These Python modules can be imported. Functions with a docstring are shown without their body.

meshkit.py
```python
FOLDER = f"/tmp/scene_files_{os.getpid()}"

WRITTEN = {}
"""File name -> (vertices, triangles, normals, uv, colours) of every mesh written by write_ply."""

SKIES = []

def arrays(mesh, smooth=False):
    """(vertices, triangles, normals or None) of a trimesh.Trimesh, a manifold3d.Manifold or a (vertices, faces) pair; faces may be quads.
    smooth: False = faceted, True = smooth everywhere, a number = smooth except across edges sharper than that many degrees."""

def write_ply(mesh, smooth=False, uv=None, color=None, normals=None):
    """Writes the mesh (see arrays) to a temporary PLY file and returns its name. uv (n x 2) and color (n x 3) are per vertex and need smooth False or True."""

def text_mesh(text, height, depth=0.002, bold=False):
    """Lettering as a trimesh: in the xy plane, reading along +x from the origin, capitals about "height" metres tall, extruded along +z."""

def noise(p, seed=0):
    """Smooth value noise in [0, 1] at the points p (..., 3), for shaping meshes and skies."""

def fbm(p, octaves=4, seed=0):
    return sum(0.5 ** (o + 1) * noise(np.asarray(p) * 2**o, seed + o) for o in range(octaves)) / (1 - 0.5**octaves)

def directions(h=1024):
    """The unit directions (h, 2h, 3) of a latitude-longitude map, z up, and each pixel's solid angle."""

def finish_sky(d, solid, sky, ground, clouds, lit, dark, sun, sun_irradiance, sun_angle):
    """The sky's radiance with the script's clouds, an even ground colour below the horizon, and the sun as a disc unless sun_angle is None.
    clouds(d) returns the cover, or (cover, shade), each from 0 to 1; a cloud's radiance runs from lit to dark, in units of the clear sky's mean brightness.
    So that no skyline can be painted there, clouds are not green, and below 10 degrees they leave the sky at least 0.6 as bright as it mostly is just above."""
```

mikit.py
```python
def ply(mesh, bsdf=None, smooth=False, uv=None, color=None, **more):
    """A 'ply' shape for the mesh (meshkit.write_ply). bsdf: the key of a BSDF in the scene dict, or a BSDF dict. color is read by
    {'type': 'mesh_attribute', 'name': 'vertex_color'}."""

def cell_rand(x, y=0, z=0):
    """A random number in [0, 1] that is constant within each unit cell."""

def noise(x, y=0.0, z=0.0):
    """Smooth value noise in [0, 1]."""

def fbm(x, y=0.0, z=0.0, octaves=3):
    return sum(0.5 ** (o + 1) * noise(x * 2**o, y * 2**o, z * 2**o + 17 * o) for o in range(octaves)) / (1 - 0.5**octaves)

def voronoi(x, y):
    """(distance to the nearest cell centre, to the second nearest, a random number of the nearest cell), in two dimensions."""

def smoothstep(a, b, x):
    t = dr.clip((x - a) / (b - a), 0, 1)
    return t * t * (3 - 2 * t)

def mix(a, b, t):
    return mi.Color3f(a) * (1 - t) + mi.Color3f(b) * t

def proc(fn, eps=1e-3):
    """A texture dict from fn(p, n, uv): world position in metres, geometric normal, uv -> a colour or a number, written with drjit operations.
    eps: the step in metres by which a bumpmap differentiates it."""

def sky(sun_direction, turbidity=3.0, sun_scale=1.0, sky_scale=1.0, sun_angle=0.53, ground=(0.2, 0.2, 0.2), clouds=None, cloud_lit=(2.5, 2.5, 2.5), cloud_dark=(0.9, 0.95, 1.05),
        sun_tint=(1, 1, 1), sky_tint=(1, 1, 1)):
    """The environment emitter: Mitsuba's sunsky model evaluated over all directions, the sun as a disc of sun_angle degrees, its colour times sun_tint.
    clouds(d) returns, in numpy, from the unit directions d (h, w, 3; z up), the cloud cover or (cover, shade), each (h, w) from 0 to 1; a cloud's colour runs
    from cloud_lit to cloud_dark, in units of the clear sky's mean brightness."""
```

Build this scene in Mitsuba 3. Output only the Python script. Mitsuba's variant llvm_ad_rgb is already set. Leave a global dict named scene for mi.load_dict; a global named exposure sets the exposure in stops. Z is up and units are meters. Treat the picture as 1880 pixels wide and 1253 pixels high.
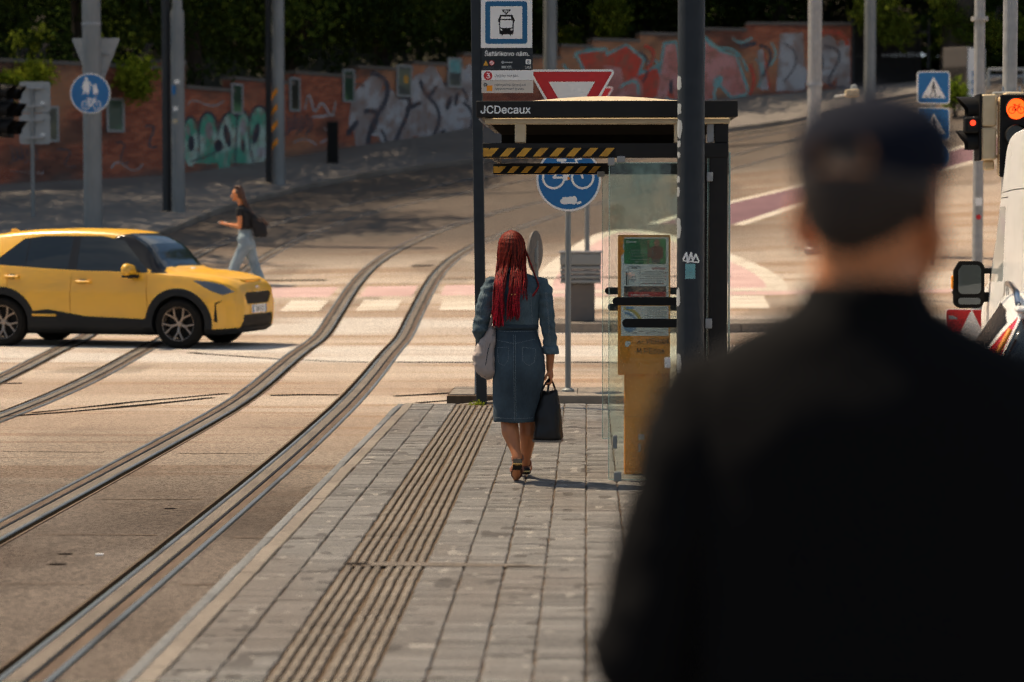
import math, random
import numpy as np, trimesh, manifold3d as m3, drjit as dr, mitsuba as mi, mikit, meshkit
from shapely.geometry import Polygon, Point, LineString, box as sbox
from shapely.ops import unary_union
from shapely import affinity
from scipy.interpolate import CubicSpline, PchipInterpolator, RBFInterpolator
T = mi.ScalarTransform4f
rng = np.random.default_rng(7)
random.seed(7)
scene, labels, _n = {}, {}, {}

# ------------------------------------------------------------------ camera, sky, exposure
F, EYE = 4439.0, np.array([0, 0, 1.73])           # focal length in pixels of a 1880 wide frame
YAW, PITCH = math.atan(137 / F), math.atan(229 / F)
FWD = np.array([-math.sin(YAW) * math.cos(PITCH), math.cos(YAW) * math.cos(PITCH), -math.sin(PITCH)])
RGT = np.cross(FWD, [0, 0, 1.0]); RGT /= np.linalg.norm(RGT); UPV = np.cross(RGT, FWD)
scene['camera'] = dict(type='thinlens', fov=math.degrees(2 * math.atan(940 / F)), fov_axis='x', aperture_radius=0.0195,
                       focus_distance=18.4, near_clip=0.1, far_clip=2000.0,
                       to_world=T().look_at(origin=EYE.tolist(), target=(EYE + FWD).tolist(), up=[0, 0, 1]))
SUN = (-0.46, 0.20, 0.866)
scene['sky'] = mikit.sky(SUN, turbidity=3, clouds=lambda d: np.clip((meshkit.fbm(np.stack([d[..., 0], d[..., 1], d[..., 2] * 2.0], -1) * 3.2 + 5, 5) - 0.50) * 5, 0, 1) * np.clip(d[..., 2] * 9, 0, 1), sun_tint=(1.0, 0.95, 0.87), sky_scale=0.72, sky_tint=(1.0, 0.97, 0.88))
exposure = 1.95

def at(px, py, Y):
    r = FWD * F + RGT * (px - 940) - UPV * (py - 626.5)
    return EYE + r * (Y / r[1])

# ------------------------------------------------------------------ naming helpers
def uniq(key):
    k = _n.get(key, -1) + 1
    _n[key] = k
    return key if k == 0 else f'{key}_{k:03d}'

def thing(name, label, cat, group=None, kind=None):
    key = uniq(name)
    labels[key] = {'label': label, 'category': cat}
    if group: labels[key]['group'] = group
    if kind: labels[key]['kind'] = kind
    return key

def add(key, mesh, bsdf, smooth=False, label=None, kind=None, tw=None, uv=None, color=None):
    key = uniq(key)
    d = mesh if isinstance(mesh, dict) else mikit.ply(mesh, bsdf, smooth=smooth, uv=uv, color=color)
    if tw is not None: d = {**d, 'to_world': tw}
    scene[key] = d
    if label or kind:
        labels.setdefault(key, {})
        if label: labels[key]['label'] = label
        if kind: labels[key]['kind'] = kind
    return key

def solo(name, mesh, bsdf, label, cat, smooth=False, group=None, kind=None):
    key = thing(name, label, cat, group, kind)
    scene[key] = mikit.ply(mesh, bsdf, smooth=smooth)
    return key

def struct(name, mesh, bsdf, smooth=False, uv=None, kind='structure'):
    key = uniq(name)
    scene[key] = mikit.ply(mesh, bsdf, smooth=smooth, uv=uv)
    labels[key] = {'kind': kind}
    return key

# ------------------------------------------------------------------ mesh helpers
cat = trimesh.util.concatenate
def M(v, f): return trimesh.Trimesh(np.asarray(v, float), np.asarray(f, int), process=False)
def quads(f):
    f = np.asarray(f); return np.vstack([f[:, [0, 1, 2]], f[:, [0, 2, 3]]])
def bx(x0, x1, y0, y1, z0, z1):
    m = trimesh.creation.box((x1 - x0, y1 - y0, z1 - z0)); m.apply_translation(((x0 + x1) / 2, (y0 + y1) / 2, (z0 + z1) / 2)); return m
def man(mesh):
    return m3.Manifold(m3.Mesh(np.asarray(mesh.vertices, np.float32), np.asarray(mesh.faces, np.uint32)))
def tri(man_):
    m = man_.to_mesh(); return M(m.vert_properties[:, :3], m.tri_verts)
def rbx(x0, x1, y0, y1, z0, z1, r=0.01, seg=8):
    """Rounded box: hull of eight spheres."""
    r = min(r, (x1 - x0) / 2.01, (y1 - y0) / 2.01, (z1 - z0) / 2.01)
    s = m3.Manifold.sphere(r, seg)
    return tri(m3.Manifold.batch_hull([s.translate((x, y, z)) for x in (x0 + r, x1 - r) for y in (y0 + r, y1 - r) for z in (z0 + r, z1 - r)]))
def cbx(x0, x1, y0, y1, z0, z1, c=0.004):
    """Box with chamfered top edges (18 triangles)."""
    v = [(x0, y0, z0), (x1, y0, z0), (x1, y1, z0), (x0, y1, z0), (x0, y0, z1 - c), (x1, y0, z1 - c), (x1, y1, z1 - c), (x0, y1, z1 - c),
         (x0 + c, y0 + c, z1), (x1 - c, y0 + c, z1), (x1 - c, y1 - c, z1), (x0 + c, y1 - c, z1)]
    q = [(0, 1, 5, 4), (1, 2, 6, 5), (2, 3, 7, 6), (3, 0, 4, 7), (4, 5, 9, 8), (5, 6, 10, 9), (6, 7, 11, 10), (7, 4, 8, 11), (8, 9, 10, 11)]
    return M(v, quads(q))
def cyl(p0, p1, r, n=16, r1=None):
    return tube([p0, p1], [r, r if r1 is None else r1], n)
def tube(pts, rad, n=8, caps=True, flat=None):
    p = np.asarray(pts, float); rad = np.broadcast_to(rad, (len(p),))
    t = np.gradient(p, axis=0); t /= np.linalg.norm(t, axis=1, keepdims=True) + 1e-12
    ref = np.array([0, 0, 1.0]) if abs(t[0][2]) < 0.9 else np.array([1.0, 0, 0])
    a = np.cross(t[0], ref); a /= np.linalg.norm(a); A = []
    for k in range(len(p)):
        a = a - t[k] * (a @ t[k]); a /= np.linalg.norm(a) + 1e-12; A.append(a)
    A = np.array(A); B = np.cross(t, A)
    ang = np.arange(n) * 2 * np.pi / n
    v = (p[:, None] + rad[:, None, None] * (np.cos(ang)[None, :, None] * A[:, None] + np.sin(ang)[None, :, None] * B[:, None])).reshape(-1, 3)
    i, j = np.meshgrid(np.arange(len(p) - 1), np.arange(n), indexing='ij')
    q = np.stack([i * n + j, i * n + (j + 1) % n, (i + 1) * n + (j + 1) % n, (i + 1) * n + j], -1).reshape(-1, 4)
    f = [quads(q)]
    if caps:
        m = len(v); v = np.vstack([v, p[0], p[-1]]); k = np.arange(n); e = (len(p) - 1) * n
        f += [np.stack([(k + 1) % n, k, k * 0 + m], 1), np.stack([e + k, e + (k + 1) % n, k * 0 + m + 1], 1)]
    return M(v, np.vstack(f))
def loft(rings, caps=True):
    """Closed skin through rings (k, n, 3)."""
    R = np.asarray(rings, float); k, n = R.shape[:2]; v = R.reshape(-1, 3)
    i, j = np.meshgrid(np.arange(k - 1), np.arange(n), indexing='ij')
    q = np.stack([i * n + j, i * n + (j + 1) % n, (i + 1) * n + (j + 1) % n, (i + 1) * n + j], -1).reshape(-1, 4)
    f = [quads(q)]
    if caps:
        m = len(v); v = np.vstack([v, R[0].mean(0), R[-1].mean(0)]); a = np.arange(n); e = (k - 1) * n
        f += [np.stack([(a + 1) % n, a, a * 0 + m], 1), np.stack([e + a, e + (a + 1) % n, a * 0 + m + 1], 1)]
    mm = M(v, np.vstack(f))
    if mm.volume < 0: mm.invert()
    return mm
def ell(c, rx, ry, n=32, p=2.0, rot=0.0):
    a = np.arange(n) * 2 * np.pi / n; ca, sa = np.cos(a), np.sin(a)
    x = rx * np.sign(ca) * abs(ca) ** (2 / p); y = ry * np.sign(sa) * abs(sa) ** (2 / p)
    cr, sr = math.cos(rot), math.sin(rot)
    return np.stack([c[0] + x * cr - y * sr, c[1] + x * sr + y * cr, np.full(n, float(c[2]))], 1)
def lathe(prof, n=32, axis='z'):
    p = np.asarray(prof, float)
    m = trimesh.creation.revolve(p, sections=n)
    if axis == 'y': m.apply_transform(trimesh.transformations.rotation_matrix(-np.pi / 2, [1, 0, 0]))
    if axis == 'x': m.apply_transform(trimesh.transformations.rotation_matrix(np.pi / 2, [0, 1, 0]))
    return m
def bone_body(bones, edge=0.02, it=8, seg=20):
    """One smooth skin over bones ((p0, r0, p1, r1) each a hull of two spheres)."""
    parts = []
    for p0, r0, p1, r1 in bones:
        parts.append(m3.Manifold.batch_hull([m3.Manifold.sphere(r0, seg).translate(tuple(map(float, p0))), m3.Manifold.sphere(r1, seg).translate(tuple(map(float, p1)))]))
    b = m3.Manifold.batch_boolean(parts, m3.OpType.Add).refine_to_length(edge)
    m = tri(b); m.merge_vertices()
    trimesh.smoothing.filter_taubin(m, 0.5, 0.53, it)
    return m
def xf(m, rz=0.0, t=(0, 0, 0), s=1.0):
    m = m.copy(); R = np.eye(4); c, s_ = math.cos(rz), math.sin(rz)
    R[:2, :2] = [[c, -s_], [s_, c]]; R[:3, :3] *= s; R[:3, 3] = t; m.apply_transform(R); return m
def ext(shape, d):
    gs = [g for g in getattr(shape, 'geoms', [shape]) if g.geom_type == 'Polygon' and g.area > 1e-9]
    return cat([trimesh.creation.extrude_polygon(g, d, engine='earcut') for g in gs])
UP = np.array([[1, 0, 0, 0], [0, 0, -1, 0], [0, 1, 0, 0], [0, 0, 0, 1.0]])   # plate in xy -> upright, facing -y
def plate(shape, d, front=0.0):
    """Flat shape (x, z) as a sheet of thickness d whose face looks to -y and stands 'front' metres before y = 0."""
    m = ext(shape, d) if not isinstance(shape, trimesh.Trimesh) else shape.copy()
    m.apply_transform(UP); m.apply_translation((0, -front, 0)); return m
def rrect(x0, x1, y0, y1, r): return sbox(x0 + r, y0 + r, x1 - r, y1 - r).buffer(r, quad_segs=6)
def text(s, h, x=0, z=0, bold=False, anchor='l'):
    m = meshkit.text_mesh(s, h, 0.0015, bold)
    w = m.bounds[1][0]
    m.apply_translation((x - (w / 2 if anchor == 'c' else w if anchor == 'r' else 0), z, 0)); return m

# ------------------------------------------------------------------ materials
def rgb(*c): return {'type': 'rgb', 'value': list(c if len(c) > 1 else (c[0],) * 3)}
def mat(name, color, rough=0.6, **k):
    scene[name] = {'type': 'twosided', 'bsdf': {'type': 'principled', 'base_color': color if isinstance(color, dict) else rgb(*color), 'roughness': rough, **k}}
    return name
def bmat(name, color, bump, scale, rough=0.7, eps=1e-3, **k):
    inner = {'type': 'principled', 'base_color': color if isinstance(color, dict) else rgb(*color), 'roughness': rough, **k}
    scene[name] = {'type': 'twosided', 'bsdf': {'type': 'bumpmap', 'arbitrary': {**mikit.proc(bump, eps)}, 'scale': scale, 'bsdf': inner}}
    return name
P, N, FB, SS, MX, CR = mikit.proc, mikit.noise, mikit.fbm, mikit.smoothstep, mikit.mix, mikit.cell_rand

def road_c(p, n, uv):
    """Worn asphalt and concrete: warm, stained, striped along the traffic that crosses the rails."""
    big = FB(p.x * 0.12, p.y * 0.5, 0.0, 4)
    streak = FB(p.x * 0.25, p.y * 3.0, 3.0, 3)
    fine = N(p.x * 42, p.y * 42) * 0.4 + N(p.x * 95, p.y * 95) * 0.6
    near = 1 - SS(15.0, 26.0, p.y + 2.0 * N(p.x * 0.4, p.y * 0.2))
    c = MX((0.33, 0.255, 0.195), (0.44, 0.37, 0.30), SS(0.3, 0.7, big))
    c = MX(c, (0.27, 0.17, 0.105), 0.7 * SS(0.48, 0.72, streak))
    lane = SS(29.5, 30.1, p.y) * (1 - SS(33.0, 33.7, p.y)) + SS(35.4, 35.8, p.y) * (1 - SS(37.6, 38.1, p.y))
    c = MX(c, (0.56, 0.54, 0.50), 0.66 * lane * (0.45 + 0.55 * SS(0.3, 0.6, FB(p.x * 0.5, p.y * 2.2, 2.0, 3))))
    slab = MX((0.070, 0.055, 0.044), (0.135, 0.112, 0.094), SS(0.3, 0.7, FB(p.x * 0.5, p.y * 0.4, 9.0, 4)))
    slab = MX(slab, (0.10, 0.075, 0.06), 0.5 * SS(0.62, 0.8, FB(p.x * 0.9, p.y * 0.25, 5.0, 3)))
    c = MX(c, slab, near)
    c = MX(c, (0.12, 0.095, 0.075), 0.45 * SS(0.60, 0.72, FB(p.x * 0.7, p.y * 0.35, 21.0, 4)) * (1 - near))
    grain = SS(0.2, 0.8, fine)
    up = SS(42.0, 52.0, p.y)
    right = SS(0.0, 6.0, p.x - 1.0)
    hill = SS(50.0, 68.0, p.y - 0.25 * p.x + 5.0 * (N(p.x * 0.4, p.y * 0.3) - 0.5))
    c = MX(c, (0.075, 0.063, 0.054), 0.90 * dr.maximum(up * (1 - right), hill))  # shade on the uphill road is painted into its colour here
    return c * (0.55 + 0.85 * grain * (0.5 + 0.5 * near) + 0.42 * (1 - (0.5 + 0.5 * near)))
def road_b(p, n, uv): return N(p.x * 120, p.y * 120, p.z * 120) + 0.6 * N(p.x * 260, p.y * 260)
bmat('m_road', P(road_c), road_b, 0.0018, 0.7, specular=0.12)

def paver_c(p, n, uv):
    cx, cy = dr.floor(p.x / 0.2 + 0.001), dr.floor(p.y / 0.1)
    r = CR(cx, cy, 3)
    r2 = CR(cy, 7, 1)
    c = MX((0.085, 0.080, 0.073), (0.195, 0.187, 0.175), 0.5 * r + 0.5 * r2)
    c = MX(c, (0.125, 0.10, 0.08), 0.5 * SS(0.5, 0.8, FB(p.x * 1.3, p.y * 0.7, 1.0, 3)))
    fine = N(p.x * 170, p.y * 170) * 0.6 + N(p.x * 60, p.y * 60) * 0.4
    c = MX(c, (0.045, 0.038, 0.032), 0.7 * SS(0.80, 0.86, N(p.x * 9, p.y * 9, 3.0)))
    c = MX(c, (0.30, 0.28, 0.25), 0.6 * SS(0.86, 0.90, N(p.x * 13, p.y * 13, 8.0)))
    return c * (0.70 + 0.55 * fine)
def tile_c(p, n, uv):
    r = CR(dr.floor(p.x / 0.2 + 0.001), dr.floor(p.y / 0.1), 5)
    c = MX((0.130, 0.106, 0.081), (0.19, 0.160, 0.126), r)
    return c * (0.78 + 0.4 * N(p.x * 150, p.y * 150)) * (0.85 + 0.3 * FB(p.x * 2, p.y * 1.0, 0, 3))
def grit(p, n, uv): return N(p.x * 220, p.y * 220, p.z * 220) + 0.5 * N(p.x * 70, p.y * 70, p.z * 70)
bmat('m_paver', P(paver_c), grit, 0.0014, 0.6, specular=0.5)
bmat('m_tactile', P(tile_c), grit, 0.0014, 0.62, specular=0.5)
mat('m_joint', P(lambda p, n, uv: MX((0.070, 0.052, 0.038), (0.13, 0.098, 0.072), FB(p.x * 25, p.y * 9, 0, 3))), 0.9, specular=0.0)
def kerb_c(p, n, uv):
    return MX((0.150, 0.126, 0.102), (0.215, 0.185, 0.152), CR(dr.floor(p.y / 0.6), 2)) * (0.75 + 0.45 * FB(p.x * 40, p.y * 40, p.z * 40, 3))
bmat('m_kerb_beige', P(kerb_c), grit, 0.0014, 0.7)
def gran_c(p, n, uv):
    return MX((0.11, 0.115, 0.115), (0.22, 0.225, 0.225), FB(p.x * 45, p.y * 30, p.z * 45, 4)) * (0.8 + 0.3 * CR(dr.floor(p.y / 1.0), 4))
bmat('m_granite', P(gran_c), grit, 0.002, 0.6)
def steel_c(p, n, uv):
    return MX((0.22, 0.255, 0.28), (0.09, 0.08, 0.07), 0.6 * SS(0.45, 0.75, FB(p.x * 6, p.y * 1.2, 0, 4)))
scene['m_rail'] = {'type': 'principled', 'base_color': P(steel_c), 'metallic': 0.75, 'roughness': 0.42}
mat('m_rail_dark', (0.018, 0.018, 0.019), 0.6, specular=0.2)
mat('m_groove_shade', (0.010, 0.008, 0.006), 1.0, specular=0.0)
mat('m_rust', P(lambda p, n, uv: MX((0.055, 0.034, 0.022), (0.13, 0.092, 0.064), FB(p.x * 30, p.y * 4, 0, 4))), 0.85)
mat('m_filler', P(lambda p, n, uv: MX((0.085, 0.070, 0.056), (0.17, 0.143, 0.117), FB(p.x * 12, p.y * 2.5, 0, 4)) * (0.8 + 0.35 * N(p.x * 120, p.y * 120))), 0.8)
mat('m_tar', (0.016, 0.013, 0.011), 0.9, specular=0.05)
mat('m_pink', P(lambda p, n, uv: MX((0.38, 0.235, 0.215), (0.52, 0.385, 0.355), FB(p.x * 1.5, p.y * 4, 0, 4))), 0.75)
mat('m_purple', P(lambda p, n, uv: MX((0.105, 0.052, 0.062), (0.16, 0.085, 0.098), FB(p.x * 1.5, p.y * 2, 0, 4))), 0.75)
mat('m_roadpaint', P(lambda p, n, uv: MX((0.50, 0.455, 0.38), (0.38, 0.32, 0.25), 0.9 * SS(0.42, 0.75, FB(p.x * 3, p.y * 9, 0, 4)))), 0.7)
mat('m_stripe', P(lambda p, n, uv: MX((0.52, 0.475, 0.40), (0.40, 0.33, 0.255), 0.9 * SS(0.40, 0.72, FB(p.x * 1.3, p.y * 7, 2, 4)))), 0.7)
mat('m_bank', P(lambda p, n, uv: MX((0.11, 0.098, 0.088), (0.17, 0.152, 0.136), FB(p.x * 0.8, p.y * 0.5, 0, 4))), 0.85)
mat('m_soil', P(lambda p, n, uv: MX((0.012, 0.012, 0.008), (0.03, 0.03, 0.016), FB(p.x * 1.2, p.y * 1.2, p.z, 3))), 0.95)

def brick_uv(p, uv):
    """(mortar 0..1, random per brick) in metres along the wall (u) and up (v)."""
    u, v = uv.x, uv.y
    row = dr.floor(v / 0.077); uu = u / 0.25 + 0.5 * (row - 2 * dr.floor(row / 2))
    fu, fv = uu - dr.floor(uu), v / 0.077 - row
    mort = dr.maximum(1 - SS(0.0, 0.06, fu), 1 - SS(0.0, 0.17, fv))
    return mort, CR(dr.floor(uu), row, 1)
def brick_c(p, n, uv):
    mort, r = brick_uv(p, uv)
    c = MX((0.24, 0.055, 0.028), (0.44, 0.135, 0.065), r)
    c = MX(c, (0.45, 0.235, 0.12), SS(0.45, 0.7, FB(uv.x * 0.25, uv.y * 0.4, 4, 3)) * 0.7)
    c = MX(c, (0.30, 0.25, 0.21), 0.75 * mort)
    c = MX(c, (0.05, 0.04, 0.035), 0.7 * SS(0.55, 0.8, FB(uv.x * 0.5, uv.y * 1.2, 8, 4)))
    low = 1 - SS(0.1, 0.5, uv.y + 0.25 * N(uv.x * 1.5))
    return MX(c, (0.11, 0.10, 0.09), 0.8 * low)
mat('m_brick', P(brick_c), 0.85)
def spray(a, b):
    def f(p, n, uv):
        mort, r = brick_uv(p, uv)
        c = MX(a, b, SS(0.35, 0.65, FB(uv.x * 2.2, uv.y * 2.2, 1.0, 3)))
        worn = SS(0.55, 0.72, FB(uv.x * 7, uv.y * 7, 5.0, 3))
        return MX(MX(c, (0.24, 0.12, 0.075), 0.55 * worn), (0.10, 0.085, 0.08), 0.45 * mort)
    return P(f)
mat('m_spray_green', spray((0.42, 0.58, 0.50), (0.08, 0.36, 0.24)), 0.6)
mat('m_spray_silver', spray((0.42, 0.43, 0.45), (0.28, 0.24, 0.23)), 0.6)
mat('m_spray_black', spray((0.03, 0.035, 0.05), (0.05, 0.05, 0.07)), 0.6)
mat('m_spray_red', spray((0.58, 0.06, 0.03), (0.46, 0.10, 0.05)), 0.6)
mat('m_spray_pink', spray((0.60, 0.28, 0.26), (0.50, 0.18, 0.15)), 0.6)
mat('m_spray_teal', spray((0.12, 0.36, 0.38), (0.22, 0.45, 0.44)), 0.6)

def pole_c(p, n, uv): return MX((0.16, 0.175, 0.175), (0.25, 0.265, 0.265), FB(p.x * 3, p.y * 3, p.z * 1.5, 4))
mat('m_pole', P(pole_c), 0.5, metallic=0.3)
def plain(p, n, uv): return FB(p.x * 14, p.y * 14, p.z * 14, 3)
mat('m_pole_light', P(lambda p, n, uv: MX((0.24, 0.24, 0.23), (0.38, 0.38, 0.37), plain(p, n, uv))), 0.5, metallic=0.25)
mat('m_pole_black', (0.012, 0.015, 0.018), 0.5)
mat('m_anthracite', P(lambda p, n, uv: MX((0.014, 0.019, 0.024), (0.024, 0.030, 0.036), plain(p, n, uv))), 0.5, specular=0.3)
mat('m_frame', P(lambda p, n, uv: MX((0.010, 0.009, 0.008), (0.017, 0.015, 0.013), plain(p, n, uv))), 0.5, specular=0.25)
mat('m_metal', (0.32, 0.33, 0.34), 0.35, metallic=0.7)
mat('m_black', (0.007, 0.007, 0.007), 0.6, specular=0.2)
mat('m_rubber', P(lambda p, n, uv: MX((0.007, 0.007, 0.007), (0.015, 0.014, 0.012), plain(p, n, uv))), 0.9, specular=0.15)
mat('m_white', (0.82, 0.81, 0.77), 0.45)
mat('m_blue', (0.012, 0.14, 0.36), 0.4)
mat('m_red', (0.52, 0.012, 0.015), 0.4)
mat('m_yellow', P(lambda p, n, uv: MX((0.62, 0.31, 0.02), (0.42, 0.20, 0.015), SS(0.4, 0.8, plain(p, n, uv)))), 0.45)
mat('m_cream', P(lambda p, n, uv: MX((0.52, 0.40, 0.23), (0.62, 0.50, 0.32), plain(p, n, uv))), 0.5)
mat('m_greyback', P(lambda p, n, uv: MX((0.28, 0.30, 0.30), (0.36, 0.38, 0.38), plain(p, n, uv))), 0.5)
mat('m_textgrey', (0.08, 0.08, 0.085), 0.6)
mat('m_orange', P(lambda p, n, uv: MX((0.92, 0.32, 0.004), (0.74, 0.24, 0.004), SS(0.35, 0.75, FB(p.x * 5, p.y * 5, p.z * 3, 4)))), 0.5)
# ------------------------------------------------------------------ terrain: level by the stop, climbing behind the crossing
def _ter0(X, Y):
    m = np.clip(0.098 + 0.0025 * X, 0.08, 0.125)
    return -0.06 + m * np.logaddexp(0, (Y - 36.0) / 1.5) * 1.5
_c = [(x, y, _ter0(x, y)) for x in np.arange(-18, 15, 4.0) for y in np.arange(28, 57, 4.0)]
_c += [(-9.5, 52.2, 1.2), (-9.1, 59.8, 1.83), (-8.0, 67.5, 2.45), (-3.5, 74.2, 3.36), (4.85, 76.6, 4.43), (7.0, 77.7, 4.78)]
WALL = [(-22.0, 60.0), (-15.25, 64.0), (-11.9, 68.0), (-9.5, 73.0), (-7.36, 76.5), (-3.73, 80.0), (1.0, 82.6), (5.35, 84.0), (9.15, 84.3)]
WZ = [2.2, 2.41, 2.76, 3.33, 3.83, 4.56, 5.2, 5.74, 6.03]
_c += [(x, y, z) for (x, y), z in zip(WALL, WZ)] + [(x - 1, y + 12, z + 0.8) for (x, y), z in zip(WALL, WZ)]
_c += [(12.0, 77.0, 5.6), (16.0, 76.0, 5.8), (20.0, 90.0, 7.2), (12, 100, 7.9), (20, 103, 8.4), (30, 100, 8.0), (0, 106, 8.2), (-15, 104, 6.5), (13.0, 90.0, 7.0), (30, 60, 3.2), (-30, 90, 5), (30, 110, 8), (-30, 60, 2.0)]
_c = np.array(_c)
_rbf = RBFInterpolator(_c[:, :2], _c[:, 2], kernel='thin_plate_spline', smoothing=0.15)
def sst(a, b, x): t = np.clip((np.asarray(x, float) - a) / (b - a), 0, 1); return t * t * (3 - 2 * t)
def ter(X, Y):
    X, Y = np.atleast_1d(np.asarray(X, float)), np.atleast_1d(np.asarray(Y, float))
    flat = -0.15 + 0.09 * sst(23, 33, Y)
    w = sst(33.0, 38.0, Y)
    far = _rbf(np.stack([np.clip(X, -34, 34), np.clip(Y, 0, 112)], 1)) if (w > 0).any() else flat
    return flat * (1 - w) + far * w
def tz(x, y): return float(ter(x, y)[0])

def grid_sheet(xs, ys, zf, dz=0.0):
    X, Y = np.meshgrid(xs, ys, indexing='xy'); Z = zf(X.ravel(), Y.ravel()) + dz
    n, m = len(xs), len(ys); i, j = np.meshgrid(np.arange(m - 1), np.arange(n - 1), indexing='ij')
    q = np.stack([i * n + j, i * n + j + 1, (i + 1) * n + j + 1, (i + 1) * n + j], -1).reshape(-1, 4)
    return M(np.stack([X.ravel(), Y.ravel(), Z], 1), quads(q))
gx = np.concatenate([np.linspace(-400, -40, 10), np.arange(-36, 36.1, 0.75), np.linspace(40, 400, 10)])
gy = np.concatenate([np.linspace(-200, -5, 8), np.arange(0, 112.1, 0.75), np.linspace(116, 900, 10)])
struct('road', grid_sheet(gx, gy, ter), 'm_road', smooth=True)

def drape(shape, dz, step=0.5):
    """A flat shape (x, y) laid on the terrain as a thin sheet dz above it."""
    out = []
    x0, y0, x1, y1 = shape.bounds
    for xa in np.arange(x0, x1, 2.0):
        for ya in np.arange(y0, y1, step):
            g = shape.intersection(sbox(xa, ya, min(xa + 2.0, x1), min(ya + step, y1)))
            for h in getattr(g, 'geoms', [g]):
                if h.geom_type == 'Polygon' and h.area > 1e-5:
                    v, f = trimesh.creation.triangulate_polygon(h, engine='earcut')
                    out.append(M(np.column_stack([v, ter(v[:, 0], v[:, 1]) + dz]), f))
    m = cat(out)
    if m.face_normals[:, 2].mean() < 0: m.invert()
    return m

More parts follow.
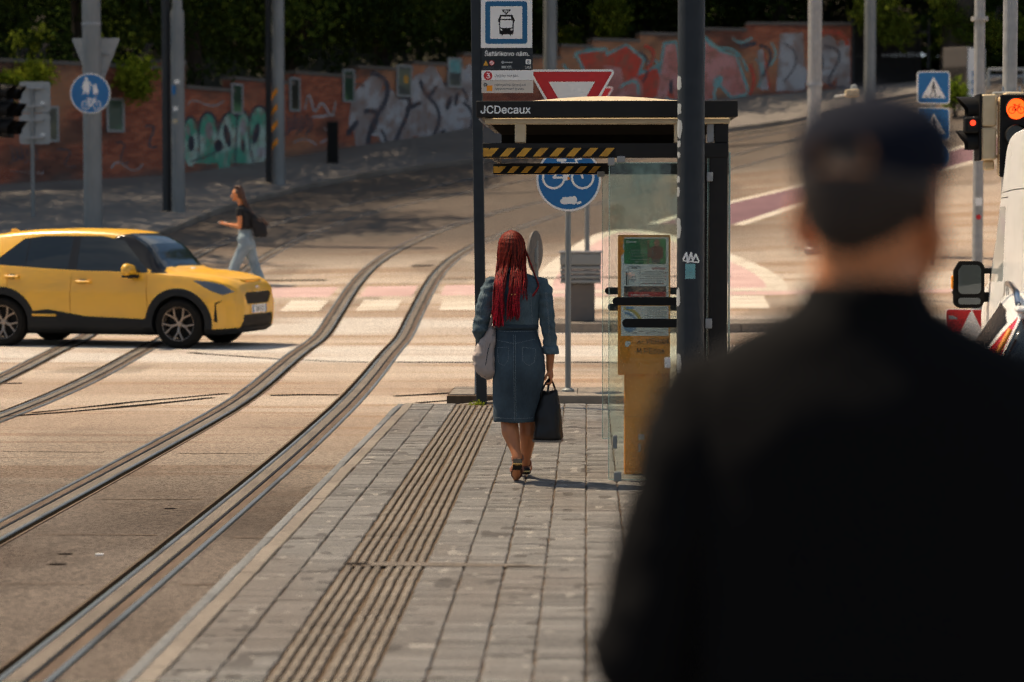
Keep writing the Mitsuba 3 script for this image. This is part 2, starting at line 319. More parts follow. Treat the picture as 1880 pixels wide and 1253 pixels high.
# ------------------------------------------------------------------ tram rails: four lines that swing to the right up the hill
RAILS = {
 'b': [(-3.51, 2), (-3.51, 8), (-3.51, 14.3), (-3.51, 19.8), (-3.54, 24.5), (-3.68, 28.2), (-3.86, 33), (-4.02, 38.5), (-4.14, 42.5), (-4.13, 45.6), (-3.91, 48.4), (-3.25, 52.4), (-2.55, 54.9), (-1.04, 59.4), (1.3, 65), (4.26, 70.6), (10, 75.2), (18, 78)],
 'a': [(-2.26, 2), (-2.26, 8), (-2.27, 13.5), (-2.29, 19), (-2.36, 23.3), (-2.42, 27), (-2.53, 31), (-2.65, 35.5), (-2.71, 40), (-2.73, 43.2), (-2.66, 45.5), (-2.5, 47.5), (-2.22, 49.4), (-.93, 53.9), (1.2, 60), (4.0, 66.5), (10, 73), (18, 76.5)],
 'c': [(-5.3, 16), (-5.4, 20), (-5.48, 23.6), (-5.57, 27), (-5.81, 31), (-6.08, 34.5), (-6.3, 40), (-6.4, 47), (-6.2, 51.1), (-5.68, 55.2), (-5.05, 59.5), (-4.2, 63.4), (-3.1, 66.8), (-1.2, 70.2), (4.4, 74.2), (12, 77.2), (18, 79.5)],
 'd': [(-6.3, 20), (-6.5, 24.5), (-6.72, 28), (-7.06, 31.75), (-7.36, 34.8), (-7.75, 41), (-7.9, 47.5), (-7.75, 52), (-7.3, 55.2), (-6.66, 59.4), (-5.94, 63.3), (-5.0, 67.2), (-3.2, 70.8), (.6, 73.9), (4.5, 75.5), (12, 78.5), (18, 80.8)]}
def strip(line, o0, o1, h0, h1, bevel=0.0):
    """A bar along a line on the terrain, from offset o0 to o1 (to the right), top at h1."""
    d = np.gradient(line, axis=0); d /= np.linalg.norm(d, axis=1, keepdims=True); nr = np.stack([d[:, 1], -d[:, 0]], 1)
    z = ter(line[:, 0], line[:, 1]); rings = []
    for o, h in ((o0, h0), (o0, h1 - bevel), (o0 + bevel, h1), (o1 - bevel, h1), (o1, h1 - bevel), (o1, h0)):
        q = line + nr * o; rings.append(np.column_stack([q, z + h]))
    return loft(np.array(rings).transpose(1, 0, 2))
for key, pts in RAILS.items():
    p = np.array(pts, float); s = np.concatenate([[0], np.cumsum(np.linalg.norm(np.diff(p, axis=0), axis=1))])
    L = PchipInterpolator(s, p)(np.arange(0, s[-1], 0.35))
    for _ in range(60): L[1:-1] = (L[:-2] + 2 * L[1:-1] + L[2:]) / 4
    sg = 1 if key in 'ac' else -1                      # outer side: right for a and c, left for b and d
    def o(a, b): return (.86 * a, .86 * b) if sg > 0 else (-.86 * b, -.86 * a)
    t = thing('tram_rail', {'a': 'grooved steel tram rail running closest to the paved platform kerb', 'b': 'grooved steel tram rail, second in from the platform kerb',
                            'c': 'curved tram rail passing just behind the front wheel of the yellow car', 'd': 'leftmost curved tram rail passing under the middle of the yellow car'}[key], 'tram rail', 'tram rails set in the road')
    add(t + '__groove', strip(L, *o(-0.19, -0.145), 0, 0.004), 'm_groove_shade')  # flat strip; shade inside the groove is painted in black
    add(t + '__rail_head', strip(L, *o(-0.145, -0.108), 0, 0.012, 0.004), 'm_rail', smooth=30)
    add(t + '__filler', strip(L, *o(-0.108, -0.012), 0, 0.006), 'm_filler')
    add(t + '__guard_rail', strip(L, *o(-0.012, 0.016), 0, 0.012, 0.004), 'm_rail_dark', smooth=30)
    add(t + '__rust_strip', strip(L, *o(0.016, 0.09), 0, 0.0045), 'm_rust')
    add(t + '__edge_rail', strip(L, *o(0.09, 0.128), 0, 0.012, 0.004), 'm_rail', smooth=30)
    add(t + '__groove', strip(L, *o(-0.21, -0.19), 0, 0.006), 'm_rust')

def seam(name, pts, w, jag=0.01, key='m_tar', dz=0.0045):
    p = np.array(pts, float); s = np.concatenate([[0], np.cumsum(np.linalg.norm(np.diff(p, axis=0), axis=1))])
    L = np.stack([np.interp(np.arange(0, s[-1], 0.12), s, p[:, k]) for k in (0, 1)], 1)
    L[:, 1] += (meshkit.fbm(np.column_stack([L[:, 0] * 2.0, L[:, 1], L[:, 0] * 0 + len(pts)]), 4) - 0.5) * jag * 6
    ww = 2.2 * w * (0.25 + 1.1 * meshkit.noise(np.column_stack([L * 1.3, L[:, :1] * 0]), 3))
    d = np.gradient(L, axis=0); d /= np.linalg.norm(d, axis=1, keepdims=True); nr = np.stack([d[:, 1], -d[:, 0]], 1)
    a, b = L - nr * ww[:, None], L + nr * ww[:, None]; v = np.vstack([a, b]); n = len(L); k = np.arange(n - 1)
    v = np.column_stack([v, ter(v[:, 0], v[:, 1]) + dz])
    f = quads(np.stack([k, k + n, k + n + 1, k + 1], 1)); m = M(v, f)
    if m.face_normals[:, 2].mean() < 0: m.invert()
    struct(name, m, key)
for (xa, xb, y) in [(-3.25, -2.5, 12.2), (-2.08, -1.76, 12.2), (-2.08, -1.76, 14.0), (-2.08, -1.76, 16.6), (-3.25, -2.5, 14.1), (-6.0, -3.75, 19.1), (-3.25, -2.5, 19.0), (-3.25, -2.5, 15.9)]:
    seam('expansion_joint', [(xa, y), ((xa + xb) / 2, y + 0.01), (xb, y)], 0.006, 0.008, 'm_rust')
seam('crack_sealant', [(-5.9, 22.0), (-5.0, 23.0), (-4.2, 24.2), (-3.8, 24.9)], 0.03, 0.02)
seam('crack_sealant', [(-5.3, 22.9), (-4.6, 24.2), (-3.75, 25.4)], 0.022, 0.02)
seam('crack_sealant', [(-3.3, 25.1), (-2.55, 25.2)], 0.028, 0.02)
seam('crack_sealant', [(-2.0, 25.0), (-1.2, 25.6), (0.5, 26.2)], 0.03, 0.02)
seam('crack_sealant', [(-1.7, 24.2), (-1.2, 24.8)], 0.04, 0.02)
seam('crack_sealant', [(-5.2, 31.6), (-3.9, 30.4), (-2.9, 29.9), (0.6, 29.9)], 0.028, 0.02)
seam('crack_sealant', [(-9.5, 26.4), (-6.2, 26.6)], 0.03, 0.02)
seam('crack_sealant', [(-6.1, 43.6), (-4.6, 43.4)], 0.06, 0.02)
seam('crack_sealant', [(-2.6, 43.2), (2.6, 43.0)], 0.05, 0.02)
for (x, y, r) in [(-2.86, 12.9, 0.035), (-2.78, 11.0, 0.05), (-2.68, 15.4, 0.03), (-2.9, 13.3, 0.03), (-3.1, 45.5, 0.16)]:
    a = np.arange(14) * 2 * np.pi / 14
    struct('tar_spot', drape(Polygon([(x + r * 1.6 * math.cos(t) * (0.7 + 0.5 * rng.random()), y + r * 0.8 * math.sin(t)) for t in a]), 0.0045, 0.1), 'm_tar')

# ------------------------------------------------------------------ markings at the crossing
struct('cycle_crossing_band', drape(unary_union([sbox(-7.4, 40.85, -6.6, 42.3), sbox(-6.05, 40.85, -4.35, 42.3), sbox(-3.85, 40.85, -2.95, 42.3), sbox(-2.48, 40.85, -0.98, 42.3), sbox(-0.97, 40.5, 7.0, 40.9)]), 0.004), 'm_pink')
_st = []
for x in (-4.95, -3.72, -2.38, -1.2, -0.1, 1.1, 2.3, 3.5):
    t = thing('crossing_stripe', 'pale worn crossing stripe ' + ['left of all tram rails but the curved two, farthest left', 'just left of the second rail from the platform', 'between the two rails nearest the platform', 'just right of the rail nearest the platform', 'behind the dark post of the stop sign', 'behind the service cabinet and its post', 'seen through the shelter glass', 'right of the shelter beside the man'][len(_st)], 'road marking', 'crossing stripes beside the pink band'); _st.append(t)
    scene[t] = mikit.ply(drape(sbox(x, 38.8, x + 0.64, 40.35), 0.0045), 'm_stripe')
# pink island with a cream border
_w = [(-0.9, 41.0), (-0.85, 44.0), (-0.35, 47.8), (0.4, 50.8), (1.5, 50.2), (2.6, 46.8), (3.3, 43.6), (3.4, 41.0)]
_i = Polygon(np.array(CubicSpline(np.arange(8), _w)(np.linspace(0, 7, 60))))
struct('pink_island', drape(_i.buffer(-0.36), 0.004), 'm_pink')
struct('island_border', drape(_i.difference(_i.buffer(-0.36)), 0.0045), 'm_roadpaint')
# purple cycle lane with white edges, climbing to the right
_a = LineString([(-3.2, 48.9), (0.6, 52.6), (3.3, 56.0), (6.5, 61.0), (12.0, 68.5), (20, 76)])
struct('purple_cycle_lane', drape(LineString([(2.3, 51.6), (3.6, 54.4), (6.5, 59.5), (12.0, 66.7), (20, 74)]).buffer(0.85, cap_style='flat'), 0.004), 'm_purple')
for o in (-0.98, 0.98):
    struct('lane_edge_line', drape(LineString([(2.3, 51.6), (3.6, 54.4), (6.5, 59.5), (12.0, 66.7), (20, 74)]).parallel_offset(abs(o), 'left' if o > 0 else 'right').buffer(0.13, cap_style='flat'), 0.0045), 'm_roadpaint')

# ------------------------------------------------------------------ tram platform: base, kerbs, pavers, tactile strip
YA, YB = 1.0, 22.35
struct('tram_platform', cat([bx(-1.74, 1.75, YA, YB, -0.4, -0.012)]), 'm_joint')
def px_of(X, Y, Z=0.0):
    d = np.array([X, Y, Z]) - EYE; return 940 + F * (d @ RGT) / (d @ FWD)
proto = {}
def piece(holder, name, x0, x1, y0, y1, m, c, jit=0.0015):
    key = (round(x1 - x0, 3), round(y1 - y0, 3), m, c)
    if key not in proto: proto[key] = mikit.ply(cbx(0, x1 - x0, 0, y1 - y0, -0.05, 0, c), m)
    k = uniq(f'{holder}__{name}')
    scene[k] = {**proto[key], 'to_world': T().translate([x0 + rng.normal(0, 0.0018), y0 + rng.normal(0, 0.0008), rng.normal(0, jit)]).rotate([1, 0, 0], rng.normal(0, 0.9) if y1 - y0 < .15 else 0).rotate([0, 0, 1], rng.normal(0, 0.25))}
cols = [-1.6, -1.4, -0.8, -0.6, -0.4, -0.2, 0.0, 0.2]
far = []
cnt = 0
for r in range(int((YB - 2.0) / 0.1)):
    y0 = 2.0 + r * 0.1
    for x0 in cols + [0.4 + 0.2 * k for k in range(6)]:
        seen = y0 > 8.75 and px_of(x0, y0) < 1130 - (1253 - 900) * 0
        if seen and cnt < 300 and y0 < 14:
            piece('tram_platform', 'paver', x0 + 0.0035, x0 + 0.1955, y0 + 0.003, y0 + 0.0955, 'm_paver', 0.006); cnt += 1
        else:
            b = cbx(x0 + 0.0035, x0 + 0.1955, y0 + 0.003, y0 + 0.0955, -0.05, 0, 0.006)
            b.vertices += [rng.normal(0, 0.0022), 0, rng.normal(0, 0.0015)]; b.vertices[:, 2] += (b.vertices[:, 1] - y0) * rng.normal(0, .016); far.append(b)
add('tram_platform__paver_field', cat(far), 'm_paver', kind='stuff')
def tactile():
    o = []
    for k in range(4):
        x = 0.010 + k * 0.0475; o.append(cbx(x, x + 0.032, 0.001, 0.0965, -0.03, 0.003, 0.005))
    return cat(o)
tp, tfar, cnt = mikit.ply(tactile(), 'm_tactile'), [], 0
for r in range(int((YB - 0.25 - 2.0) / 0.1)):
    y0 = 2.0 + r * 0.1
    if abs(y0 - 11.92) < 0.07: continue
    for x0 in (-1.198, -0.998):
        if y0 > 8.75 and cnt < 290:
            scene[uniq('tram_platform__tactile_tile')] = {**tp, 'to_world': T().translate([x0 + rng.normal(0, 0.0015), y0 + 0.001, rng.normal(0, 0.001)])}; cnt += 1
        else:
            b = tactile(); b.apply_translation((x0, y0 + 0.001, 0)); tfar.append(b)
add('tram_platform__tactile_field', cat(tfar), 'm_tactile', kind='stuff')
y = 2.0
while y < YB - 0.1:
    l = min(0.55 + 0.5 * rng.random(), YB - y); piece('tram_platform', 'edge_stone', -1.688, -1.602, y + 0.002, y + l - 0.003, 'm_kerb_beige', 0.006); y += l
y = 2.0
while y < YB - 0.1:
    l = min(0.95 + 0.1 * rng.random(), YB - y)
    k = uniq('tram_platform__granite_kerb')
    scene[k] = mikit.ply(rbx(-1.752, -1.692, y + 0.003, y + l - 0.003, -0.4, -0.004 + rng.normal(0, 0.002), 0.012), 'm_granite', smooth=40); y += l
# a repaired strip across the tactile tiles
add('tram_platform__mortar_patch', drape(Polygon([(-1.2, 11.87), (-1.05, 11.86), (-0.6, 11.85), (-0.36, 11.86), (-0.16, 11.88), (-0.36, 11.93), (-0.7, 11.97), (-1.0, 11.99), (-1.2, 11.93)]), 0.155, 0.05), 'm_filler')
add('tram_platform__stain', drape(Polygon([(-1.21, 11.885), (-1.12, 11.875), (-1.06, 11.9), (-1.1, 11.935), (-1.2, 11.93)]), 0.158, 0.05), 'm_tar')

# ------------------------------------------------------------------ islands with kerbs
isl = bx(-1.3, 6.0, 22.42, 23.5, -0.3, 0.06)
k0 = struct('traffic_island', isl, 'm_joint')
for j in range(8):
    x0 = -1.42 + j * 0.95
    m = rbx(x0 + 0.003, x0 + 0.947, 22.36, 22.5, -0.3, 0.075 if j else 0.06, 0.015)
    if j == 0:
        m.vertices[:, 2] -= np.clip((-1.0 - m.vertices[:, 0]) / 0.42, 0, 1) * 0.1 * (m.vertices[:, 2] > 0)
    add(k0 + '__kerb_stone', m, 'm_kerb_beige', smooth=40)
for ix in range(30):
    for iy in range(4):
        add(k0 + '__paving_slab', cbx(-1.28 + ix * 0.24, -1.28 + ix * 0.24 + 0.235, 22.51 + iy * 0.24, 22.51 + iy * 0.24 + 0.235, -0.02, 0.072 + rng.normal(0, .001), 0.004), 'm_kerb_beige')
k1 = struct('traffic_island', bx(-0.55, 9.0, 36.0, 39.2, -0.3, 0.14), 'm_filler')
for j in range(10):
    x0 = -0.62 + j * 0.97
    add(k1 + '__kerb_stone', rbx(x0 + 0.004, x0 + 0.966, 35.86, 36.02, -0.3, 0.15, 0.02), 'm_kerb_beige', smooth=40)

# far pavement with its kerb
kp = np.array([(-26, 40.0), (-14.5, 45.0), (-9.9, 51.0), (-9.3, 55), (-9.1, 59.8), (-8.0, 67.5), (-5.9, 71.6), (-3.46, 74.2), (0.5, 75.5), (4.85, 76.6), (7.0, 77.7), (14, 80)])
ks = np.concatenate([[0], np.cumsum(np.linalg.norm(np.diff(kp, axis=0), axis=1))])
KL = PchipInterpolator(ks, kp)(np.arange(0, ks[-1], 0.5))
struct('pavement', drape(Polygon(np.vstack([KL, [(14, 90), (9.3, 88)], [(x, y + 1.5) for x, y in WALL[::-1]], [(-40, 62), (-40, 45)]])).buffer(0), 0.13, 1.0), 'm_bank')
kk = 0
for a in range(0, len(KL) - 2, 2):
    kn = uniq('pavement__kerb_stone')
    scene[kn] = mikit.ply(strip(KL[a:a + 3] if True else 0, -0.1, 0.1, -0.3, 0.14 + rng.normal(0, 0.008), 0.02), 'm_kerb_beige', smooth=40)
# ------------------------------------------------------------------ the brick wall behind the road
WP = np.array(WALL)
WPX = np.array([px_of(x, y, z) for (x, y), z in zip(WALL, WZ)])
def _wall0(px): return np.array([np.interp(px, WPX, WP[:, 0]), np.interp(px, WPX, WP[:, 1])])
SEG = [(-170, 300, 118), (300, 340, 118), (340, 430, 167), (430, 540, 152), (540, 655, 141), (655, 757, 129), (757, 850, 121), (850, 1029, 106), (1029, 1087, 88), (1087, 1174, 77), (1174, 1262, 66), (1262, 1370, 57), (1370, 1562, 47)]
_ends = [SEG[0][0]] + [b for _, b, _ in SEG]
_q = np.array([_wall0(e) for e in _ends])            # the wall's straight stretches run between these corners
_sl = np.concatenate([[0], np.cumsum(np.linalg.norm(np.diff(_q, axis=0), axis=1))])
def wall_at(px):
    d = at(px, 200, 1.0)[0]; k = int(np.clip(np.searchsorted(_ends, px) - 1, 0, len(_q) - 2))
    a, e = _q[k], _q[k + 1] - _q[k]
    return a + e * ((d * a[1] - a[0]) / (e[0] - d * e[1]))
def wall_u(px):
    k = int(np.clip(np.searchsorted(_ends, px) - 1, 0, len(_q) - 2)); return _sl[k] + np.linalg.norm(wall_at(px) - _q[k])
wl = thing('graffiti_wall', 'long brick wall covered in graffiti along the far pavement', 'wall')
for a, b, ty in SEG:
    q0, q1 = wall_at(a), wall_at(b); zt = at((a + b) / 2, ty, (q0[1] + q1[1]) / 2)[2]
    b0, b1 = tz(*q0) - 0.3, tz(*q1) - 0.3
    n = np.array([q0[1] - q1[1], q1[0] - q0[0]]); n /= np.linalg.norm(n)
    if n[1] < 0: n = -n
    u0, u1 = wall_u(a), wall_u(b); v, uv = [], []
    for q, u, zb in ((q0, u0, b0), (q1, u1, b1)):
        for o in (0, 0.42):
            for z in (zb, zt): v.append((*(q + n * o), z)); uv.append((u + o, z - zb - 0.3))
    f = quads([(0, 4, 5, 1), (2, 3, 7, 6), (1, 5, 7, 3), (0, 1, 3, 2), (4, 6, 7, 5)])
    v, uv = np.array(v)[f.ravel()], np.array(uv)[f.ravel()]
    add(wl + '__section', M(v, np.arange(len(v)).reshape(-1, 3)), 'm_brick', uv=uv)
    e = (q1 - q0) / np.linalg.norm(q1 - q0)
    c = []
    for q in (q0, q1):
        for o in (-0.06, 0.48):
            for z in (zt + 0.003, zt + 0.11): c.append((*(q + n * o), z))
    add(wl + '__coping', M(np.array(c), quads([(0, 4, 5, 1), (2, 3, 7, 6), (1, 5, 7, 3), (0, 1, 3, 2), (4, 6, 7, 5), (0, 2, 6, 4)])), 'm_bank')
def spray_on(shape, key, lift):
    """Paint outlines given where they stand along the wall; carried over to the wall's face."""
    out, uvs = [], []
    for g in getattr(shape, 'geoms', [shape]):
        if g.geom_type != 'Polygon' or g.area < 2: continue
        cuts = sorted(set([g.bounds[0], g.bounds[2]] + [x for x in np.concatenate([_ends, np.arange(300, 1600, 15.0)]) if g.bounds[0] < x < g.bounds[2]]))
        for x0, x1 in zip(cuts[:-1], cuts[1:]):
            h = g.intersection(sbox(x0, -50, x1, 500))
            for k in getattr(h, 'geoms', [h]):
                if k.geom_type != 'Polygon' or k.area < 0.3: continue
                v2, f = trimesh.creation.triangulate_polygon(k, engine='earcut')
                v, uv = [], []
                for x, y in v2:
                    q = wall_at(x); p = at(x, y, q[1] - lift); v.append(p); uv.append((wall_u(x), p[2] - np.interp(x, WPX, WZ)))
                out.append(M(v, f)); uvs.append(np.array(uv))
    if out: add(wl + '__graffiti', cat(out), key, uv=np.vstack(uvs))
def el(x, y, rx, ry, rot=0): return affinity.rotate(affinity.scale(Point(x, y).buffer(1, quad_segs=10), rx, ry), rot)
def stroke(pts, w):
    p = np.array(pts, float)
    if len(p) > 2: p = CubicSpline(np.arange(len(p)), p)(np.linspace(0, len(p) - 1, 8 * len(p)))
    return LineString(p).buffer(w / 2, quad_segs=4)
# green bubble letters
g = unary_union([el(350, 262, 14, 44), el(382, 256, 17, 46), el(417, 262, 18, 54, 8), el(446, 252, 14, 44), el(476, 250, 19, 52), sbox(345, 262, 485, 300)])
spray_on(g.buffer(5), 'm_spray_black', 0.014); spray_on(g, 'm_spray_green', 0.018)
spray_on(unary_union([el(351, 264, 6, 15), el(401, 268, 8, 12), el(417, 250, 6, 22, -12), el(470, 246, 6, 20, 12), el(446, 268, 4, 12), stroke([(352, 296), (385, 285), (412, 270)], 3), stroke([(436, 214), (434, 250), (430, 310), (420, 322)], 3), stroke([(459, 215), (458, 260), (466, 300)], 3), stroke([(366, 222), (365, 290)], 2.5)]), 'm_spray_black', 0.022)
spray_on(unary_union([el(384, 240, 7, 16), el(446, 235, 6, 14), el(480, 280, 9, 10), stroke([(345, 235), (347, 246)], 6)]), 'm_spray_silver', 0.022)
# silver letters with black shading
s = unary_union([Polygon([(655, 165), (690, 130), (705, 150), (690, 200), (678, 240), (672, 280), (655, 285), (650, 240), (640, 235), (645, 180)]), el(712, 215, 24, 52), el(748, 205, 26, 60, 10), el(785, 190, 22, 70, 6),
                 Polygon([(760, 140), (800, 125), (818, 160), (815, 235), (790, 250), (765, 245)]), el(835, 180, 22, 60, 8), el(862, 180, 14, 62), sbox(660, 205, 870, 250)])
spray_on(s, 'm_spray_silver', 0.014)
spray_on(unary_union([stroke([(684, 135), (712, 165), (700, 200), (685, 225), (672, 285)], 9), stroke([(672, 205), (690, 210), (684, 240)], 10), stroke([(700, 240), (708, 260), (702, 285)], 5), stroke([(735, 180), (752, 195), (735, 240), (720, 282)], 8), stroke([(748, 200), (770, 190)], 9), stroke([(772, 150), (785, 175), (800, 160)], 7),
                      stroke([(785, 178), (806, 210), (795, 250)], 6), el(824, 190, 5, 14, 20), el(838, 182, 4, 14, 10), stroke([(852, 190), (868, 215), (856, 252)], 6), stroke([(815, 155), (845, 160), (858, 185)], 5), stroke([(790, 262), (815, 240)], 6), stroke([(645, 235), (640, 245), (655, 225)], 8), stroke([(640, 170), (655, 155), (668, 160)], 4)]), 'm_spray_black', 0.018)
spray_on(unary_union([stroke([(528 + 6 * k, 212 + 5 * (k % 2)), (530 + 6 * k, 232), (526 + 6 * k, 248 - 6 * (k % 3))], 3.5) for k in range(8)] + [stroke([(268, 232), (282, 240), (274, 262), (288, 270)], 4)]), 'm_spray_black', 0.014)
spray_on(unary_union([stroke([(560, 200), (570, 180), (578, 205), (590, 190), (604, 208), (616, 188)], 3.5), stroke([(575, 215), (612, 212)], 4)]), 'm_spray_silver', 0.014)
# red and pink letters with teal outlines
r_ = unary_union([Polygon([(1100, 110), (1150, 85), (1180, 110), (1170, 140), (1205, 125), (1222, 165), (1200, 182), (1130, 182), (1118, 160)]), Polygon([(1060, 100), (1110, 92), (1120, 130), (1075, 130)]), el(1240, 150, 26, 34), Polygon([(1270, 150), (1300, 130), (1310, 182), (1262, 184)])])
pk = unary_union([Polygon([(1205, 182), (1222, 82), (1240, 80), (1258, 184), (1240, 184), (1232, 150), (1222, 184)]), Polygon([(1294, 72), (1320, 95), (1350, 105), (1372, 170), (1345, 178), (1318, 150), (1300, 185), (1286, 184), (1292, 120)]), Polygon([(1108, 120), (1140, 125), (1152, 182), (1120, 182)]), el(1165, 165, 15, 22)])
spray_on(unary_union([r_, pk]).buffer(5), 'm_spray_teal', 0.014); spray_on(r_, 'm_spray_red', 0.018); spray_on(pk, 'm_spray_pink', 0.022)
spray_on(unary_union([stroke([(1190, 118), (1204, 112), (1210, 130)], 4), stroke([(1140, 160), (1165, 150), (1172, 172)], 5), el(1318, 150, 8, 12, 30), stroke([(1295, 70), (1318, 88), (1345, 92), (1372, 130)], 4), stroke([(1055, 105), (1080, 90), (1105, 95)], 4)]), 'm_spray_teal', 0.026)
spray_on(unary_union([el(1232, 160, 4, 14), stroke([(1175, 95), (1190, 120), (1180, 150)], 4), stroke([(1262, 110), (1280, 140), (1268, 170)], 4)]), 'm_spray_black', 0.026)
w_ = unary_union([Polygon([(1432, 62), (1475, 60), (1478, 165), (1425, 168), (1428, 120)]), el(1520, 110, 22, 45), el(1455, 140, 28, 28), Polygon([(1390, 95), (1400, 90), (1412, 165), (1396, 165)]), Polygon([(1540, 75), (1560, 72), (1561, 165), (1535, 168)])])
spray_on(w_, 'm_spray_silver', 0.014)
spray_on(unary_union([stroke([(1490, 80), (1510, 110), (1498, 150)], 4), stroke([(1515, 85), (1540, 110), (1522, 145), (1550, 160)], 4), stroke([(1440, 80), (1462, 110), (1438, 150)], 3), stroke([(1396, 85), (1415, 100), (1400, 140)], 5), stroke([(1362, 85), (1385, 80)], 8)]), 'm_spray_black', 0.02)
spray_on(unary_union([stroke([(1500, 60), (1540, 62), (1555, 80)], 9), stroke([(1404, 100), (1412, 160)], 4)]), 'm_spray_red', 0.02)

spray_on(unary_union([stroke([(20 + 9 * k, 268 + 4 * (k % 2)), (24 + 9 * k, 290), (18 + 9 * k, 300 - 5 * (k % 3))], 2.6) for k in range(6)] + [stroke([(215, 262), (228, 270), (222, 290), (236, 300)], 3), stroke([(106, 275), (128, 282), (120, 300), (140, 306)], 3)]), 'm_spray_black', 0.014)
spray_on(unary_union([stroke([(22 + 8 * k, 315), (26 + 8 * k, 328), (30 + 8 * k, 316)], 2.2) for k in range(7)] + [stroke([(205, 308), (222, 300), (240, 312), (262, 302)], 3), stroke([(345, 192), (362, 186), (384, 194), (410, 186)], 2.5), stroke([(596, 236), (604, 250), (590, 262)], 3), stroke([(540, 262), (560, 256), (580, 266)], 3)]), 'm_spray_silver', 0.014)
spray_on(unary_union([stroke([(1388, 110), (1400, 130), (1392, 160)], 4), stroke([(1416, 80), (1424, 100), (1414, 120)], 4), stroke([(1345, 70), (1360, 78), (1380, 70)], 4), stroke([(1035, 120), (1050, 150), (1040, 175)], 5), stroke([(1068, 140), (1090, 150), (1080, 178)], 5)]), 'm_spray_teal', 0.018)
spray_on(unary_union([stroke([(1185, 85), (1200, 100), (1188, 128)], 6), stroke([(1250, 80), (1262, 110), (1256, 140)], 6), stroke([(1378, 120), (1384, 150), (1376, 172)], 6)]), 'm_spray_red', 0.03)
# framed panels hung on the wall
mat('m_poster_dark', P(lambda p, n, uv: MX((0.02, 0.025, 0.02), (0.09, 0.10, 0.05), SS(0.4, 0.7, FB(p.x * 3, p.z * 3, 1.0, 3)))), 0.25)
mat('m_poster_green', P(lambda p, n, uv: MX((0.02, 0.06, 0.035), (0.16, 0.36, 0.16), SS(0.35, 0.7, FB(p.x * 1.5, p.z * 1.3, 2.0, 2)))), 0.25)
for k, (x, y, w, h, g, lb) in enumerate([(92, 228, 34, 66, 0, 'dark framed panel on the wall half hidden by the grey sign backs'), (211, 212, 38, 62, 1, 'framed dark green panel on the wall right of the round pedestrian sign'), (434, 182, 36, 56, 1, 'bright green framed panel on the wall above the green graffiti'),
        (540, 174, 32, 62, 0, 'dark framed panel on the wall just right of the orange striped pole'), (639, 158, 35, 60, 1, 'bright green framed panel on the wall left of the silver graffiti'), (741, 149, 36, 58, 0, 'dark framed panel with yellow spot in the middle of the silver graffiti'), (834, 134, 34, 54, 0, 'topmost framed panel on the wall, nearest to the tram stop sign')]):
    q = wall_at(x); c = at(x, y, q[1] - 0.06); s_ = q[1] / F; W, Hh = w * s_ / 2, h * s_ / 2
    q0, q1 = wall_at(x - 10), wall_at(x + 10); rz = math.atan2(q1[1] - q0[1], q1[0] - q0[0])
    t = thing('framed_panel', lb, 'panel', 'framed panels on the wall')
    add(t + '__frame', xf(plate(sbox(-W, -Hh, W, Hh).difference(sbox(-W + 0.06, -Hh + 0.06, W - 0.06, Hh - 0.06)), 0.05, 0.0), rz, c), 'm_greyback')
    add(t + '__picture', xf(plate(sbox(-W + 0.06, -Hh + 0.06, W - 0.06, Hh - 0.06), 0.02, 0.0), rz, c), 'm_poster_green' if g else 'm_poster_dark')
    if k == 5: add(t + '__spot', xf(plate(el(0.08, 0.05, 0.1, 0.14), 0.003, 0.022), rz, c), 'm_yellow')
    if k == 6: add(t + '__sky_patch', xf(plate(sbox(-W + 0.07, 0.0, W - 0.07, Hh - 0.07), 0.003, 0.022), rz, c), 'm_spray_teal')
q = at(611, 300, 72.5)
solo('utility_pillar', rbx(q[0] - .16, q[0] + .16, q[1] - .12, q[1] + .12, tz(q[0], q[1]) + 0.1, tz(q[0], q[1]) + 1.35, .02), 'm_black', 'narrow black utility pillar standing in front of the brick wall', 'utility pillar', smooth=40)

# dark gate at the right end of the wall
q0, q1 = wall_at(1562), np.array([11.6, 84.6])
gt = thing('metal_gate', 'dark closed metal gate between the brick wall and a thick tree trunk', 'gate')
zb = tz(10.4, 84) - 0.1
for k in range(16):
    x = q0[0] + 0.1 + k * 0.145
    add(gt + '__board', bx(x, x + 0.135, 84.3, 84.33, zb, zb + 2.35), 'm_black')
add(gt + '__frame', cat([bx(q0[0] + .02, q0[0] + .09, 84.25, 84.37, zb - .3, zb + 2.5), bx(11.75, 11.83, 84.25, 84.37, zb - .3, zb + 2.5), bx(q0[0], 11.83, 84.34, 84.38, zb + .3, zb + .4), bx(q0[0], 11.83, 84.34, 84.38, zb + 2.0, zb + 2.1)]), 'm_pole_black')

# ------------------------------------------------------------------ hillside and trees
hx, hy = np.arange(-90, 91, 3.0), np.arange(88, 150, 3.0)
struct('hillside', grid_sheet(hx, hy, lambda X, Y: np.maximum(ter(X, np.clip(Y, 0, 96)) - 0.6, 0) + np.clip(Y - 91, 0, 11) * 0.62 + 2.5 * meshkit.fbm(np.column_stack([X * .12, Y * .12, X * 0]), 3)), 'm_soil', smooth=True)
def leaf_mat(name, c0, c1):
    scene[name] = {'type': 'principledthin', 'base_color': P(lambda p, n, uv: MX(c0, c1, SS(0.3, 0.75, FB(p.x * 0.55, p.y * 0.55, p.z * 0.55, 3)))), 'roughness': 0.6, 'diff_trans': 0.75, 'spec_trans': 0.0}
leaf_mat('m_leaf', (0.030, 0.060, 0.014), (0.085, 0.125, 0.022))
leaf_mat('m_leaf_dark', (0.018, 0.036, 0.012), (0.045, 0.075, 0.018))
leaf_mat('m_leaf_bright', (0.15, 0.21, 0.02), (0.30, 0.34, 0.035))  # brightened copy of the leaf colour, carries the sunlight on the shrubs
